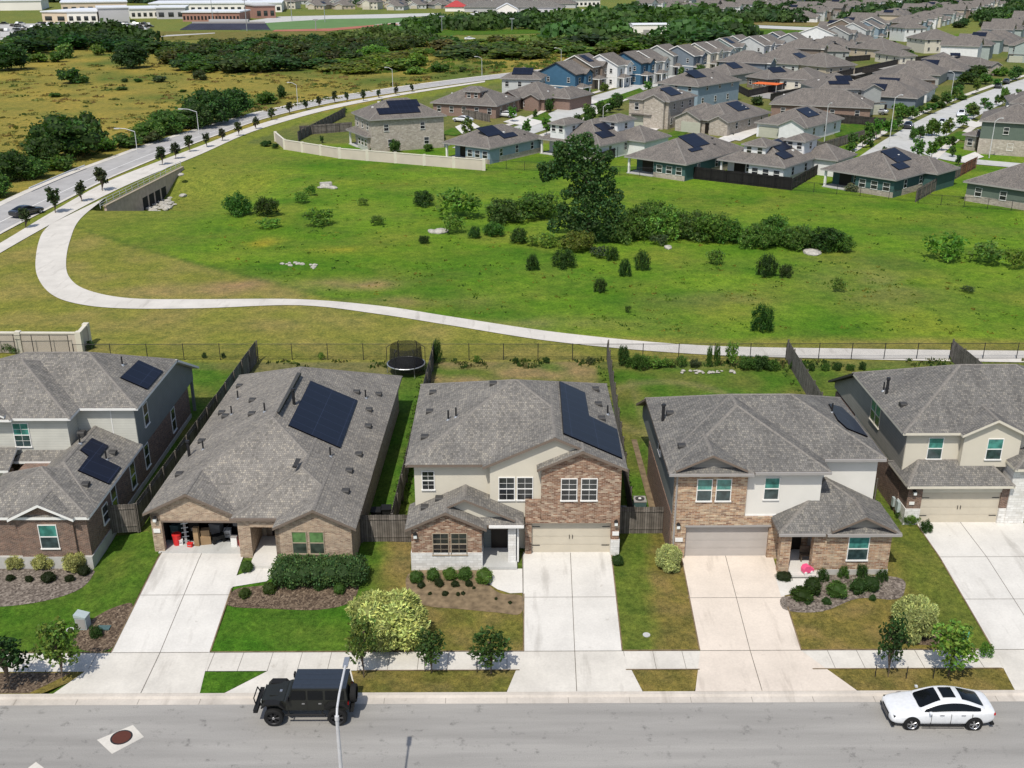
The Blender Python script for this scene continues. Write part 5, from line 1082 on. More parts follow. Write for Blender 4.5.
# air conditioners, bins
def ac(x,y,label,z=.9):
    t=root('air_conditioner',label,'air conditioner',(x,y,z),0,'air conditioners beside the houses'); m=MB(); m.box(-.42,.42,-.42,.42,0,.08,'concrete_grey'); m.box(-.38,.38,-.38,.38,.08,.82,'plastic_teal'); m.box(-.4,.4,-.4,.4,.82,.88,'trim_grey'); m.build('body',t)
    f=MB(); f.tube((0,0,.88),(0,0,.9),.3,.3,16,'trim_dark'); f.tube((0,0,.9),(0,0,.93),.1,.1,10,'trim_white'); f.build('fan_grille',t)
ac(8.5,59.2,'round-topped air conditioner between the centre house and the orange-brick house'); ac(7.15,57.9,'air conditioner against the right wall of the centre house')
for i,(x,y,c,l) in enumerate([(-8.1,57.6,'black_plastic','black wheeled bin behind the gate, nearer the bungalow'),(-7.5,57.9,'black_plastic','black wheeled bin behind the gate, nearer the fence')]):
    t=root('wheelie_bin',l,'bin',(x,y,.9),0,'bins behind the gate'); m=MB(); m.prism([(-.27,0.05),(.27,.05),(.3,1.0),(-.3,1.0)],-.3,.3,c); m.build('body',t); m=MB(); m.box(-.32,.32,-.36,.34,1.0,1.06,c); m.build('lid',t)
    for s in (-.28,.28): m=MB(); m.tube((s-.03,.25,.1),(s+.03,.25,.1),.1,.1,10,'tyre'); m.build('wheel',t)
# utility cabinets, covers
g=G(84,628,.25); t=root('utility_cabinet','grey utility cabinet on the mulch beside the left driveway','cabinet',(g.x,g.y,zg(g.x,g.y)),-.1); m=MB(); m.box(-.3,.3,-.25,.25,0,.75,'cabinet'); m.prism([(-.33,.75),(.33,.75),(.33,.8),(-.33,.95)],-.28,.28,'cabinet'); m.build('body',t); m=MB(); m.box(-.26,.26,-.27,-.255,.08,.68,'trim_grey'); m.build('door',t)
g=G(104,630,.25); m=MB(); m.box(-.35,.35,-.2,.2,0,.06,'plastic_teal'); tag(m.build('utility_cover',None,(g.x,g.y,zg(g.x,g.y)+.02)),'low grey-green ground cover right of the utility cabinet','cover')
g=G(965,641,.3); t=root('utility_pedestal','green utility pedestal beside the spreading street tree','cabinet',(g.x,g.y,zg(g.x,g.y))); m=MB(); m.tube((0,0,0),(0,0,.6),.14,.13,10,'plastic_green'); m.build('body',t); m=MB(); m.tube((0,0,.6),(0,0,.75),.17,.12,10,'plastic_green'); m.build('cap',t)
for px,py,l in ((646.5,635,'round grey valve cover in the lawn right of the centre driveway'),(70,629,'pale valve box lid in the grass left of the utility cabinet')):
    g=G(px,py,.3); m=MB(); m.tube((0,0,0),(0,0,.04),.2,.2,12,'concrete_grey'); tag(m.build('valve_cover',None,(g.x,g.y,zg(g.x,g.y)+.01)),l,'cover')
# manhole
cs=W([(97,740),(133,725),(144,737),(112,754)],0.); m=MB(); m.poly([(x,y,.008) for x,y in cs],'concrete_walk'); tag(m.build('manhole_apron'),kind='structure')
if True:
    n=m.f[0]; me=bpy.data.objects['manhole_apron'].data
    if me.polygons[0].normal.z<0: me.flip_normals()
g=G(121.5,737.5,0); t=root('manhole_cover','rusty round manhole cover in a concrete square on the street','manhole cover',(g.x,g.y,.01)); m=MB(); m.tube((0,0,0),(0,0,.012),.43,.43,24,'rust'); m.build('lid',t)
m=MB(); m.tube((0,0,0),(0,0,.008),.5,.5,24,'metal_dark'); m.build('rim',t)
for px,py in ((34,765),(40,768)): pass
cs=W([(28,768),(36,762),(44,768),(36,775)],0.); m=MB(); m.poly([(x,y,.008) for x,y in cs[::-1]],'concrete_walk'); o_=m.build('manhole_apron'); tag(o_,kind='structure')
# toy and bench on the porch
t=root('toy_car','pink plastic ride-on toy on the porch step','toy',(17.25,51.75,.98),.3); m=MB(); m.prism([(-.3,.08),(.3,.08),(.34,.28),(.15,.34),(.05,.5),(-.22,.5),(-.32,.32)],-.18,.18,'plastic_pink'); m.build('body',t)
for x in (-.2,.2): m=MB(); m.tube((x,-.22,.09),(x,.22,.09),.09,.09,10,'trim_white'); m.build('wheel',t)
t=root('porch_bench','dark wooden bench on the porch behind the pink toy','bench',(17.6,53.0,1.02)); m=MB(); m.box(-.45,.3,-.2,.2,.38,.43,'bark'); m.build('seat',t); m=MB(); m.box(-.45,.3,.17,.21,.45,.85,'bark'); m.build('backrest',t)
for x in (-.4,.25): m=MB(); m.box(x-.03,x+.03,-.18,.18,0,.38,'bark'); m.build('leg',t)
# foreground lamp, standing on the camera's side of the street
t=root('street_lamp','tall pale street lamp rising from the bottom edge in front of the black four-wheel drive','street lamp',(-6.3,31.5,0)); m=MB(); m.tube((0,0,-.1),(0,0,7.5),.10,.065,12,'pole_paint'); m.tube((0,0,-.1),(0,0,.35),.17,.15,12,'pole_paint'); m.tube((0,0,7.45),(0,0,7.62),.085,.08,12,'pole_paint'); m.build('pole',t)
m=MB(); m.path([(0,0,7.6),(0,.2,7.85),(0,.8,8.0),(0.0,2.4,8.05)],.045,10,'pole_paint'); m.build('arm',t)
m=MB(); m.box(-.10,.10,2.35,2.95,8.0,8.07,'metal_grey'); o_=m.build('lamp_head',t); m=MB(); m.box(-.08,.08,2.45,2.9,7.985,7.999,'lamp_lens'); m.build('lens',o_)
# ---------------------------------------------------------------- vehicles
def wheel_parts(parent,x,y,r,w,side,rimr=.68,spokes=5,rim='rim'):
    t=bpy.data.objects.new('wheel',None); COL.objects.link(t); t.parent=parent; t.location=(x,y,r); t.empty_display_size=.2
    m=MB(); n=28
    prof=[(r*.70,-w/2),(r*.93,-w/2),(r,-w*.36),(r,w*.36),(r*.93,w/2),(r*.70,w/2)]
    for k in range(n):
        a,b=2*pi*k/n,2*pi*(k+1)/n
        for (r0,y0),(r1,y1) in zip(prof,prof[1:]): m.poly([(r0*cos(a),y0,r0*sin(a)),(r0*cos(b),y0,r0*sin(b)),(r1*cos(b),y1,r1*sin(b)),(r1*cos(a),y1,r1*sin(a))],'tyre')
    m.build('tyre',t)
    m=MB(); rr=r*.7; s=side
    yy=s*w*.32
    for k in range(n): 
        a,b=2*pi*k/n,2*pi*(k+1)/n; m.poly([(rr*cos(a),s*w/2,rr*sin(a)),(rr*cos(b),s*w/2,rr*sin(b)),(rr*.88*cos(b),yy,rr*.88*sin(b)),(rr*.88*cos(a),yy,rr*.88*sin(a))],rim)
    m.poly([(rr*.9*cos(2*pi*k/n),s*w*.12,rr*.9*sin(2*pi*k/n)) for k in range(n)],'black_plastic')
    for k in range(spokes):
        a=2*pi*k/spokes
        for da in (-.16,.16): m.tube((rr*.16*cos(a),s*w*.38,rr*.16*sin(a)),(rr*.9*cos(a+da),s*w*.36,rr*.9*sin(a+da)),rr*.085,rr*.07,5,rim)
    m.tube((0,s*w*.2,0),(0,s*w*.44,0),rr*.2,rr*.18,12,rim); m.tube((0,s*w*.43,0),(0,s*w*.46,0),rr*.22,rr*.2,12,'rim'); m.build('rim',t)
    return t
def lofted(name,parent,stations,mat,sub=1,gl=None):
    """stations: (x,[(y,z)...]) half rings from the bottom centre to the top centre"""
    v=[];f=[];gi=[]; n=len(stations[0][1])
    for x,pr in stations:
        full=[(y,z) for y,z in pr]+[(-y,z) for y,z in reversed(pr[1:-1])]
        v+= [(x,y,z) for y,z in full]
    k=2*n-2
    for i in range(len(stations)-1):
        for j in range(k): a=i*k+j;b=i*k+(j+1)%k; f.append((a,b,b+k,a+k)); gi.append(1 if gl and (i,min(j,k-1-j)) in gl else 0)
    f.append(tuple(range(k))[::-1]); f.append(tuple(range((len(stations)-1)*k,len(stations)*k)))
    me=bpy.data.meshes.new(name); me.from_pydata(v,[],f); me.materials.append(MATS[mat]); me.materials.append(MATS['car_glass']); me.polygons.foreach_set('use_smooth',[True]*len(f)); me.polygons.foreach_set('material_index',gi+[0,0])
    bm=bmesh.new(); bm.from_mesh(me); bmesh.ops.recalc_face_normals(bm,faces=bm.faces[:]); bm.to_mesh(me); bm.free()
    me.uv_layers.new(name='UVMap'); o=link(name,me,parent)
    if sub: s=o.modifiers.new('s','SUBSURF'); s.levels=sub; s.render_levels=sub
    return o
def quadpatch(parent,name,A_,B_,C_,D_,mat,off=.01,bulge=0,seg=6):
    """A B bottom edge, D C top edge; slightly proud of the body"""
    A_,B_,C_,D_=map(Vector,(A_,B_,C_,D_)); n=(B_-A_).cross(D_-A_).normalized(); m=MB()
    g=[[A_.lerp(B_,i/seg).lerp(D_.lerp(C_,i/seg),j/seg)+n*(off+bulge*sin(pi*i/seg)*1.) for i in range(seg+1)] for j in range(seg+1)]
    for j in range(seg):
        for i in range(seg): m.poly([g[j][i],g[j][i+1],g[j+1][i+1],g[j+1][i]],mat)
    return m.build(name,parent,smooth=False)
def sedan(name,label,loc,rz,paint='car_white',detail=True,group=None,cat='car'):
    t=root(name,label,cat,loc,rz,group)
    S_=[(2.46,.36,.52,.58,.60),(2.40,.24,.60,.68,.80),(2.2,.2,.67,.76,.885),(1.75,.2,.75,.85,.925),(1.3,.2,.81,.91,.935),(.9,.2,.86,.95,.935),(.2,.2,.90,.93,.935),(-.8,.2,.93,.95,.935),(-1.35,.2,.95,.98,.93),(-1.7,.2,.96,1.04,.915),(-2.1,.22,.95,1.04,.88),(-2.38,.3,.90,1.0,.80),(-2.46,.42,.78,.86,.70)]
    st=[(x,[(0,zl),(hw*.8,zl),(hw*.97,zl+.12),(hw,(zl+zs)/2),(hw*.985,zs-.05),(hw*.93,zs+.02),(hw*.72,zt-.01),(0,zt+.02)]) for x,zl,zs,zt,hw in S_]
    lofted('body',t,st,paint,2)
    # cabin: base ring and roof ring
    B=lambda x,w0,zb,wt,zt,zc,pw=.09:(x,[(0,.78),(w0-.02,.78),(w0,zb),(wt,zt),(wt-pw,zt+.035),(0,zc)])
    gh=[(1.12,[(0,.80),(.70,.80),(.74,.925),(.72,.935),(.64,.945),(0,.985)]),B(.98,.80,.93,.74,.99,1.05),B(.55,.86,.935,.69,1.19,1.25),B(.16,.875,.945,.645,1.345,1.425),B(-.33,.88,.955,.62,1.385,1.465),B(-.41,.88,.958,.618,1.387,1.467),B(-.88,.875,.965,.60,1.365,1.44),B(-1.30,.865,.975,.64,1.235,1.31),B(-1.72,.83,.99,.70,1.09,1.155),(-2.0,[(0,.8),(.74,.8),(.78,1.0),(.74,1.02),(.66,1.03),(0,1.07)])]
    lofted('cabin',t,gh,paint,2,{(0,4),(1,4),(2,4),(6,4),(7,4),(8,4),(1,2),(2,2),(3,2),(4,2),(5,2),(6,2),(7,2)})
    if detail:
        m=MB(); m.box(-.60,-.0,-.36,.36,1.43,1.462,'car_glass'); m.build('sunroof',t)
        m=MB(); m.box(2.41,2.475,-.42,.42,.30,.60,'black_plastic'); 
        for i in range(4): m.box(2.47,2.48,-.4,.4,.34+.06*i,.355+.06*i,'rim')
        m.build('grille',t)
        m=MB(); m.box(2.25,2.40,-.86,.86,.19,.27,'black_plastic'); m.box(-2.42,-2.25,-.8,.8,.2,.3,'black_plastic'); m.build('bumper_trim',t)
        for s in (1,-1):
            m=MB(); m.prismx([(s*.52,.60),(s*.80,.60),(s*.78,.68),(s*.52,.66)][::s],2.1,2.33,'car_glass'); m.build('headlight',t)
            m=MB(); m.prismx([(s*.5,.76),(s*.80,.76),(s*.78,.86),(s*.5,.86)][::s],-2.41,-2.2,'red_lens'); m.build('taillight',t)
            m=MB(); m.prismx([(s*.93,.97),(s*1.06,.96),(s*1.07,1.04),(s*.93,1.06)][::s],.66,.78,paint); m.build('side_mirror',t)
            for x in (.05,-.95): m=MB(); m.box(x,x+.2,min(s*.925,s*.955),max(s*.925,s*.955),.84,.865,'rim'); m.build('door_handle',t)
            m=MB()
            for x in (.62,-.3,-1.28): m.box(x,x+.012,min(s*.90,s*.945),max(s*.90,s*.945),.30,.90,'black_plastic')
            m.box(-1.0,1.0,min(s*.90,s*.945),max(s*.90,s*.945),.2,.25,'black_plastic'); m.build('door_seam',t)
            for x in (1.5,-1.42):
                m=MB(); m.tube((x,s*.80,.345),(x,s*.952,.345),.395,.395,28,'black_plastic'); m.build('wheel_arch',t)
    for x in (1.5,-1.42):
        for s in (1,-1): wheel_parts(t,x,s*.86,.345,.235,s)
    return t
def solid(name,parent,f,mat): m=MB(); f(m); return m.build(name,parent)
def jeep(label,loc,rz):
    t=root('off_road_vehicle',label,'four-wheel drive',loc,rz); B='car_green'; K='black_plastic'
    bev=lambda o,w=.04: (lambda md:(setattr(md,'width',w),setattr(md,'segments',2)))(o.modifiers.new('b','BEVEL'))
    m=MB(); m.prism([(-2.0,.78),(1.0,.78),(1.0,1.28),(.85,1.34),(-2.0,1.34)],-.80,.80,B); bev(m.build('body',t))
    # hood narrows to the grille
    v=MB(); a=[(1.0,.74),(2.02,.56)]; z0=.80
    pts=[(1.0,-.76,1.30),(1.0,.76,1.30),(2.05,.56,1.20),(2.05,-.56,1.20)]; bot=[(x,y,.85) for x,y,_ in pts]
    v.poly(pts[::-1],B) if False else v.poly([pts[0],pts[3],pts[2],pts[1]],B)
    for i in range(4): j=(i+1)%4; v.poly([pts[i],pts[j],bot[j],bot[i]],B)
    o=v.build('hood',t)
    m=MB(); m.box(1.35,1.75,-.3,.3,1.245,1.275,B); m.build('hood_bulge',o); m=MB(); m.box(1.2,1.32,-.1,.05,1.27,1.30,'rim'); m.build('hood_latch',o)
    m=MB(); m.box(2.04,2.10,-.62,.62,.82,1.22,B); g_=m.build('grille',t); bev(g_,.03)
    m=MB()
    for i in range(7): y=-.27+i*.09; m.box(2.098,2.106,y-.025,y+.025,.9,1.15,K)
    m.build('grille_slot',g_)
    for s in (1,-1): m=MB(); m.tube((2.09,s*.44,1.05),(2.13,s*.44,1.05),.1,.1,16,'lamp_lens'); m.build('headlight',t)
    # fenders: flat flares over the wheels
    for x0,x1,xa,xb in ((.92,2.05,1.12,1.9),(-2.1,-.9,-1.9,-1.1)):
        for s in (1,-1):
            m=MB(); y0,y1=sorted((s*.62,s*.98)); m.prism([(x0,.98),(x0+.08,.98),(xa+.12,1.20),(xb-.12,1.20),(x1-.05,1.02),(x1,1.05),(xb-.05,1.27),(xa+.05,1.27)],y0,y1,K); m.build('fender',t)
    # hardtop and windows
    v=MB(); lo_=[(.82,-.78,1.34),(.82,.78,1.34),(-2.0,.78,1.34),(-2.0,-.78,1.34)]; hi_=[(.55,-.68,1.93),(.55,.68,1.93),(-1.93,.70,1.95),(-1.93,-.70,1.95)]
    for i in range(4): j=(i+1)%4; v.poly([lo_[i],lo_[j],hi_[j],hi_[i]],B)
    o=v.build('cabin',t)
    v=MB(); v.box(-1.97,.56,-.70,.70,1.94,2.02,'hardtop')
    for i in range(3): v.box(-1.9,.5,-.5+.4*i,-.3+.4*i,2.02,2.035,'hardtop')
    r_=v.build('roof_panel',t); bev(r_,.03)
    def sd(xa,xb,z0=1.40,z1=1.84):
        for s in (1,-1):
            yy=lambda z: s*(.785-(z-1.34)*.155); q=[(xa,yy(z0),z0),(xb,yy(z0),z0),(xb,yy(z1),z1),(min(xa,.62),yy(z1),z1)]
            if s>0: q=[q[1],q[0],q[3],q[2]] 
            else: q=[q[0],q[1],q[2],q[3]]
            quadpatch(t,'side_window',*(q if s<0 else q),'car_glass',-.012 if True else 0).location=(0,s*.018,0)
    sd(.70,-.05); sd(-.15,-.85); sd(-.97,-1.85)
    quadpatch(t,'windscreen',(.80,.68,1.4),(.80,-.68,1.4),(.60,-.62,1.88),(.60,.62,1.88),'car_glass',.012)
    quadpatch(t,'rear_window',(-2.0,-.6,1.42),(-2.0,.6,1.42),(-1.95,.58,1.85),(-1.95,-.58,1.85),'car_glass',.012)
    # bumpers, hoop, steps
    m=MB(); m.box(2.25,2.45,-.85,.85,.68,.86,K); m.box(2.0,2.28,-.35,-.25,.7,.82,K); m.box(2.0,2.28,.25,.35,.7,.82,K); o=m.build('front_bumper',t)
    m=MB(); m.path([(2.38,-.5,.86),(2.48,-.42,1.2),(2.48,.42,1.2),(2.38,.5,.86)],.03,8,K); m.build('bull_bar',o)
    m=MB(); m.box(-2.25,-2.05,-.8,.8,.68,.84,K); m.build('rear_bumper',t)
    for s in (1,-1):
        m=MB(); m.path([(.95,s*.93,.62),(-.95,s*.93,.62)],.05,8,K); m.tube((.8,s*.93,.62),(.8,s*.6,.75),.03,.03,6,K); m.tube((-.8,s*.93,.62),(-.8,s*.6,.75),.03,.03,6,K); m.build('side_step',t)
        m=MB(); m.box(.72,.80,min(s*.82,s*1.06),max(s*.82,s*1.06),1.42,1.62,K); m.build('side_mirror',t)
        for x in (.0,-.78): m=MB(); m.box(x,x+.14,min(s*.80,s*.83),max(s*.80,s*.83),1.16,1.2,'rim'); m.build('door_handle',t)
        m=MB()
        for x in (.80,-.10,-.90): m.box(x,x+.015,min(s*.795,s*.808),max(s*.795,s*.808),.82,1.34,'black_plastic')
        m.build('door_seam',t)
    m=MB(); m.box(-1.9,1.9,-.5,.5,.55,.79,K); m.tube((1.5,-.8,.46),(1.5,.8,.46),.06,.06,8,K); m.tube((-1.5,-.8,.46),(-1.5,.8,.46),.06,.06,8,K); m.build('chassis',t)
    for x in (1.5,-1.5):
        for s in (1,-1): wheel_parts(t,x,s*.84,.46,.31,s,spokes=6,rim='metal_dark')
    w=wheel_parts(t,-2.2,0,.44,.29,-1,spokes=6,rim='metal_dark'); w.location=(-2.2,.05,1.2); w.rotation_euler=(0,0,pi/2); w.name='spare_wheel'
    for s in (1,-1): m=MB(); m.box(-2.04,-2.0,min(s*.62,s*.76),max(s*.62,s*.76),1.0,1.2,'red_lens'); m.build('taillight',t)
    return t
g=G(301,719,.0); jeep('black boxy four-wheel drive with a blue-black hardtop and spare wheel, parked at the kerb',(g.x+.33,g.y+.45,.004),pi)
g=G(937,724,.0); sedan('parked_car','shiny white saloon car with black sunroof parked at the right of the near street',(g.x+.12,g.y+.5,.004),pi-.012,'car_white')
g=G(27,217,.0); 
FARC={}
def far_car(px,py,rz,paint,label,kind='car'):
    g=G(px,py,.9); k=(paint,)
    if k not in FARC: FARC[k]=sedan('parked_car',label,(g.x,g.y,.91),rz,paint,False,'parked cars in the far streets'); t=FARC[k]
    else: t=copytree(FARC[k]); t.name='parked_car'; t['label']=label; t.location=(g.x,g.y,.91); t.rotation_euler=(0,0,rz)
    return t
far_car(27,215,radians(66),'car_black','black car driving on the road at the left edge behind the young trees').location.z=.91
CF=[(463,122,radians(140),'car_white','white car on the driveway of the pale brick corner house'),(506,117,radians(150),'car_white','white pickup-like car parked before the brown brick houses'),(908,128,radians(64),'car_black','dark car at the left kerb of the right-hand far street'),(942,125,radians(64),'car_white','white car in the right-hand far street nearer the middle'),(961,116,radians(244),'car_white','white car at the right kerb of the right-hand far street'),(998,88,radians(62),'car_black','black car far up the right-hand street'),(1006,83.5,radians(62),'car_black','second black car far up the right-hand street'),(877,114,radians(150),'car_silver','silver car on a driveway left of the right-hand street'),(470,40,0,'car_white','white vehicle standing at the playing field edge')]
for a in CF: far_car(*a)
# ---------------------------------------------------------------- houses beyond the meadow
TW={'white':(.68,.68,.67),'cream':(.58,.54,.45),'grey':(.33,.34,.33),'pale grey':(.48,.49,.48),'blue':(.05,.125,.20),'slate':(.15,.18,.21),'blue-grey':(.24,.31,.36),'green':(.11,.14,.115),'teal':(.05,.105,.10),'tan':(.45,.38,.29),'mint':(.33,.38,.36),'brown':(.20,.16,.13)}
GRPN='houses of the estate beyond the meadow'
def wmesh(w,h,fr='trim_white'):
    return window
def town_house(pL,pR,ze,D,wall,label,base='siding_tint',st=1,view='rear',solar_=None,back=None,p=.46,shing='shingle_far',fas='trim_grey',win=4,gab=None,xy=None,rz=None,Wd=None,garx=None,lower=None,wing=None,pop=None,pat=True):
    """pL,pR: photographed left and right eave corners of the face towards the camera, eave at height ze"""
    if pL is not None:
        a=G(*pL,.88+ze); b=G(*pR,.88+ze); d=(b-a); Wd=d.length; rz=atan2(d.y,d.x); o=(a+b)/2
    else: o=Vector((xy[0],xy[1],0))
    ov=.5; W2=Wd/2; t=root('house',label,'house',(o.x,o.y,.88),rz,GRPN); col=TW[wall]
    x0,x1,y0,y1=-W2+ov,W2-ov,ov,D-ov
    m=MB(); ax='y' if D>Wd else 'x'; roof(m,-W2,W2,0,D,ze,p,ax,('h','h'),top=shing,fascia=fas,t=.22)
    if gab: # (x centre, width, projection) gables facing the camera
        for gx,gw,pj in gab: roof(m,gx-gw/2,gx+gw/2,-pj,min(D/2,gw),ze,p+.02,'y',top=shing,fascia=fas,t=.2)
    if wing:
        for wx0,wx1,wy0,wy1 in wing: roof(m,wx0,wx1,wy0,wy1,ze,p+.01,'y' if wy1-wy0>wx1-wx0 else 'x',('h','h'),top=shing,fascia=fas,t=.21)
    if pop:
        for qx0,qx1,qy0,qy1,qz in pop: roof(m,qx0-.4,qx1+.4,qy0-.4,qy1+.4,qz,.4,'y' if qy1-qy0>qx1-qx0 else 'x',('h','h'),top=shing,fascia=fas,t=.2)
    m.build('roof',t)
    m=MB()
    if wing:
        for wx0,wx1,wy0,wy1 in wing: m.box(wx0+.5,wx1-.5,wy0+.5,wy1-.5,-.3,ze-.06,base)
    if pop:
        for qx0,qx1,qy0,qy1,qz in pop: m.box(qx0,qx1,qy0,qy1,ze,qz-.02,base)
    if view=='rear' and st==1:       # covered patio at the left end, row of windows at the right
        xm=x0+(x1-x0)*.46
        m.box(xm,x1,y0,y0+2.6,-.3,ze-.05,base); m.box(x0,x1,y0+2.6,y1,-.3,ze-.05,base)
    else: m.box(x0,x1,y0,y1,-.3,ze-.05,base)
    if gab:
        for gx,gw,pj in gab: gable_wall(m,gx-gw/2+.3,gx+gw/2-.3,-pj+.35,y0+.3,-.3,ze,p+.02,gx,base,ov=.3,drop=.2)
    m.build('wall',t,color=col)
    if base=='siding_tint' and st==2 and lower:
        m=MB(); m.box(x0-.06,x1+.06,y0-.06,y1+.06,-.3,2.7,lower); m.build('wall',t,label='x') if False else m.build('wall',t)
    elif lower:
        m=MB(); m.box(x0-.05,x1+.05,y0-.05 if view!='rear' else y0+2.7,y1+.05,-.3,.9,lower); m.build('stone_base',t)
    if view=='rear' and st==1:
        for x in (x0+.15,): m=MB(); m.box(x-.15,x+.15,y0,y0+.3,-.1,ze-.1,'trim_white'); m.build('porch_column',t)
        m=MB(); m.box(x0-.1,xm,y0-.2,y0+2.6,-.2,.06,'concrete_grey'); m.build('patio_floor',t)
        m=MB(); m.box(x0+1.2,x0+3.2,y0+2.53,y0+2.59,.1,2.2,'dark_door'); m.build('patio_door',t)
        n=3
        for i in range(n): window(t,xm+(x1-xm)*(i+.6)/(n+.2),y0-.02,.85,1.0,1.15,pane='pane_far')
        window(t,xm-1.2,y0+2.57,.8,.9,1.2,pane='pane_far')
        m=MB(); m.box(xm,x1,y0-.04,y0-.005,-.3,.75,lower or 'siding_pale'); m.build('wainscot',t)
    elif view=='front':
        gx0=x0+.5 if garx is None else garx; 
        garage_door(t,gx0,gx0+4.4,y0-.1-(gab[0][2]-.35+.5 if gab and abs(gab[0][0]-(gx0+2.2))<2.5 else 0),0,h=2.15,mat='door_sage',handles=False,panels=False)
        window(t,min(x1-1.4,gx0+7),y0-.03-(gab[-1][2]-.1 if gab and len(gab)>1 else 0),.8,1.2,1.3,pane='pane_far')
        m=MB(); m.box(gx0+4.9,gx0+5.7,y0-.05,y0+.02,0,2.1,'dark_door'); m.build('front_entry',t)
        if st==2: 
            for fx in (.2,.5,.8): window(t,x0+(x1-x0)*fx,y0-.03,3.5,.9,1.3,pane='pane_far')
            m=MB(); m.box(gx0-.4,gx0+4.8,y0-1.1,y0+.1,2.55,2.7,shing); m.build('canopy_roof',t)
    else:
        for i in range(win): window(t,x0+(x1-x0)*(i+.5)/win,y0-.03,.9,.9,1.2,pane='pane_far')
        if st==2:
            for i in range(win): window(t,x0+(x1-x0)*(i+.4)/win,y0-.03,3.7,.85,1.15,pane='pane_far')
    # side windows
    for i in range(3):
        window(t,x1+.02,y0+(y1-y0)*(i+.7)/3.3,1.0 if st==1 else 3.8,.8,1.2,rz=pi/2,pane='pane_far')
        if st==2: window(t,x1+.07 if lower else x1+.02,y0+(y1-y0)*(i+.4)/3.3,.9,.8,1.2,rz=pi/2,pane='pane_far')
        window(t,x0-.02,y0+(y1-y0)*(i+.7)/3.3,1.0 if st==1 else 3.8,.8,1.2,rz=-pi/2,pane='pane_far')
    if pop:
        for qx0,qx1,qy0,qy1,qz in pop:
            n_=max(1,int((qx1-qx0)/1.4))
            for i in range(n_): window(t,qx0+(qx1-qx0)*(i+.5)/n_,qy0-.03,qz-1.35,.8,1.0,pane='pane_far')
            window(t,qx1+.02,(qy0+qy1)/2,qz-1.5,.8,1.0,rz=pi/2,pane='pane_far')
    if solar_ and len(solar_)==2:
        A1,A2=solar_
        if A1[0]==A2[0] and A1[1]<A2[2] and A2[1]<A1[2]:
            if A2[3]<A1[3]: A2=(A2[0],A2[1],A2[2],A2[3],min(A2[4],A1[3]-.02))
            else: A1=(A1[0],A1[1],A1[2],A1[3],min(A1[4],A2[3]-.02))
            solar_=[A1,A2]
    if solar_:      # (u0,u1,v0,v1) patches on the right-hand or front slope: side, along, up
        for s,a0,a1,u0,u1 in solar_:
            half=min(Wd,D)/2
            if s=='r': f=lambda a,u:Vector((W2-u,a,ze+u*p)); n=Vector((p,0,1))
            elif s=='l': f=lambda a,u:Vector((-W2+u,a,ze+u*p)); n=Vector((-p,0,1))
            else: f=lambda a,u:Vector((a,u,ze+u*p)); n=Vector((0,-p,1))
            n.normalize(); q=[f(a0,u0),f(a1,u0),f(a1,u1),f(a0,u1)]; q=[v+n*.13 for v in q]
            if (q[1]-q[0]).cross(q[2]-q[1]).dot(n)<0: q=q[::-1]
            panel_mesh(t,q,n,'solar' if s!='f' else 'solar')
    R=random.Random(int(o.x*7+o.y)); 
    for i in range(4 if (o.y<260) else 0):
        s=R.choice((-1,1)); u=R.uniform(1.5,min(W2,D/2)-.8); a=R.uniform(D*.3,D*.75); m=MB(); m.box(-.18,.18,-.18,.18,-.1,.16,'trim_white' if i<2 else 'trim_dark'); m.build('roof_vent',t,(s*(W2-u),a,ze+u*p))
    return t
def zz(ox,oy,k,*a): return [(ox+x/k,oy+y/k) for x,y in a]
# nearest row: their backs face the meadow
c1=zz(864,90,6.4,(5,525),(195,565))
town_house((820.5,168.5),(896.5,180),2.75,17,'teal','single-storey teal house with blue solar roof and thin wire fence at the meadow',lower='stone_far',solar_=[('r',5.5,10,3.0,6.0),('r',3.5,7,1.6,4.5)],wing=[(0,8.3,9,16.5)])
town_house((716.5,159),(785.5,167.5),2.75,17,'white','white-walled house with big L-shaped solar panels behind the black fence at the meadow',lower='siding_pale',solar_=[('r',2.5,6,1.5,4.2),('r',4.5,9,3.2,5.8)],pop=[(-2.6,1.2,2.6,7,5.2),(1.4,4.6,9.5,14.5,5.5)],wing=[(2,10,11,19)])
town_house((624,156),(686.5,164.5),2.75,20,'teal','teal-backed house with covered patio just right of the big tree crown',lower='stone_far',solar_=[('r',7,12,3.0,6.2),('r',5,8.5,2.2,5.0)])
town_house((537,138),(600,146),2.75,17,'white','white two-level house with twin solar panels directly behind the big tree',solar_=[('r',3,7,1.6,3.4),('r',5.5,10,3.4,5.4)],pop=[(-4.4,-1.2,.6,6,5.6),(.5,4.4,9,14.5,5.7)],wing=[(2,10.5,9,18)])
town_house((441.5,142.2),(490,148.5),2.75,16,'blue-grey','blue-grey house with dark L-shaped solar array at the right end of the pale garden wall',lower='stone_far',solar_=[('f',-2.5,1.2,3.2,5.6),('f',.8,4.0,4.0,6.4)] if False else [('r',3,7.5,2.8,5.5),('r',6,10,1.6,4.2)])
# right-hand house cut by the frame
town_house((963,181),(1046,193),2.85,18,'green','dark green single-storey house with white windows at the right edge beyond the meadow',lower='stone_far',view='side',win=3)
# brick corner house, two storeys with a lower wing
town_house((369,120),(447,115.3),5.9,11.5,'tan','tall pale brick corner house with big black solar array, behind the pale garden wall',base='stone_far',st=2,view='side',win=2,solar_=[('f',-5.2,2.8,1.2,3.0),('f',-2.6,3.4,3.0,5.0)],p=.5)
g1=G(345.5,128.6,3.6); town_house(None,None,2.75,9,'tan','lower patio wing of the pale brick corner house',base='stone_far',view='rear',xy=(-27.3,200.5),rz=radians(-52),Wd=10) if False else None
town_house((345.5,129),(366,137),2.75,9,'tan','low open patio building on the left of the pale brick corner house',base='stone_far',view='rear')
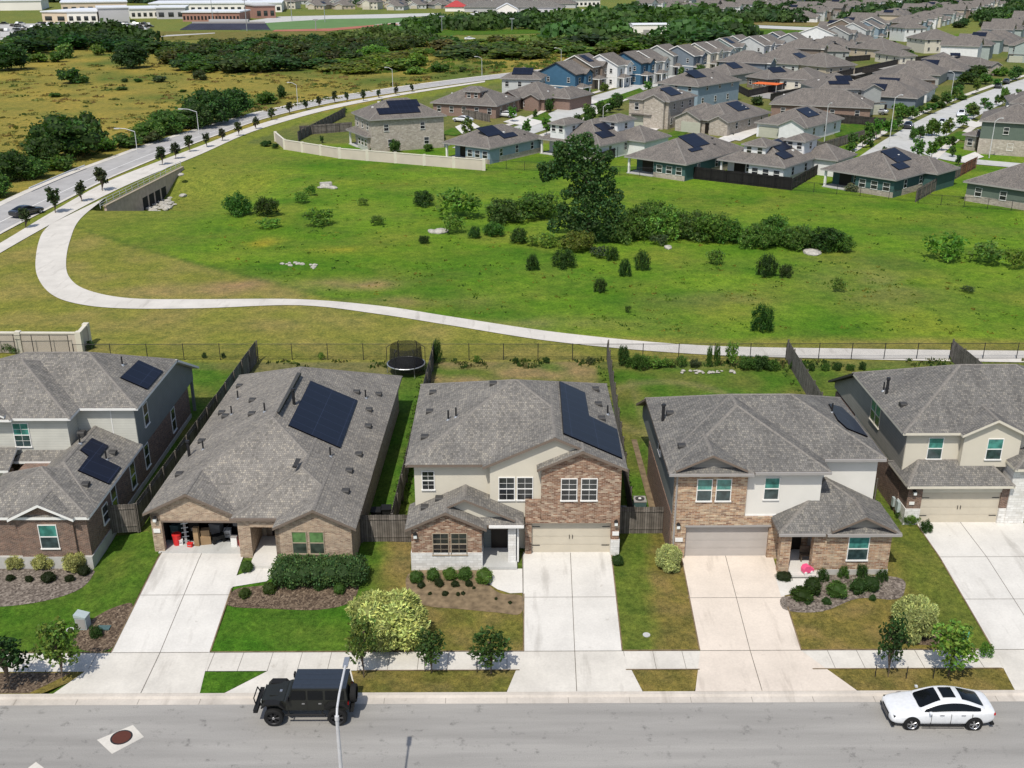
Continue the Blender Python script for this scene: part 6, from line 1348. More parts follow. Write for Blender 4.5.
# brick single-storey houses behind
town_house(zz(340,70,6.4,(575,207))[0],zz(340,70,6.4,(1005,230))[0],2.8,14,'tan','long red-brown brick house with a white dormer, on the street corner behind the solar house',base='brick_far',view='side',win=5,pop=[(-.5,3,2.4,6,5.4)])
A0=G(430+45,91.5,.88+4.6)
t=root('dormer','white dormer window on the roof of the long brick house','dormer',(0,0,0)) if False else None
town_house((498,95.5),(545,99),2.8,14,'tan','brown brick house with two small gables behind the white pickup',base='brick_far',view='front',gab=[(-3,6,1.2),(3.2,4.4,1.0)],wing=[(3,11,4,16)])
# two-storey light grey with dark solar, left of the blue house
town_house(zz(480,40,6.4,(125,245))[0],zz(480,40,6.4,(395,250))[0],5.6,10,'pale grey','two-storey grey house with black solar panels, left of the bright blue house',st=2,view='side',win=3,solar_=[('f',-2.5,2.6,1.6,4.6)])
# garage-front houses of the cross street
town_house((626.2,98),(670,101.5),5.7,13,'pale grey','two-storey light grey house with pale garage facing the cross street',base='stone_far',st=2,view='front',garx=-3.6,gab=[(1.6,5.2,.6)],solar_=[('r',3.2,8,1.4,4.2)])
town_house((679,117),(729,122),2.8,19,'pale grey','one-storey white-grey house with brown garage door and blue solar panels',base='stone_far',view='front',gab=[(-3.4,6.2,.9),(3.6,4.6,.7)],solar_=[('r',8,13,2.2,5.2)],wing=[(-10,-2,7,15)])
town_house((754,122),(808,127.5),2.8,17,'white','one-storey white house with sage garage door and solar panels beside a fenced lawn',view='front',gab=[(2.6,5.8,.9)],solar_=[('r',5,10,2.4,5.2)])
town_house((655,82.7),(699,86.5),5.0,20,'blue-grey','large blue-grey house with broad brown-grey roof and solar panel, behind the garage-front house',st=2,view='side',win=3,solar_=[('r',3,8,3,6.2)])
town_house((769,103.7),(873,108),2.9,13,'brown','long brick bungalow with a plain roof above the fenced lawn',base='brick_far',view='side',win=4)
town_house((818,89),(873,88.6),5.7,14,'grey','two-storey grey house with black stepped solar array above the long bungalow',st=2,view='side',win=3,solar_=[('f',-3.2,1.5,1.6,3.4),('f',-1.0,2.6,3.0,5.0)])
town_house((768,62.5),(799,64.5),2.9,20,'pale grey','grey-roofed house with blue solar panel left of the black yards',view='side',win=3,solar_=[('r',6,11,2.5,5.5)])
town_house((777.5,78),(816,80),2.9,15,'cream','low house with a long cream wall facing the black yards',view='side',win=3)
town_house((745,76),(768,79),2.9,15,'brown','low grey-roofed house beside the orange-red canopy',view='side',win=3,solar_=[('r',4,9,2.5,5)])
town_house((698,72.5),(731,75.2),2.9,18,'grey','grey house with dark solar panel behind the blue-grey house',view='side',win=3,solar_=[('r',5,10,2.5,5.5)])
town_house((819,50.8),(851,51.2),2.9,18,'grey','house with two blue solar panels behind the tall white house',view='side',win=3,solar_=[('r',4,8,2.5,5.5),('r',10,14,2.5,5.5)])
town_house((826.7,67),(858,64.5),2.9,16,'tan','wide low house at the top of the black yards',view='side',win=3)
town_house((864,89.5),(880,89),5.6,13,'grey','grey gabled house just right of the stepped solar house',st=2,view='front',gab=[(0,5,.8)])
town_house((902,90),(924,86.5),2.9,17,'white','low house with white garage door on the left of the right-hand street',view='front')
town_house((887,79),(938,79.5),2.9,18,'brown','broad dark-roofed house in front of the white garage house',base='brick_far',view='side',win=4)
town_house((926.5,62.7),(966,63.5),3.0,15,'cream','cream house with two small black solar panels near the far end of the right-hand street',view='side',win=3,solar_=[('f',-3,0,1.6,3.4),('f',1.5,4.5,4,5.6)])
town_house((979.6,66),(1001,65),2.9,18,'tan','tan house with a white porch by the right-hand street',base='stone_far',view='front',gab=[(2,4.5,.8)])
town_house((925,39.5),(963,39),5.0,14,'cream','cream two-storey house with grey roof behind the solar house',st=2,view='side',win=4)
town_house((885,50),(912,48),2.9,16,'tan','low house with an angled solar panel left of the cream two-storey house',view='side',win=3,solar_=[('r',4,9,2.5,5)])
town_house((900,56),(918,55.5),2.9,15,'cream','small cream house between leafy gardens in the middle distance',view='side',win=2)
# right of the right-hand street
town_house(zz(864,90,6.4,(738,195))[0],(1050,124.5),5.9,13,'green','two-storey dark green house with stone ground floor at the right edge',st=2,view='side',win=1,lower='stone_far')
town_house((962,134),(978,136),2.8,8,'tan','low stone garage wing in front of the green two-storey house',base='stone_far',view='side',win=1)
town_house((1009,102.6),(1046,104),5.6,12,'slate','dark slate house at the right edge behind the green one',st=2,view='side',win=2)
town_house((905,28),(928,27.6),5.6,12,'white','white house with bright solar roof in the distance',st=2,view='side',win=3)
town_house((1008,45),(1040,46),5.6,13,'mint','mint green two-storey house at the right edge, far',st=2,view='front',gab=[(0,6,.8)])
# ---- row of tall narrow houses along the far street
def tall_house(px,py,wall,label,mir=1,Wd=7.8,D=11,rz=radians(57),group='row of tall narrow houses',sol=False):
    zr=8.7; q=G(px,py,.88+zr)
    t=root('townhouse',label,'house',(q.x,q.y,.88),rz,group)     # origin under the left end of the ridge; x along the street, front at -y
    ze=5.9; p=(zr-ze)/(D/2+.45); col=TW[wall]; m=MB()
    roof(m,-.35,Wd+.1,-D/2-.45,D/2+.45,ze,p,'x',top='shingle_far',fascia='trim_white' if wall!='blue' else 'trim_dark',t=.25)
    roof(m,Wd*.48,Wd+.05,-D/2-1.2,0,ze-.1,p*1.15,'y',top='shingle_far',fascia='trim_white' if wall not in('blue','brown') else 'trim_dark',t=.22)
    m.build('roof',t)
    m=MB(); zl=ze+.45*p-.28; m.prismx([(-D/2,-.3),(D/2,-.3),(D/2,zl),(0,zr-.3),(-D/2,zl)],0,Wd-.3,'siding_tint')
    gable_wall(m,Wd*.52,Wd-.28,-D/2-.9,-D/2+.3,3.0,ze-.1,p*1.15,Wd*.765,'siding_tint',ov=.35,drop=.2); m.build('wall',t,color=col)
    m=MB(); roof(m,.2,Wd*.62,-D/2-2.2,-D/2+.05,2.75,.35,'y',('h','g'),run=(1.2,None),top='shingle_far',fascia='trim_white',t=.18); m.build('porch_roof',t)
    for x in (.4,Wd*.56): m=MB(); m.box(x-.12,x+.12,-D/2-2.0,-D/2-1.76,0,2.65,'trim_white'); m.build('porch_column',t)
    m=MB(); m.box(-.03,Wd*.5,-D/2-.02,D/2+.02,2.75,2.95,'trim_white'); m.build('trim_band',t)
    m=MB(); m.box(1.6,2.5,-D/2-.05,-D/2,.05,2.15,'dark_door'); m.build('front_entry',t)
    window(t,Wd*.3,-D/2-.02,3.6,.9,1.3,pane='pane_far'); window(t,Wd*.765,-D/2-.93,3.8,1.1,1.3,pane='pane_far'); window(t,Wd*.8,-D/2-.02,.9,1.2,1.3,pane='pane_far')
    for y,z in ((-3.6,3.9),(-3.6,1.0),(2.4,3.9),(1.5,1.0)): window(t,-.02,y,z,.75,1.1,rz=-pi/2,pane='pane_far')
    if sol: 
        f=lambda a,u:Vector((a,-D/2-.45+u,ze+u*p)); n=Vector((0,-p,1)).normalized(); q=[f(1.2,2.2)+n*.1,f(4.2,2.2)+n*.1,f(4.2,5.4)+n*.1,f(1.2,5.4)+n*.1]; panel_mesh(t,q,n)
    return t
TH=[(556.6,61.9,'blue'),(575,55,'brown'),(600,54,'white'),(623.8,52,'blue'),(638.8,50.5,'pale grey'),(657.5,45,'grey'),(677.8,45.3,'slate'),(695,42.7,'cream'),(707,41.5,'pale grey'),(720,37.8,'mint'),(733,35.4,'grey'),(749.7,36.2,'pale grey'),(761,35.2,'white'),(773,31.7,'slate'),(789,33,'grey')]
for i,(px,py,c) in enumerate(TH): tall_house(px,py,c,f'tall narrow {c} house, {ordn(i)} from the left in the row of tall houses',sol=i in(1,9),rz=radians(57 if i<5 else 55))
TH2=[(817,26,'white'),(835,26,'grey'),(842,19,'brown'),(853,22.5,'pale grey'),(866,21,'blue-grey'),(872,17,'slate')]
for i,(px,py,c) in enumerate(TH2): tall_house(px,py,c,f'tall {c} house at the far end, {ordn(i)} from the left of the far cluster',rz=radians(57),group='far cluster of tall houses',D=14 if i==0 else 11.5,Wd=9.5)
# ---- further houses, repeated from a few built ones
def small_house(kind):
    t=root('house','x','house',(0,0,.88),0,'small distant houses'); W_,D_,ze={0:(13,17,2.8),1:(16,13,2.8),2:(11,13,5.6),3:(12,15,5.0)}[kind]
    m=MB(); roof(m,-W_/2,W_/2,0,D_,ze,.48,'y' if D_>W_ else 'x',('h','h') if kind!=2 else ('g','g'),top='shingle_far',fascia='trim_grey',t=.25,caps=None)
    if kind!=2: roof(m,-W_/2+.6,-W_/2+6.4,-1.2,5,ze,.5,'y',top='shingle_far',fascia='trim_white',t=.25,caps=None)
    m.build('roof',t); m=MB(); m.box(-W_/2+.5,W_/2-.5,.5,D_-.5,-.3,ze-.1,'siding_tint')
    if kind!=2: gable_wall(m,-W_/2+.9,-W_/2+6.1,-.9,.6,-.3,ze,.5,-W_/2+3.5,'siding_tint',ov=.3,drop=.22)
    else: m.prism([(-W_/2+.5,ze-.1),(W_/2-.5,ze-.1),(0,ze+W_/2*.48-.5)],.5,D_-.5,'siding_tint')
    m.build('wall',t); m=MB(); y=-.93 if kind!=2 else .47
    m.box(-W_/2+1.3,-W_/2+5.7,y-.04,y,0,2.1,'door_beige'); m.build('garage_door',t)
    for x,z in ((W_*.1,.9),(W_*.32,.9))+(((W_*.1,3.7),(W_*.32,3.7),(-W_*.2,3.7)) if ze>4 else ()): window(t,x,.48,z,1.1,1.2,pane='pane_far')
    if kind in(0,3):
        f=lambda a,u:Vector((W_/2-u,a,ze+u*.48)); n=Vector((.48,0,1)).normalized(); panel_mesh(t,[f(4,2)+n*.14,f(9,2)+n*.14,f(9,4.6)+n*.14,f(4,4.6)+n*.14],n,'solar')
    return t
PR=[small_house(i) for i in range(4)]; USED=set(); HC=list(TW.keys())
def far_house(x,y,rz,kind,wall,label,group):
    if kind not in USED: USED.add(kind); t=PR[kind]
    else: t=copytree(PR[kind])
    t.name='house'; t.location=(x,y,.88); t.rotation_euler=(0,0,rz); t['label']=label; t['group']=group
    for c in t.children:
        if c.name.split('.')[0]=='wall': c.color=(*TW[wall],1)
    return t
FREE=[]
R=random.Random(11)
# rows in the right-hand distance, laid out along streets (a: along, b: across)
a_=Vector((cos(radians(60)),sin(radians(60)))); b_=Vector((a_.y,-a_.x)); occ=[]
def near_any(x,y,d): return any((x-u)**2+(y-v)**2<d*d for u,v in occ)
for o in list(COL.objects):
    if o.parent is None and o.get('category')=='house' and o.location.y>120: occ.append((o.location.x,o.location.y))
cnt=0; WD=['pale','grey','white','tan','cream']
from_=Vector((78,200))
rows=[]
for ri,bo in enumerate((-290,-258,-225,-193,-161,-128,-96,-60,-27,28,60,95,127,162,194,229,262,296,330)):
    k=0
    for s in range(30,900,15):
        q=from_+a_*(s+R.uniform(-1,1))+b_*(bo+.0); x,y=q
        px=512+F*(x*cos(YAW)-y*sin(YAW))/((x*sin(YAW)+y*cos(YAW))*cos(P)+(CH-3)*sin(P)); dd=(y*cos(P)+(CH-3)*sin(P)); py=384+F*((CH-3)*cos(P)-y*sin(P))/dd
        if px>1045 or px<640 or py>104 or py<2: continue
        if py<60 and px<815-(py-30)*.2 and py>14: continue
        if py>14 and px<940-(py-60)*2 and px<700+(104-py)*1.2 : continue
        if x<road_x(y)+25 and y<430: continue
        if 20<py<40 and 860<px<918: continue
        if near_any(x,y,12.5): continue
        if R.random()<(.15 if py<12 else .02): continue
        occ.append((x,y)); side=ri%2; kd=R.choice((0,0,1,2,3,0,3)); c=R.choice(['grey','pale grey','white','tan','cream','brown','blue-grey','slate','mint'])
        rows.append((px,py,x,y,radians(60)+ (0 if side else pi)+0,kd,c)); k+=1
rows.sort(key=lambda r:(int(r[1]//8),r[0]))
band={}
for px,py,x,y,rz,kd,c in rows:
    bn=int(py//8); band[bn]=band.get(bn,0)+1; i=band[bn]-1
    place={0:'along the skyline',1:'just below the skyline',2:'of the third band down',3:'of the fourth band down'}.get(bn,f'of the {["fifth","sixth","seventh","eighth","ninth"][min(4,bn-4)]} band down')
    far_house(x,y,rz,kd,c,f'{["low","broad","gabled","two-storey"][kd]} {c} house on the right, {ordn(i)} from the left {place}','small distant houses on the right')
# rows behind the school and the dark roofs at top centre
k=0
L2=[]
for j,(y0,xa,xb) in enumerate(((790,-185,-62),(823,-190,-45),(858,-200,50),(893,-205,60),(930,-210,70))):
    x=xa+R.uniform(0,8)
    while x<xb: L2.append((x,y0+R.uniform(-9,9)+(0 if x<-150 else -0.12*(x+150)),R.uniform(-.4,.4),R.choice((0,1,3)),R.choice(['tan','cream','grey','pale grey']))); x+=R.uniform(17,24)
for i,(x,y,rz,kd,c) in enumerate(sorted(L2)): far_house(x,y,rz,kd,c,f'tiny {c} house in the rows behind the playing fields, {ordn(i)} from the left','tiny houses behind the playing fields')
for i,(px,py,w) in enumerate([(492,9,38),(510,8,40),(535,9,40),(470,6,34),(553,5,34)]):
    q=G(px,py+3,.9); m=MB(); roof(m,-w/2,w/2,0,20,3.2,.35,'x',('h','h'),top='shingle_c' if i<3 else 'shingle_far',fascia='trim_grey',t=.3,caps=None); t=root('apartment_building',f'long low building with grey roof at top centre, {ordn([492,510,535,470,553][:].index(px))} of five listed','building',(q.x,q.y,.88),R.uniform(-.15,.15),'grey roofs at top centre')
    t['label']=['charcoal-roofed long building left of the small white gable at top centre','charcoal-roofed long building behind the small white gable at top centre','charcoal-roofed long building right of the small white gable at top centre','lighter long roof left of the charcoal roofs at top centre','lighter long roof above and right of the charcoal roofs at top centre'][i]
    m.build('roof',t); m=MB(); m.box(-w/2+.6,w/2-.6,.6,19.4,-.2,3.1,'school_grey'); m.build('wall',t)
q=G(507,14,.9); t=root('white_gable_building','small bright white gabled building at top centre','building',(q.x,q.y,.88)); m=MB(); roof(m,-7,7,0,14,3,.5,'y',top='metal_roof',fascia='trim_white'); m.build('roof',t); m=MB(); gable_wall(m,-6.6,6.6,.4,13.6,0,3,.5,0,'school_white'); m.build('wall',t)
q=G(456,11.5,.9); t=root('red_roof_house','house with a bright red roof in the distance at top centre','house',(q.x,q.y,.88)); m=MB(); roof(m,-8,8,0,14,3,.55,'x',('h','h'),top='roof_red',fascia='roof_red'); m.build('roof',t); m=MB(); m.box(-7.4,7.4,.6,13.4,0,3,'school_white'); m.build('wall',t)
# white storage building among the trees
q=G(656,36.5,.9); t=root('storage_building','white metal storage building standing among the trees','building',(q.x-3,q.y,.88),.15); m=MB(); roof(m,-8,9,0,9,5.2,.12,'x',top='metal_roof',fascia='trim_white'); roof(m,-12,-8,1,7,4,.15,'x',top='metal_roof',fascia='trim_white'); m.build('roof',t); m=MB(); m.box(-7.7,8.7,.3,8.7,0,5.1,'school_white'); m.box(-11.7,-7.7,1.3,6.7,0,3.9,'school_white'); m.build('wall',t); m=MB(); m.box(-3,0,.22,.29,0,3,'trim_grey'); m.build('door',t)
# orange canopy
q=G(769,93,.9); t=root('shade_canopy','orange-red canopy in a back yard among grey roofs','canopy',(q.x,q.y+2,.88),-.6); m=MB(); m.box(-3.4,3.4,-2.4,2.4,2.2,2.3,'clay_orange'); m.build('cloth',t)
for x in (-3.2,3.2):
    for y in (-2.2,2.2): m=MB(); m.box(x-.08,x+.08,y-.08,y+.08,0,2.2,'trim_grey'); m.build('post',t)
# white dormer on the long brick house
q=G(473,103.5,.88+3.3); 
# ---------------------------------------------------------------- school and sports ground
def block(name,pL,pR,D,h,wall,rf,label,cat='building',wins=0,rd=.25,kind=None,wc='pane_far'):
    a=G(*pL,.9);b=G(*pR,.9); d=b-a; L_=d.length; t=root(name,label,cat,((a.x+b.x)/2,(a.y+b.y)/2,.88),atan2(d.y,d.x)); m=MB(); m.box(-L_/2,L_/2,0,D,-.3,h,wall); m.build('wall',t); m=MB(); m.box(-L_/2-.5,L_/2+.5,-.5,D+.5,h,h+.7,rf); m.build('roof',t)
    for i in range(wins): x=-L_/2+L_*(i+.5)/wins; m=MB(); m.box(x-L_/wins*.28,x+L_/wins*.28,-.1,-.01,h*.2,h*.62,wc); m.build('window',t)
    return t
block('school_building',(43,22.5),(68,22.8),40,5.5,'school_tan','metal_roof','tan corner block of the school at the far left',wins=2)
block('school_building',(68,22.8),(98,22.5),40,5.6,'school_white','metal_roof','long cream school block with dark openings',wins=4)
block('school_building',(100,22.6),(130,22),24,7.5,'school_grey','metal_roof','tall grey school hall with bright metal roof')
block('school_building',(131,18.5),(160,18),36,5.2,'school_white','metal_roof','white school wing right of the grey hall',wins=5)
block('school_building',(157,19),(186,18.7),30,6,'school_grey','metal_roof','grey school wing behind the red brick block',wins=3)
block('school_building',(183,21.5),(240,21.5),26,4.8,'school_brick','metal_roof','long red brick school block with dark arches',wins=16,wc='dark_room')
block('school_building',(150,13),(282,12),50,5.5,'school_white','metal_roof','very long white-roofed school building behind the brick block',wins=20)
block('school_building',(256,18.5),(276,18),22,7,'school_brick','school_grey','small brick and glass school entrance block at the right end',wins=3)
block('warehouse',(0,10.5),(42,10),50,6,'school_white','metal_roof','long low white warehouse at the far left skyline')
block('school_building',(62,13.5),(128,12.5),40,6.5,'school_tan','metal_roof','tan school block with bright roof behind the grey hall',wins=8)
block('warehouse',(420,4.5),(440,4.2),30,5,'school_white','metal_roof','white low building at the top left of the red-roofed house')
block('warehouse',(575,6.5),(600,6.2),24,4.5,'school_white','metal_roof','long white low building on the skyline right of the charcoal roofs',wins=6)
# grandstand
q0=G(180,30,.9);q1=G(270,30,.9); d=q1-q0; t=root('grandstand','long dark blue grandstand beside the playing field','grandstand',((q0.x+q1.x)/2,q0.y,.88),atan2(d.y,d.x)); L_=d.length
m=MB()
for i in range(10): m.box(-L_/2+i*.4,L_/2-i*.4,i*.8,(i+1)*.8,0,.4+i*.26,'bleacher')
m.build('seating',t); m=MB(); m.box(-10,10,8.2,11,2,4.6,'school_grey'); m.build('press_box',t); m=MB(); m.box(-L_/2+4,L_/2-4,8.05,8.15,0,3.6,'trim_grey'); m.build('railing',t)
GZ=[0]
def gsheet(name,pix,mat,z):
    GZ[0]+=1; z+=GZ[0]*.0012
    m=MB(); p=[(*q,z) for q in W(pix)]; n=(Vector(p[1])-Vector(p[0])).cross(Vector(p[2])-Vector(p[1])); m.poly(p if n.z>0 else p[::-1],mat); return tag(m.build(name),kind='structure')
gsheet('parking_lot',[(0,40),(60,35),(110,31.5),(150,28),(150,22.5),(40,23.5),(0,24)],'parking',.93)
gsheet('school_yard',[(270,24),(440,15.5),(440,13),(280,16.5),(240,22)],'concrete_grey',.93)
gsheet('sports_field',[(240,30.5),(330,30),(440,19.5),(430,17.5),(330,19),(265,23)],'turf',.94)
gsheet('running_track',[(272,31.5),(330,31.0),(400,24.5),(395,23.3),(330,28.5),(275,30)],'track_red',.97)
gsheet('parking_lot',[(370,27.5),(430,27),(445,22.5),(400,22.3),(375,24.5)],'parking',.95)
gsheet('playing_field',[(0,43),(150,40),(260,39),(380,32),(370,31),(270,31.5),(150,31.5)],'ground_dry' if False else 'lawn_olive',.92)
gsheet('playing_field',[(420,36),(560,33),(540,29),(440,30)],'lawn_green',.92)
gsheet('path',[(150,37.5),(215,33.5),(215,32.8),(150,36)],'parking',.95)
gsheet('path',[(310,38),(350,35.5),(350,34.5),(315,36.5)],'parking',.95)
gsheet('lawn',[(700,38),(800,36),(810,31),(740,29)],'lawn_green',.93)
gsheet('highway',[(734,27),(830,31.5),(835,28.5),(740,24.5)],'concrete_grey',.96)
gsheet('dry_ground',[(735,24.5),(850,27),(850,21.5),(745,21)],'track_red' if False else 'lawn_dry',.93)
gsheet('dry_ground',[(885,30),(925,27),(960,21),(890,19.5)],'lawn_dry',.93)
gsheet('bare_ground',[(688,45),(702,44.5),(705,40),(690,40)],'lawn_dry',.95)
gsheet('parking_lot',[(470,15.3),(600,14),(602,11),(470,13)],'parking',.93)
# floodlight masts
for i,(px,pb,pt) in enumerate([(292,21,-2),(213,22,-2),(247,31,2),(442,31,17),(512,30,19),(325,22,6),(316,30,20)]):
    q=G(px,pb,.9); s=scale_at(pb); h_=(pb-pt)/s; m=MB(); m.tube((0,0,0),(0,0,h_),.25,.15,6,'metal_grey'); m.box(-1.2,1.2,-.1,.1,h_-.6,h_,'metal_grey'); tag(m.build('floodlight_mast',None,(q.x,q.y,.88)),f'thin floodlight mast at the sports ground, {ordn(sorted([292,213,247,442,512,325,316]).index(px))} from the left','mast','floodlight masts')
# parked cars at the school and the far lots (too small to show parts)
m=MB(); m.box(-2.2,2.2,-.9,.9,.25,.85,'car_white'); m.prism([(-1.4,.85),(1.1,.85),(.6,1.45),(-1.0,1.45)],-.75,.75,'car_white'); cw=mesh_of(m,'car')
m=MB(); m.box(-2.2,2.2,-.9,.9,.25,.85,'car_black'); m.prism([(-1.4,.85),(1.1,.85),(.6,1.45),(-1.0,1.45)],-.75,.75,'car_glass'); cb=mesh_of(m,'car')
m=MB(); m.box(-2.2,2.2,-.9,.9,.25,.85,'car_silver'); m.prism([(-1.4,.85),(1.1,.85),(.6,1.45),(-1.0,1.45)],-.75,.75,'car_glass'); cs_=mesh_of(m,'car')
for i in range(170):
    if i<120: px=R.uniform(2,150); py=R.choice((25,27,29,31.5,34)); py-=(px/150)*4 if py>27 else .5
    else: px=R.uniform(472,600); py=R.choice((11.8,13,14.2))
    q=G(px,py,.9); k_=i%3; me=(cw,cb,cs_)[k_]; o=link('parked_car',me,None,(q.x,q.y,.93),R.choice((1.5,1.7,.1))); tag(o,f'tiny {["white","dark","silver"][k_]} car on the {"school parking lot" if i<120 else "distant lot at top centre"}','car',f'{["white","dark","silver"][k_]} cars on the {"school parking lot" if i<120 else "distant lot"}')
# ---------------------------------------------------------------- streets of the estate
def ribbon(name,pix,w,mat,z=.9): 
    c=resample(W(pix),40); return strip(name,offs(c,-w/2),offs(c,w/2),mat,z)
MID=[(470,149),(500,138),(550,121),(585,104.5),(622,92),(665,80),(710,70),(760,60),(800,51),(850,42)]
RGT=[(885,160),(911,141),(946,119.5),(976,105),(1010,91),(1050,77),(1100,62)]
CRS=[(700,103),(722,112),(745,127),(780,150)]
for nm,pl,w in (('far_street',MID,7.5),('far_street',RGT,9.5)):
    ribbon(nm,pl,w,'concrete_grey',.915)
    c=resample(W(pl),40); 
    for sd in (-1,1): strip('far_pavement',offs(c,sd*(w/2+2.4)-.75),offs(c,sd*(w/2+2.4)+.75),'trail',.925)
rb=W([(560,149),(600,158)]); 
strip('far_street',offs(resample(W([(930,152),(962,160),(1024,166)]),10),-2.5),offs(resample(W([(930,152),(962,160),(1024,166)]),10),2.5),'concrete_grey',.912)
# driveways of the garage fronts
for pix in ([(632,131),(648,123),(668,124.5),(643,137)],[(735,130),(760,123),(775,125),(740,141),(733,140)],[(455,127),(470,121),(480,127),(462,134)],[(503,122),(520,116),(545,122),(530,127)],[(560,96),(575,95),(600,102),(585,106)],[(895,107),(915,98),(925,101),(905,112)],[(955,160),(975,152),(984,157),(965,163)],[(590,110),(600,106),(612,110),(600,114)],[(948,120),(975,128),(985,125),(960,117)],[(730,134),(690,150),(696,153),(742,138)]):
    gsheet('driveway',pix,'concrete_new',.935)
for pix in ([(830,126),(862,123),(885,117),(870,131),(836,137)],[(655,140),(680,128),(693,129),(672,143)],[(525,121),(546,112),(552,118),(538,124)],[(960,131),(985,137),(976,143),(945,137)],[(592,104),(640,88),(645,92),(600,108)],[(440,134),(452,128),(470,131),(455,136)]): gsheet('lawn',pix,'lawn_green',.905)
gsheet('yard_ground',[(745,96),(800,84),(905,62),(915,66),(820,88),(808,95),(770,99)],'asphalt',.905)
# far fences of the near row
def pf(a,b): return tuple(G(*a,.88).xy),tuple(G(*b,.88).xy)
wood_fence(*pf((680,177),(791,190)),'black solid fence in front of the white house at the meadow',mat='boards_black',h=1.9,group='fences of the estate')
wood_fence(*pf((791,190),(818,174)),'dark fence side running back from the black fence',mat='boards_dark',h=1.7,group='fences of the estate')
wood_fence(*pf((915,202),(960,176)),'brown wooden fence running back beside the dark green house',mat='boards',h=1.9,group='fences of the estate')
wood_fence(*pf((960,176),(975,168)),'red-brown fence section near the right-hand street',mat='boards_red',h=1.9,group='fences of the estate')
wood_fence(*pf((598,163),(640,149)),'dark fence between the big tree house and the teal-backed house',mat='boards_dark',h=1.7,group='fences of the estate')
wood_fence(*pf((821,152),(880,134)),'weathered grey fence round the fenced lawn by the right-hand street',mat='boards',h=1.8,group='fences of the estate')
wood_fence(*pf((800,143),(821,152)),'grey fence at the near corner of the fenced lawn',mat='boards',h=1.8,group='fences of the estate')
wood_fence(*pf((830,122),(885,127)),'dark grey fence below the long brick bungalow',mat='boards_dark',h=1.8,group='fences of the estate')
wood_fence(*pf((455,115),(490,122)),'wooden fence beside the long brick house',mat='boards',h=1.7,group='fences of the estate')
wood_fence(*pf((300,135),(352,131)),'brown fence at the left end behind the pale garden wall',mat='boards',h=1.8,group='fences of the estate')
wood_fence(*pf((298,141),(345,116)),'wooden fence running up beside the road behind the corner house',mat='boards',h=1.8,group='fences of the estate')
for i,(a,b) in enumerate([((748,97),(800,86)),((770,101),(830,88)),((800,86),(905,63)),((830,88),(920,66)),((800,86),(830,90)),((835,79),(860,83)),((862,73),(888,76)),((845,62),(870,60)),((880,55),(905,58)),((905,63),(935,60)),((725,85),(748,97)),((640,112),(655,106))]):
    wood_fence(*pf(a,b),f'dark yard fence among the grey roofs, {ordn(i)} counting away from the orange canopy',mat='boards_dark',h=1.8,group='dark yard fences among the roofs',posts=False)
link_fence(W([(488,168),(600,174),(680,178)]),'thin dark wire fence at the meadow behind the big tree',h=1.4,step=3,group='wire mesh fences')
link_fence(W([(791,190),(860,196),(918,202)]),'thin dark wire fence in front of the teal house with solar roof',h=1.4,step=3,group='wire mesh fences')
link_fence(W([(918,203),(1060,214)]),'thin dark wire fence in front of the dark green house at the right',h=1.4,step=3,group='wire mesh fences')
block_wall(W([(276,141),(285,149),(340,158),(484,170)]),'long pale garden wall in front of the brick corner house',1.65,.88)
# culvert head wall with four openings
L_=CWL; t=root('culvert','brown concrete culvert wall with four dark openings under the pavement','culvert',(CW0.x,CW0.y,.88),atan2(cwd.y,cwd.x))
m=MB(); m.prism([(-.6,-.6),(L_*.12,-3.2),(L_*.66,-3.2),(L_+.3,-.4),(L_+.3,.25),(-.6,.25)],-.35,0.,'culvert'); m.build('wall',t); m=MB(); m.box(-.8,L_+.4,-.42,.05,.253,.4,'trim_tan'); m.build('cap',t)
for i in range(4): m=MB(); x=L_*(.40+i*.085); m.box(x,x+L_*.066,-.37,-.34,-3.1,-1.2,'dark_room'); m.build('opening',t)
t=root('guard_rail','pale metal guard rail along the pavement above the culvert','railing',(CW0.x,CW0.y,.9),atan2(cwd.y,cwd.x)); m=MB()
for z in (.35,.7,1.1): m.tube((-1,.35,z),(L_+1,.35,z),.035,.035,6,'pole_paint')
m.build('rail',t); p=MB(); p.tube((0,0,0),(0,0,1.12),.04,.04,6,'pole_paint'); pm=mesh_of(p,'post')
for i in range(15): link('post',pm,t,(-1+(L_+2)*i/14,.35,0))
# crash barrier at the far side of the road
c=W([(30,192),(60,179),(85,169)]); t=root('crash_barrier','low pale crash barrier on the far side of the road above the bushes','railing',(c[0][0],c[0][1],.9)); m=MB(); o=Vector(c[0])
for a,b in zip(c,c[1:]): a=Vector(a)-o;b=Vector(b)-o; m.tube((a.x,a.y,.6),(b.x,b.y,.6),.12,.12,6,'pole_paint')
m.build('rail',t); 
# street lamps along the main road
def lamp(px,pb,pt,ax,ay,label,group='street lamps along the main road'):
    q=G(px,pb,.9); s=scale_at(pb)*.94; h_=(pb-pt)/s; adx=(ax-px)/s; t=root('street_lamp',label,'street lamp',(q.x,q.y,.9),0,group); m=MB(); m.tube((0,0,0),(0,0,h_),.085,.055,8,'pole_paint'); m.build('pole',t); m=MB(); m.path([(0,0,h_-.05),(adx*.5,-.3,h_+.5),(adx*.85,-.6,h_+.62)],.07,6,'pole_paint'); m.build('arm',t); m=MB(); m.box(min(adx*.8,adx*1.1),max(adx*.8,adx*1.1),-.8,-.5,h_+.52,h_+.68,'pole_paint'); m.build('lamp_head',t)
for i,a in enumerate([(137.5,153,133.5,122,129),(199,134,114,185,109),(298,108,87.5,291,84),(393,91,72,387,70),(482,79,61,476,57.5),(561,68,52,555,50)]): lamp(*a,f'pale street lamp on the main road, {ordn(i)} from the left')
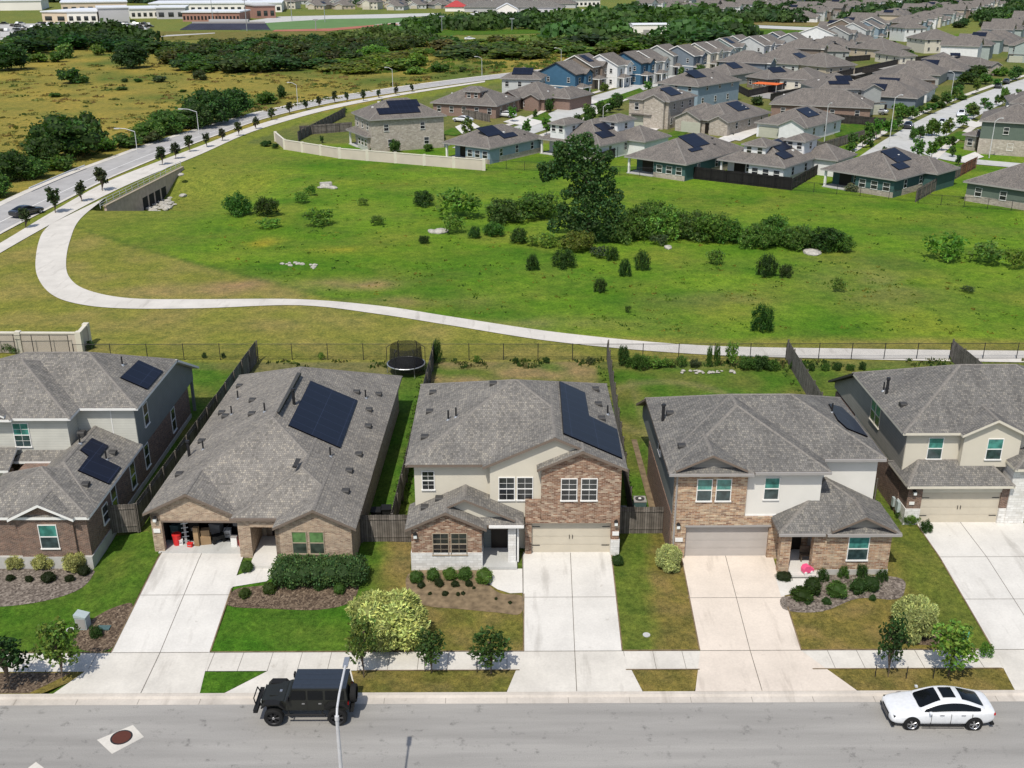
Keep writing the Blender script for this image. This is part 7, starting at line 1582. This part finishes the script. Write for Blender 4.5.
lamp(888,152,104,893,103,'tall pale pole lamp beside the far street in front of the fenced lawn','street lamps of the estate'); lamp(824,144,110,826,109,'pale pole behind the fence near the sage garage house','street lamps of the estate'); lamp(950,103,77,944,76,'pale pole at the bend of the right-hand far street','street lamps of the estate'); lamp(989,158,125,994,124,'pale pole in front of the green house at the right','street lamps of the estate'); lamp(603,120,108,608,107,'pale pole lamp by the cross street garden','street lamps of the estate'); lamp(561,105,92,566,91,'pale pole near the bright blue house','street lamps of the estate')
# ---------------------------------------------------------------- trees further off
RT=[(26,228,12,21),(55.5,213,17,27),(82,201.5,13,22),(102.5,191,15,25),(162.5,165,12,20),(176,159,11,18),(190,152,9,18),(207,147,9,15),(222.5,141,8,14),(239,136,8,15),(256,129,7,13),(272,120,8,13),(290,114,7,13),(306,110,7,11),(319,107,6,12),(335,103,6,13),(347,102,5,11),(363.6,101,6,12),(379,98,5,9),(396,95,5,9),(412,92,5,9)]
for i,(px,py,w,hh) in enumerate(RT): tree(px,py,w,hh,YNGF[i%3],tuple(q*random.uniform(.8,1.2) for q in (.045,.06,.025)),f'slim young tree on the verge between road and pavement, {ordn(i)} from the left','young trees between road and pavement','young_tree',th=.24,r=.07)
def far_tree(px,py,w,hh,c,label,group,j=0,th=.12): return tree(px,py,w,hh,OAK[j%3] if w>36 else OAKF[j%4],tuple(q*random.uniform(.85,1.15) for q in c),label,group,'tree',th=th,r=.16)
TL=[(66,158,70,48,DK),(92,150,34,40,DK),(45,164,46,30,DK),(12,180,48,32,DK),(30,178,40,22,MD),(-4,196,40,24,MD),(105,151,26,14,MD),(62,170,34,16,MD),(148,141,38,22,MD),(166,134,42,26,MD),(128,147,32,14,MD),(184,128,36,24,MD),(212,124,58,38,DK),(236,117,40,32,DK),(196,128,40,28,DK),(150,142,30,14,GY),(155,60,0,0,DK),
    (8,70,44,28,DK),(133,68,38,28,(.04,.07,.02)),(70,83,32,16,DK),(82,83,18,9,MD),(58,62,20,12,MD),(38,62,24,10,LT),(66,58,22,16,LT),(98,55,16,12,LT),(266,104,24,14,MD),(282,98,10,14,DK),(248,108,18,10,MD),(55,97,12,5,MD),(125,82,9,4,DK),(138,82,10,4,DK),(160,82,19,7,GY),(200,80,16,12,GY),(122,90,14,4,MD),(183,92,8,3,MD),(416,74,20,8,LT),(440,72,20,10,MD),(417,66,24,14,YL),(399,70,30,12,YL),(380,68,26,12,LT),(374,58,40,14,LT),(355,56,22,12,GY),(437,57,9,6,DK),(475,56,15,8,MD),(430,55,14,8,LT),(463,72,10,6,GY)]
i=0
for px,py,w,hh,c in sorted(TL):
    if not w: continue
    far_tree(px,py,w,hh,c,f'{MDN.get(c,"dark olive")} {"large spreading" if w>34 else "bushy"} tree left of the far houses, {ordn(i)} from the left','trees of the left field',i,th=.05 if w<30 else .08); i+=1
# woods: individual oaks standing close together
WT_=[]
def wood(poly,step,hm,c,seed):
    RR=random.Random(seed); wp=W(poly); xs=[p[0] for p in wp]; ys=[p[1] for p in wp]
    def ins(x,y):
        r=False; n=len(wp)
        for i in range(n):
            (ax,ay),(bx,by)=wp[i],wp[(i+1)%n]
            if (ay>y)!=(by>y) and x<(bx-ax)*(y-ay)/(by-ay)+ax: r=not r
        return r
    y=min(ys)
    while y<max(ys):
        x=min(xs)
        while x<max(xs):
            u,v=x+RR.uniform(-.35,.35)*step,y+RR.uniform(-.35,.35)*step
            if ins(u,v): WT_.append((u,v,step*RR.uniform(1.0,1.5),hm*RR.uniform(.7,1.15),c))
            x+=step
        y+=step*1.05
wood([(22,58),(60,52),(150,55),(155,44),(130,33),(60,33),(20,42)],12,6,(.036,.072,.018),1)
wood([(0,52),(30,50),(30,45),(0,46)],12,6,MD,8)
wood([(155,68),(200,74),(260,76),(330,68),(380,55),(430,47),(425,38),(380,34),(330,42),(240,46),(160,52)],9,4.6,(.066,.105,.028),2)
wood([(385,40),(430,41),(432,30),(390,31)],13,6,DK,3)
wood([(430,32),(545,30),(600,26),(600,20),(440,23)],14,6.5,(.05,.098,.028),4)
wood([(560,48),(640,52),(735,44),(740,30),(700,14),(600,16),(590,28),(545,36)],17,7.5,(.055,.112,.03),5)
wood([(440,62),(470,60),(640,57),(650,48),(560,42),(440,46)],13,4.2,(.10,.155,.034),6)
wood([(290,73),(360,78),(430,62),(420,52),(360,58)],11,2.8,(.13,.19,.035),7)
qb=G(656,36.5,.9); WT_=[t_ for t_ in WT_ if not (abs(t_[0]-qb.x+3)<17 and -40<t_[1]-qb.y<14)]; FR=WT_[:]; FR.sort(key=lambda t_:t_[1])
print('wood trees',len(FR))
KEEP=FR[:160]
for i,(x,y,w,hm,c) in enumerate(sorted(KEEP)):
    big=c[1]<.08; tree(0,0,0,0,OAKF[i%4],tuple(q*random.uniform(.75,1.3) for q in c),f'{"dark" if big else "pale green"} oak in the woods across the middle distance, {ordn(i) if i<99 else "part of the right-hand stand"} from the left' if i<99 else f'{"dark" if big else "pale green"} tree of the woods right of the centre of the distance','trees of the distant woods' if i<99 else f'{"dark" if big else "pale"} trees of the right-hand woods','tree',th=.08,r=.18,limbs=0,xy=(x,y),H=hm,Wm=w)
# the rest of the woodland and the wooded skyline read as one mass
def woods(name,items,label,mat='leaf'):
    v=[];f=[];col=[]; RR=random.Random(3)
    for (x,y,w,h,c) in items:
        nb=int(170 if y<620 else (110 if y<900 else 60)); cr=RR.uniform(.6,1.4); ty=RR.uniform(.85,1.35); c=(c[0]*ty,c[1]*(1+(ty-1)*.4),c[2])
        for k in range(nb):
            d=Vector((RR.gauss(0,1),RR.gauss(0,1),abs(RR.gauss(0,1)))).normalized(); q_=RR.uniform(.75,1.08); p=Vector((x+d.x*w*.5*q_,y+d.y*w*.5*q_,.9+h*.12+d.z*h*.85*q_)); a=(d+Vector((RR.gauss(0,.5),RR.gauss(0,.5),RR.gauss(0,.5)))).normalized(); b=a.orthogonal().normalized(); e=a.cross(b); s=w*(.13 if y<620 else .17 if y<900 else .24)*RR.uniform(.6,1.4); i=len(v)
            v+=[tuple(p-b*s*.5),tuple(p-e*s*.5),tuple(p+b*s*.5),tuple(p+e*s*.5)]; f.append((i,i+1,i+2,i+3)); g_=cr*RR.uniform(.6,1.4); col+=[(c[0]*g_,c[1]*g_,c[2]*g_,1)]*4
    me=bpy.data.meshes.new(name); me.from_pydata(v,[],f); me.materials.append(MATS[mat]); at=me.color_attributes.new('lf','FLOAT_COLOR','POINT'); at.data.foreach_set('color',[q for c in col for q in c]); me.update(); o=link(name,me); o.color=(1,1,1,1); return tag(o,label,'woods',kind='stuff')
RR=random.Random(9); items=FR[160:]
for k in range(420):
    y=RR.uniform(915,1075); x=RR.uniform(-.53,-.12)*y; items.append((x,y,RR.uniform(12,22),RR.uniform(8,13),(.035,.065,.035)))
for k in range(900):
    y=RR.uniform(1080,1500); x=RR.uniform(-.56,.56)*y; items.append((x,y,RR.uniform(16,30),RR.uniform(9,14),(.035,.065,.035)))
for k in range(620):
    y=RR.uniform(620,1080); x=RR.uniform(.20,.56)*y
    if near_any(x,y,8): continue
    items.append((x,y,RR.uniform(9,15),RR.uniform(5,8),(.045,.09,.03)))
for k in range(160):
    y=RR.uniform(860,1080); x=RR.uniform(-.5,.02)*y; items.append((x,y,RR.uniform(8,14),RR.uniform(5,8),(.03,.06,.02)))
woods('distant_woods',items,'dark wooded country closing the view along the skyline')
# trees among the estate houses
ET=[(587,130,11,16,DK),(565,134,9,14,MD),(577,131,14,19,DK),(590,122,12,17,DK),(601,117,12,17,DK),(610,113,11,16,DK),(618,110,12,16,DK),(549,112,10,14,DK),(535,117,6,8,DK),(583,98,10,14,MD),(604,91,10,9,LT),(645,83,14,6,LT),(748,61,12,8,MD),(560,106,12,8,MD),(547,103,16,8,DK),(570,104,16,8,MD),
    (884,157,8,11,DK),(870,147,9,10,DK),(913,140,10,14,MD),(920,138,10,14,DK),(932,136,17,19,MD),(970,116,13,15,MD),(952,148,9,13,DK),(952,157,8,12,DK),(958,165,7,11,DK),(996,105,6,11,DK),(1004,99,10,13,LT),(984,108,9,11,MD),(921,113,9,8,MD),(903,118,20,14,MD),(898,110,12,8,LT),(935,102,10,8,DK),(945,99,12,9,LT),(930,96,10,12,DK),(957,92,14,12,DK),(968,84,24,14,DK),(985,84,16,12,MD),(975,76,24,12,DK),(1000,76,16,10,MD),(1015,80,16,16,DK),(940,108,12,8,DK),(962,100,12,7,MD),(757,105,14,10,DK),(912,32,13,14,DK),(914,50,14,12,MD),(906,56,14,8,MD),(880,33,16,12,LT),(892,36,12,10,LT),(996,33,12,16,DK),(985,22,10,12,DK),(1010,22,12,10,MD),
    (395,152,12,14,MD),(413,146,13,14,DK),(428,151,12,8,MD),(375,151,12,8,MD),(490,158,14,10,DK),(500,160,12,9,GY),(470,136,6,6,DK),(344,113,8,6,MD),(322,143,5,8,DK),(293,148,12,9,DK),(306,149,9,5,MD),(266,146,14,6,DK),(276,148,9,5,DK),(480,158,12,7,MD),(852,191,16,9,(.19,.21,.12)),(870,192,18,8,(.13,.17,.06)),(885,193,14,8,(.12,.16,.06)),(668,43,10,8,MD),(855,40,10,9,DK),(905,18,18,9,MD),(760,50,8,6,DK)]
for i,(px,py,w,hh,c) in enumerate(sorted(ET)): tree(px,py,w,hh,(OAKF if w>9 else YNGF)[i%3],tuple(q*random.uniform(.85,1.2) for q in c),f'{MDN.get(c,"pale flowering")} garden {"tree" if hh>10 else "shrub"} in the estate beyond the meadow, {ordn(i)} from the left','garden trees and shrubs of the estate','tree' if hh>10 else 'garden_shrub',th=.14 if hh>10 else .03,r=.08,limbs=2)
for i in range(95):
    px=R.uniform(700,1024) if i%5 else R.uniform(880,1024); py=R.uniform(6,28); q=G(px,py,.9)
    if near_any(q.x,q.y,8) or (700<px<850 and 24<py): continue
    tree(px,py,R.uniform(7,14),R.uniform(5,9),OAKF[i%4],tuple(c*R.uniform(.8,1.4) for c in (.04,.085,.025)),'small leafy tree between the distant roofs on the right','leafy trees between the distant roofs on the right','tree',th=.1,r=.12,limbs=0)
for nm,pl,n_,lab in ((0,RGT,26,'small street tree along the right-hand far street'),(1,MID,20,'small street tree along the far street of tall houses')):
    c=resample(W(pl),n_)
    for sd in (-1,1):
        for i,(x,y) in enumerate(offs(c,sd*6.1)):
            if i%2==(sd>0) and R.random()<.5: continue
            tree(0,0,0,0,YNGF[i%3],tuple(q*R.uniform(.8,1.3) for q in MD),lab,lab.replace('small street tree','street trees'),'tree',th=.2,r=.07,limbs=0,xy=(x+R.uniform(-.5,.5),y+R.uniform(-2,2)),H=R.uniform(2.5,4.5),Wm=R.uniform(2,3.6))
# utility pole far away, red-flowered hedge and so on omitted
# ---------------------------------------------------------------- light, sky, camera
w=bpy.data.worlds.new('World'); sc.world=w; w.use_nodes=True; nt=w.node_tree; bg=nt.nodes['Background']; sk=nt.nodes.new('ShaderNodeTexSky'); sk.sky_type='NISHITA'; sk.sun_disc=False
sd=Vector((.22,.60,-1.)).normalized()
el=math.asin(-sd.z); az=atan2(-sd.x,-sd.y)
sk.sun_elevation=el; sk.sun_rotation=az; sk.air_density=1.0; sk.dust_density=1.6
nt.links.new(sk.outputs[0],bg.inputs[0]); bg.inputs[1].default_value=.14
l=bpy.data.lights.new('sun','SUN'); l.energy=4.1; l.angle=radians(.53); l.color=(1,.95,.86); lo_=bpy.data.objects.new('sun',l); COL.objects.link(lo_); lo_.rotation_euler=sd.to_track_quat('-Z','Y').to_euler()
cam=bpy.data.cameras.new('camera'); co=bpy.data.objects.new('camera',cam); COL.objects.link(co); co.location=(0,0,CH); co.rotation_euler=(pi/2-P,0,-YAW); cam.sensor_width=36; cam.lens=F/1024*36; cam.clip_start=.5; cam.clip_end=6000; sc.camera=co
sc.view_settings.view_transform='Standard'; sc.view_settings.look='None'; sc.view_settings.exposure=0
sc.cycles.max_bounces=6; sc.cycles.transparent_max_bounces=16
# ---------------------------------------------------------------- rough growth nobody could count
def tufts(name,label,pts,mat='leaf'):
    v=[];f=[];col=[]; RR=random.Random(17)
    for x,y,s,h,c,n in pts:
        z=zg(x,y)-.05; g0_=RR.uniform(.7,1.3)
        for k in range(n):
            a=RR.uniform(0,2*pi); d=s*sqrt(RR.random()); px_,py_=x+d*cos(a),y+d*sin(a); hh=h*(1.1-.6*d/s)*RR.uniform(.6,1.2); w=s*RR.uniform(.18,.4); t_=RR.uniform(0,pi); l=RR.uniform(-.35,.35)*hh
            i=len(v); v+=[(px_-w*cos(t_),py_-w*sin(t_),z),(px_+w*cos(t_),py_+w*sin(t_),z),(px_+w*.5*cos(t_)+l*cos(a),py_+w*.5*sin(t_)+l*sin(a),z+hh),(px_-w*.6*cos(t_)+l*cos(a),py_-w*.6*sin(t_)+l*sin(a),z+hh*.85)]; f.append((i,i+1,i+2,i+3)); g_=g0_*RR.uniform(.75,1.25); col+=[(c[0]*g_,c[1]*g_,c[2]*g_,1)]*4
    me=bpy.data.meshes.new(name); me.from_pydata(v,[],f); me.materials.append(MATS[mat]); at=me.color_attributes.new('lf','FLOAT_COLOR','POINT'); at.data.foreach_set('color',[q for c in col for q in c]); me.update(); o=link(name,me); o.color=(1,1,1,1); return tag(o,label,'ground cover',kind='stuff')
RR=random.Random(23); T=[]
for k in range(5200):
    y=130*(520/130)**RR.random(); x=road_x(y)-14-RR.random()**1.2*(y*.62+road_x(y)); 
    if x<-y*.6: continue
    if vn(x,y,22,41)+RR.uniform(-.35,.35)<-.05: continue
    c=RR.choice([(.15,.16,.045),(.20,.19,.055),(.10,.13,.035),(.27,.21,.06),(.24,.17,.06)]); s=RR.uniform(.3,1.0)*(1+y/420); T.append((x,y,s,s*RR.uniform(.25,.5),c,10))
for k in range(300):
    px=RR.uniform(330,560); py=RR.uniform(52,74); g=G(px,py,.9); s=RR.uniform(.8,2.4)
    if g.x<road_x(g.y)-14: T.append((g.x,g.y,s,s*.5,RR.choice([(.12,.18,.03),(.09,.14,.03),(.22,.19,.05)]),12))
tufts('scrub','dry scrub and tall weeds covering the wild field beyond the road',T)
T=[]
for k in range(4200):
    px=RR.uniform(-10,1040); py=RR.uniform(160,345); g=G(px,py,.88)
    if g.x<road_x(g.y)+9+ (8 if py>215 else 0) or g.y-side_y(MLINE,g.x)<1.5: continue
    if g.x<-40 and g.y<150: continue
    if py<200 and px>270 and py<150+ (px-270)*.09: continue
    if vn(g.x,g.y,7,51)+RR.uniform(-.3,.3)<.02: continue
    s=RR.uniform(.15,.45); T.append((g.x,g.y,s,s*RR.uniform(.3,.7),RR.choice([(.07,.14,.02),(.11,.18,.02),(.16,.18,.03),(.05,.11,.018),(.22,.18,.03)]),5))
tufts('meadow_weeds','clumps of taller grass and weeds in the green meadow',T)
T=[]
for k in range(900):
    x=RR.uniform(-21,58); y=RR.uniform(84.6,86.6); 
    if vn(x,y,3,61)<-.05: continue
    s=RR.uniform(.12,.35); T.append((x,y,s,s*RR.uniform(.6,1.4),RR.choice([(.05,.10,.02),(.10,.13,.03),(.14,.13,.05),(.04,.07,.02)]),7))
for k in range(500):
    x=RR.choice((-22.4,-7.1,-6.6,8.2,24.0))+RR.uniform(-.25,.25); y=RR.uniform(60,85); s=RR.uniform(.1,.25); T.append((x,y,s,s*RR.uniform(.5,1.3),RR.choice([(.05,.11,.02),(.09,.13,.03)]),6))
tufts('fence_weeds','weeds growing along the foot of the rear yard fences',T)
# street litter: leaves and stains
T=[]
for k in range(260):
    y=RR.choice((41.3,41.5,41.45))-RR.random()**3*5; T.append((RR.uniform(-27,27),y,RR.uniform(.02,.07),.012,(.05,.045,.03),3))
tufts('leaf_litter','dry leaves and dirt scattered along the near kerb',T)
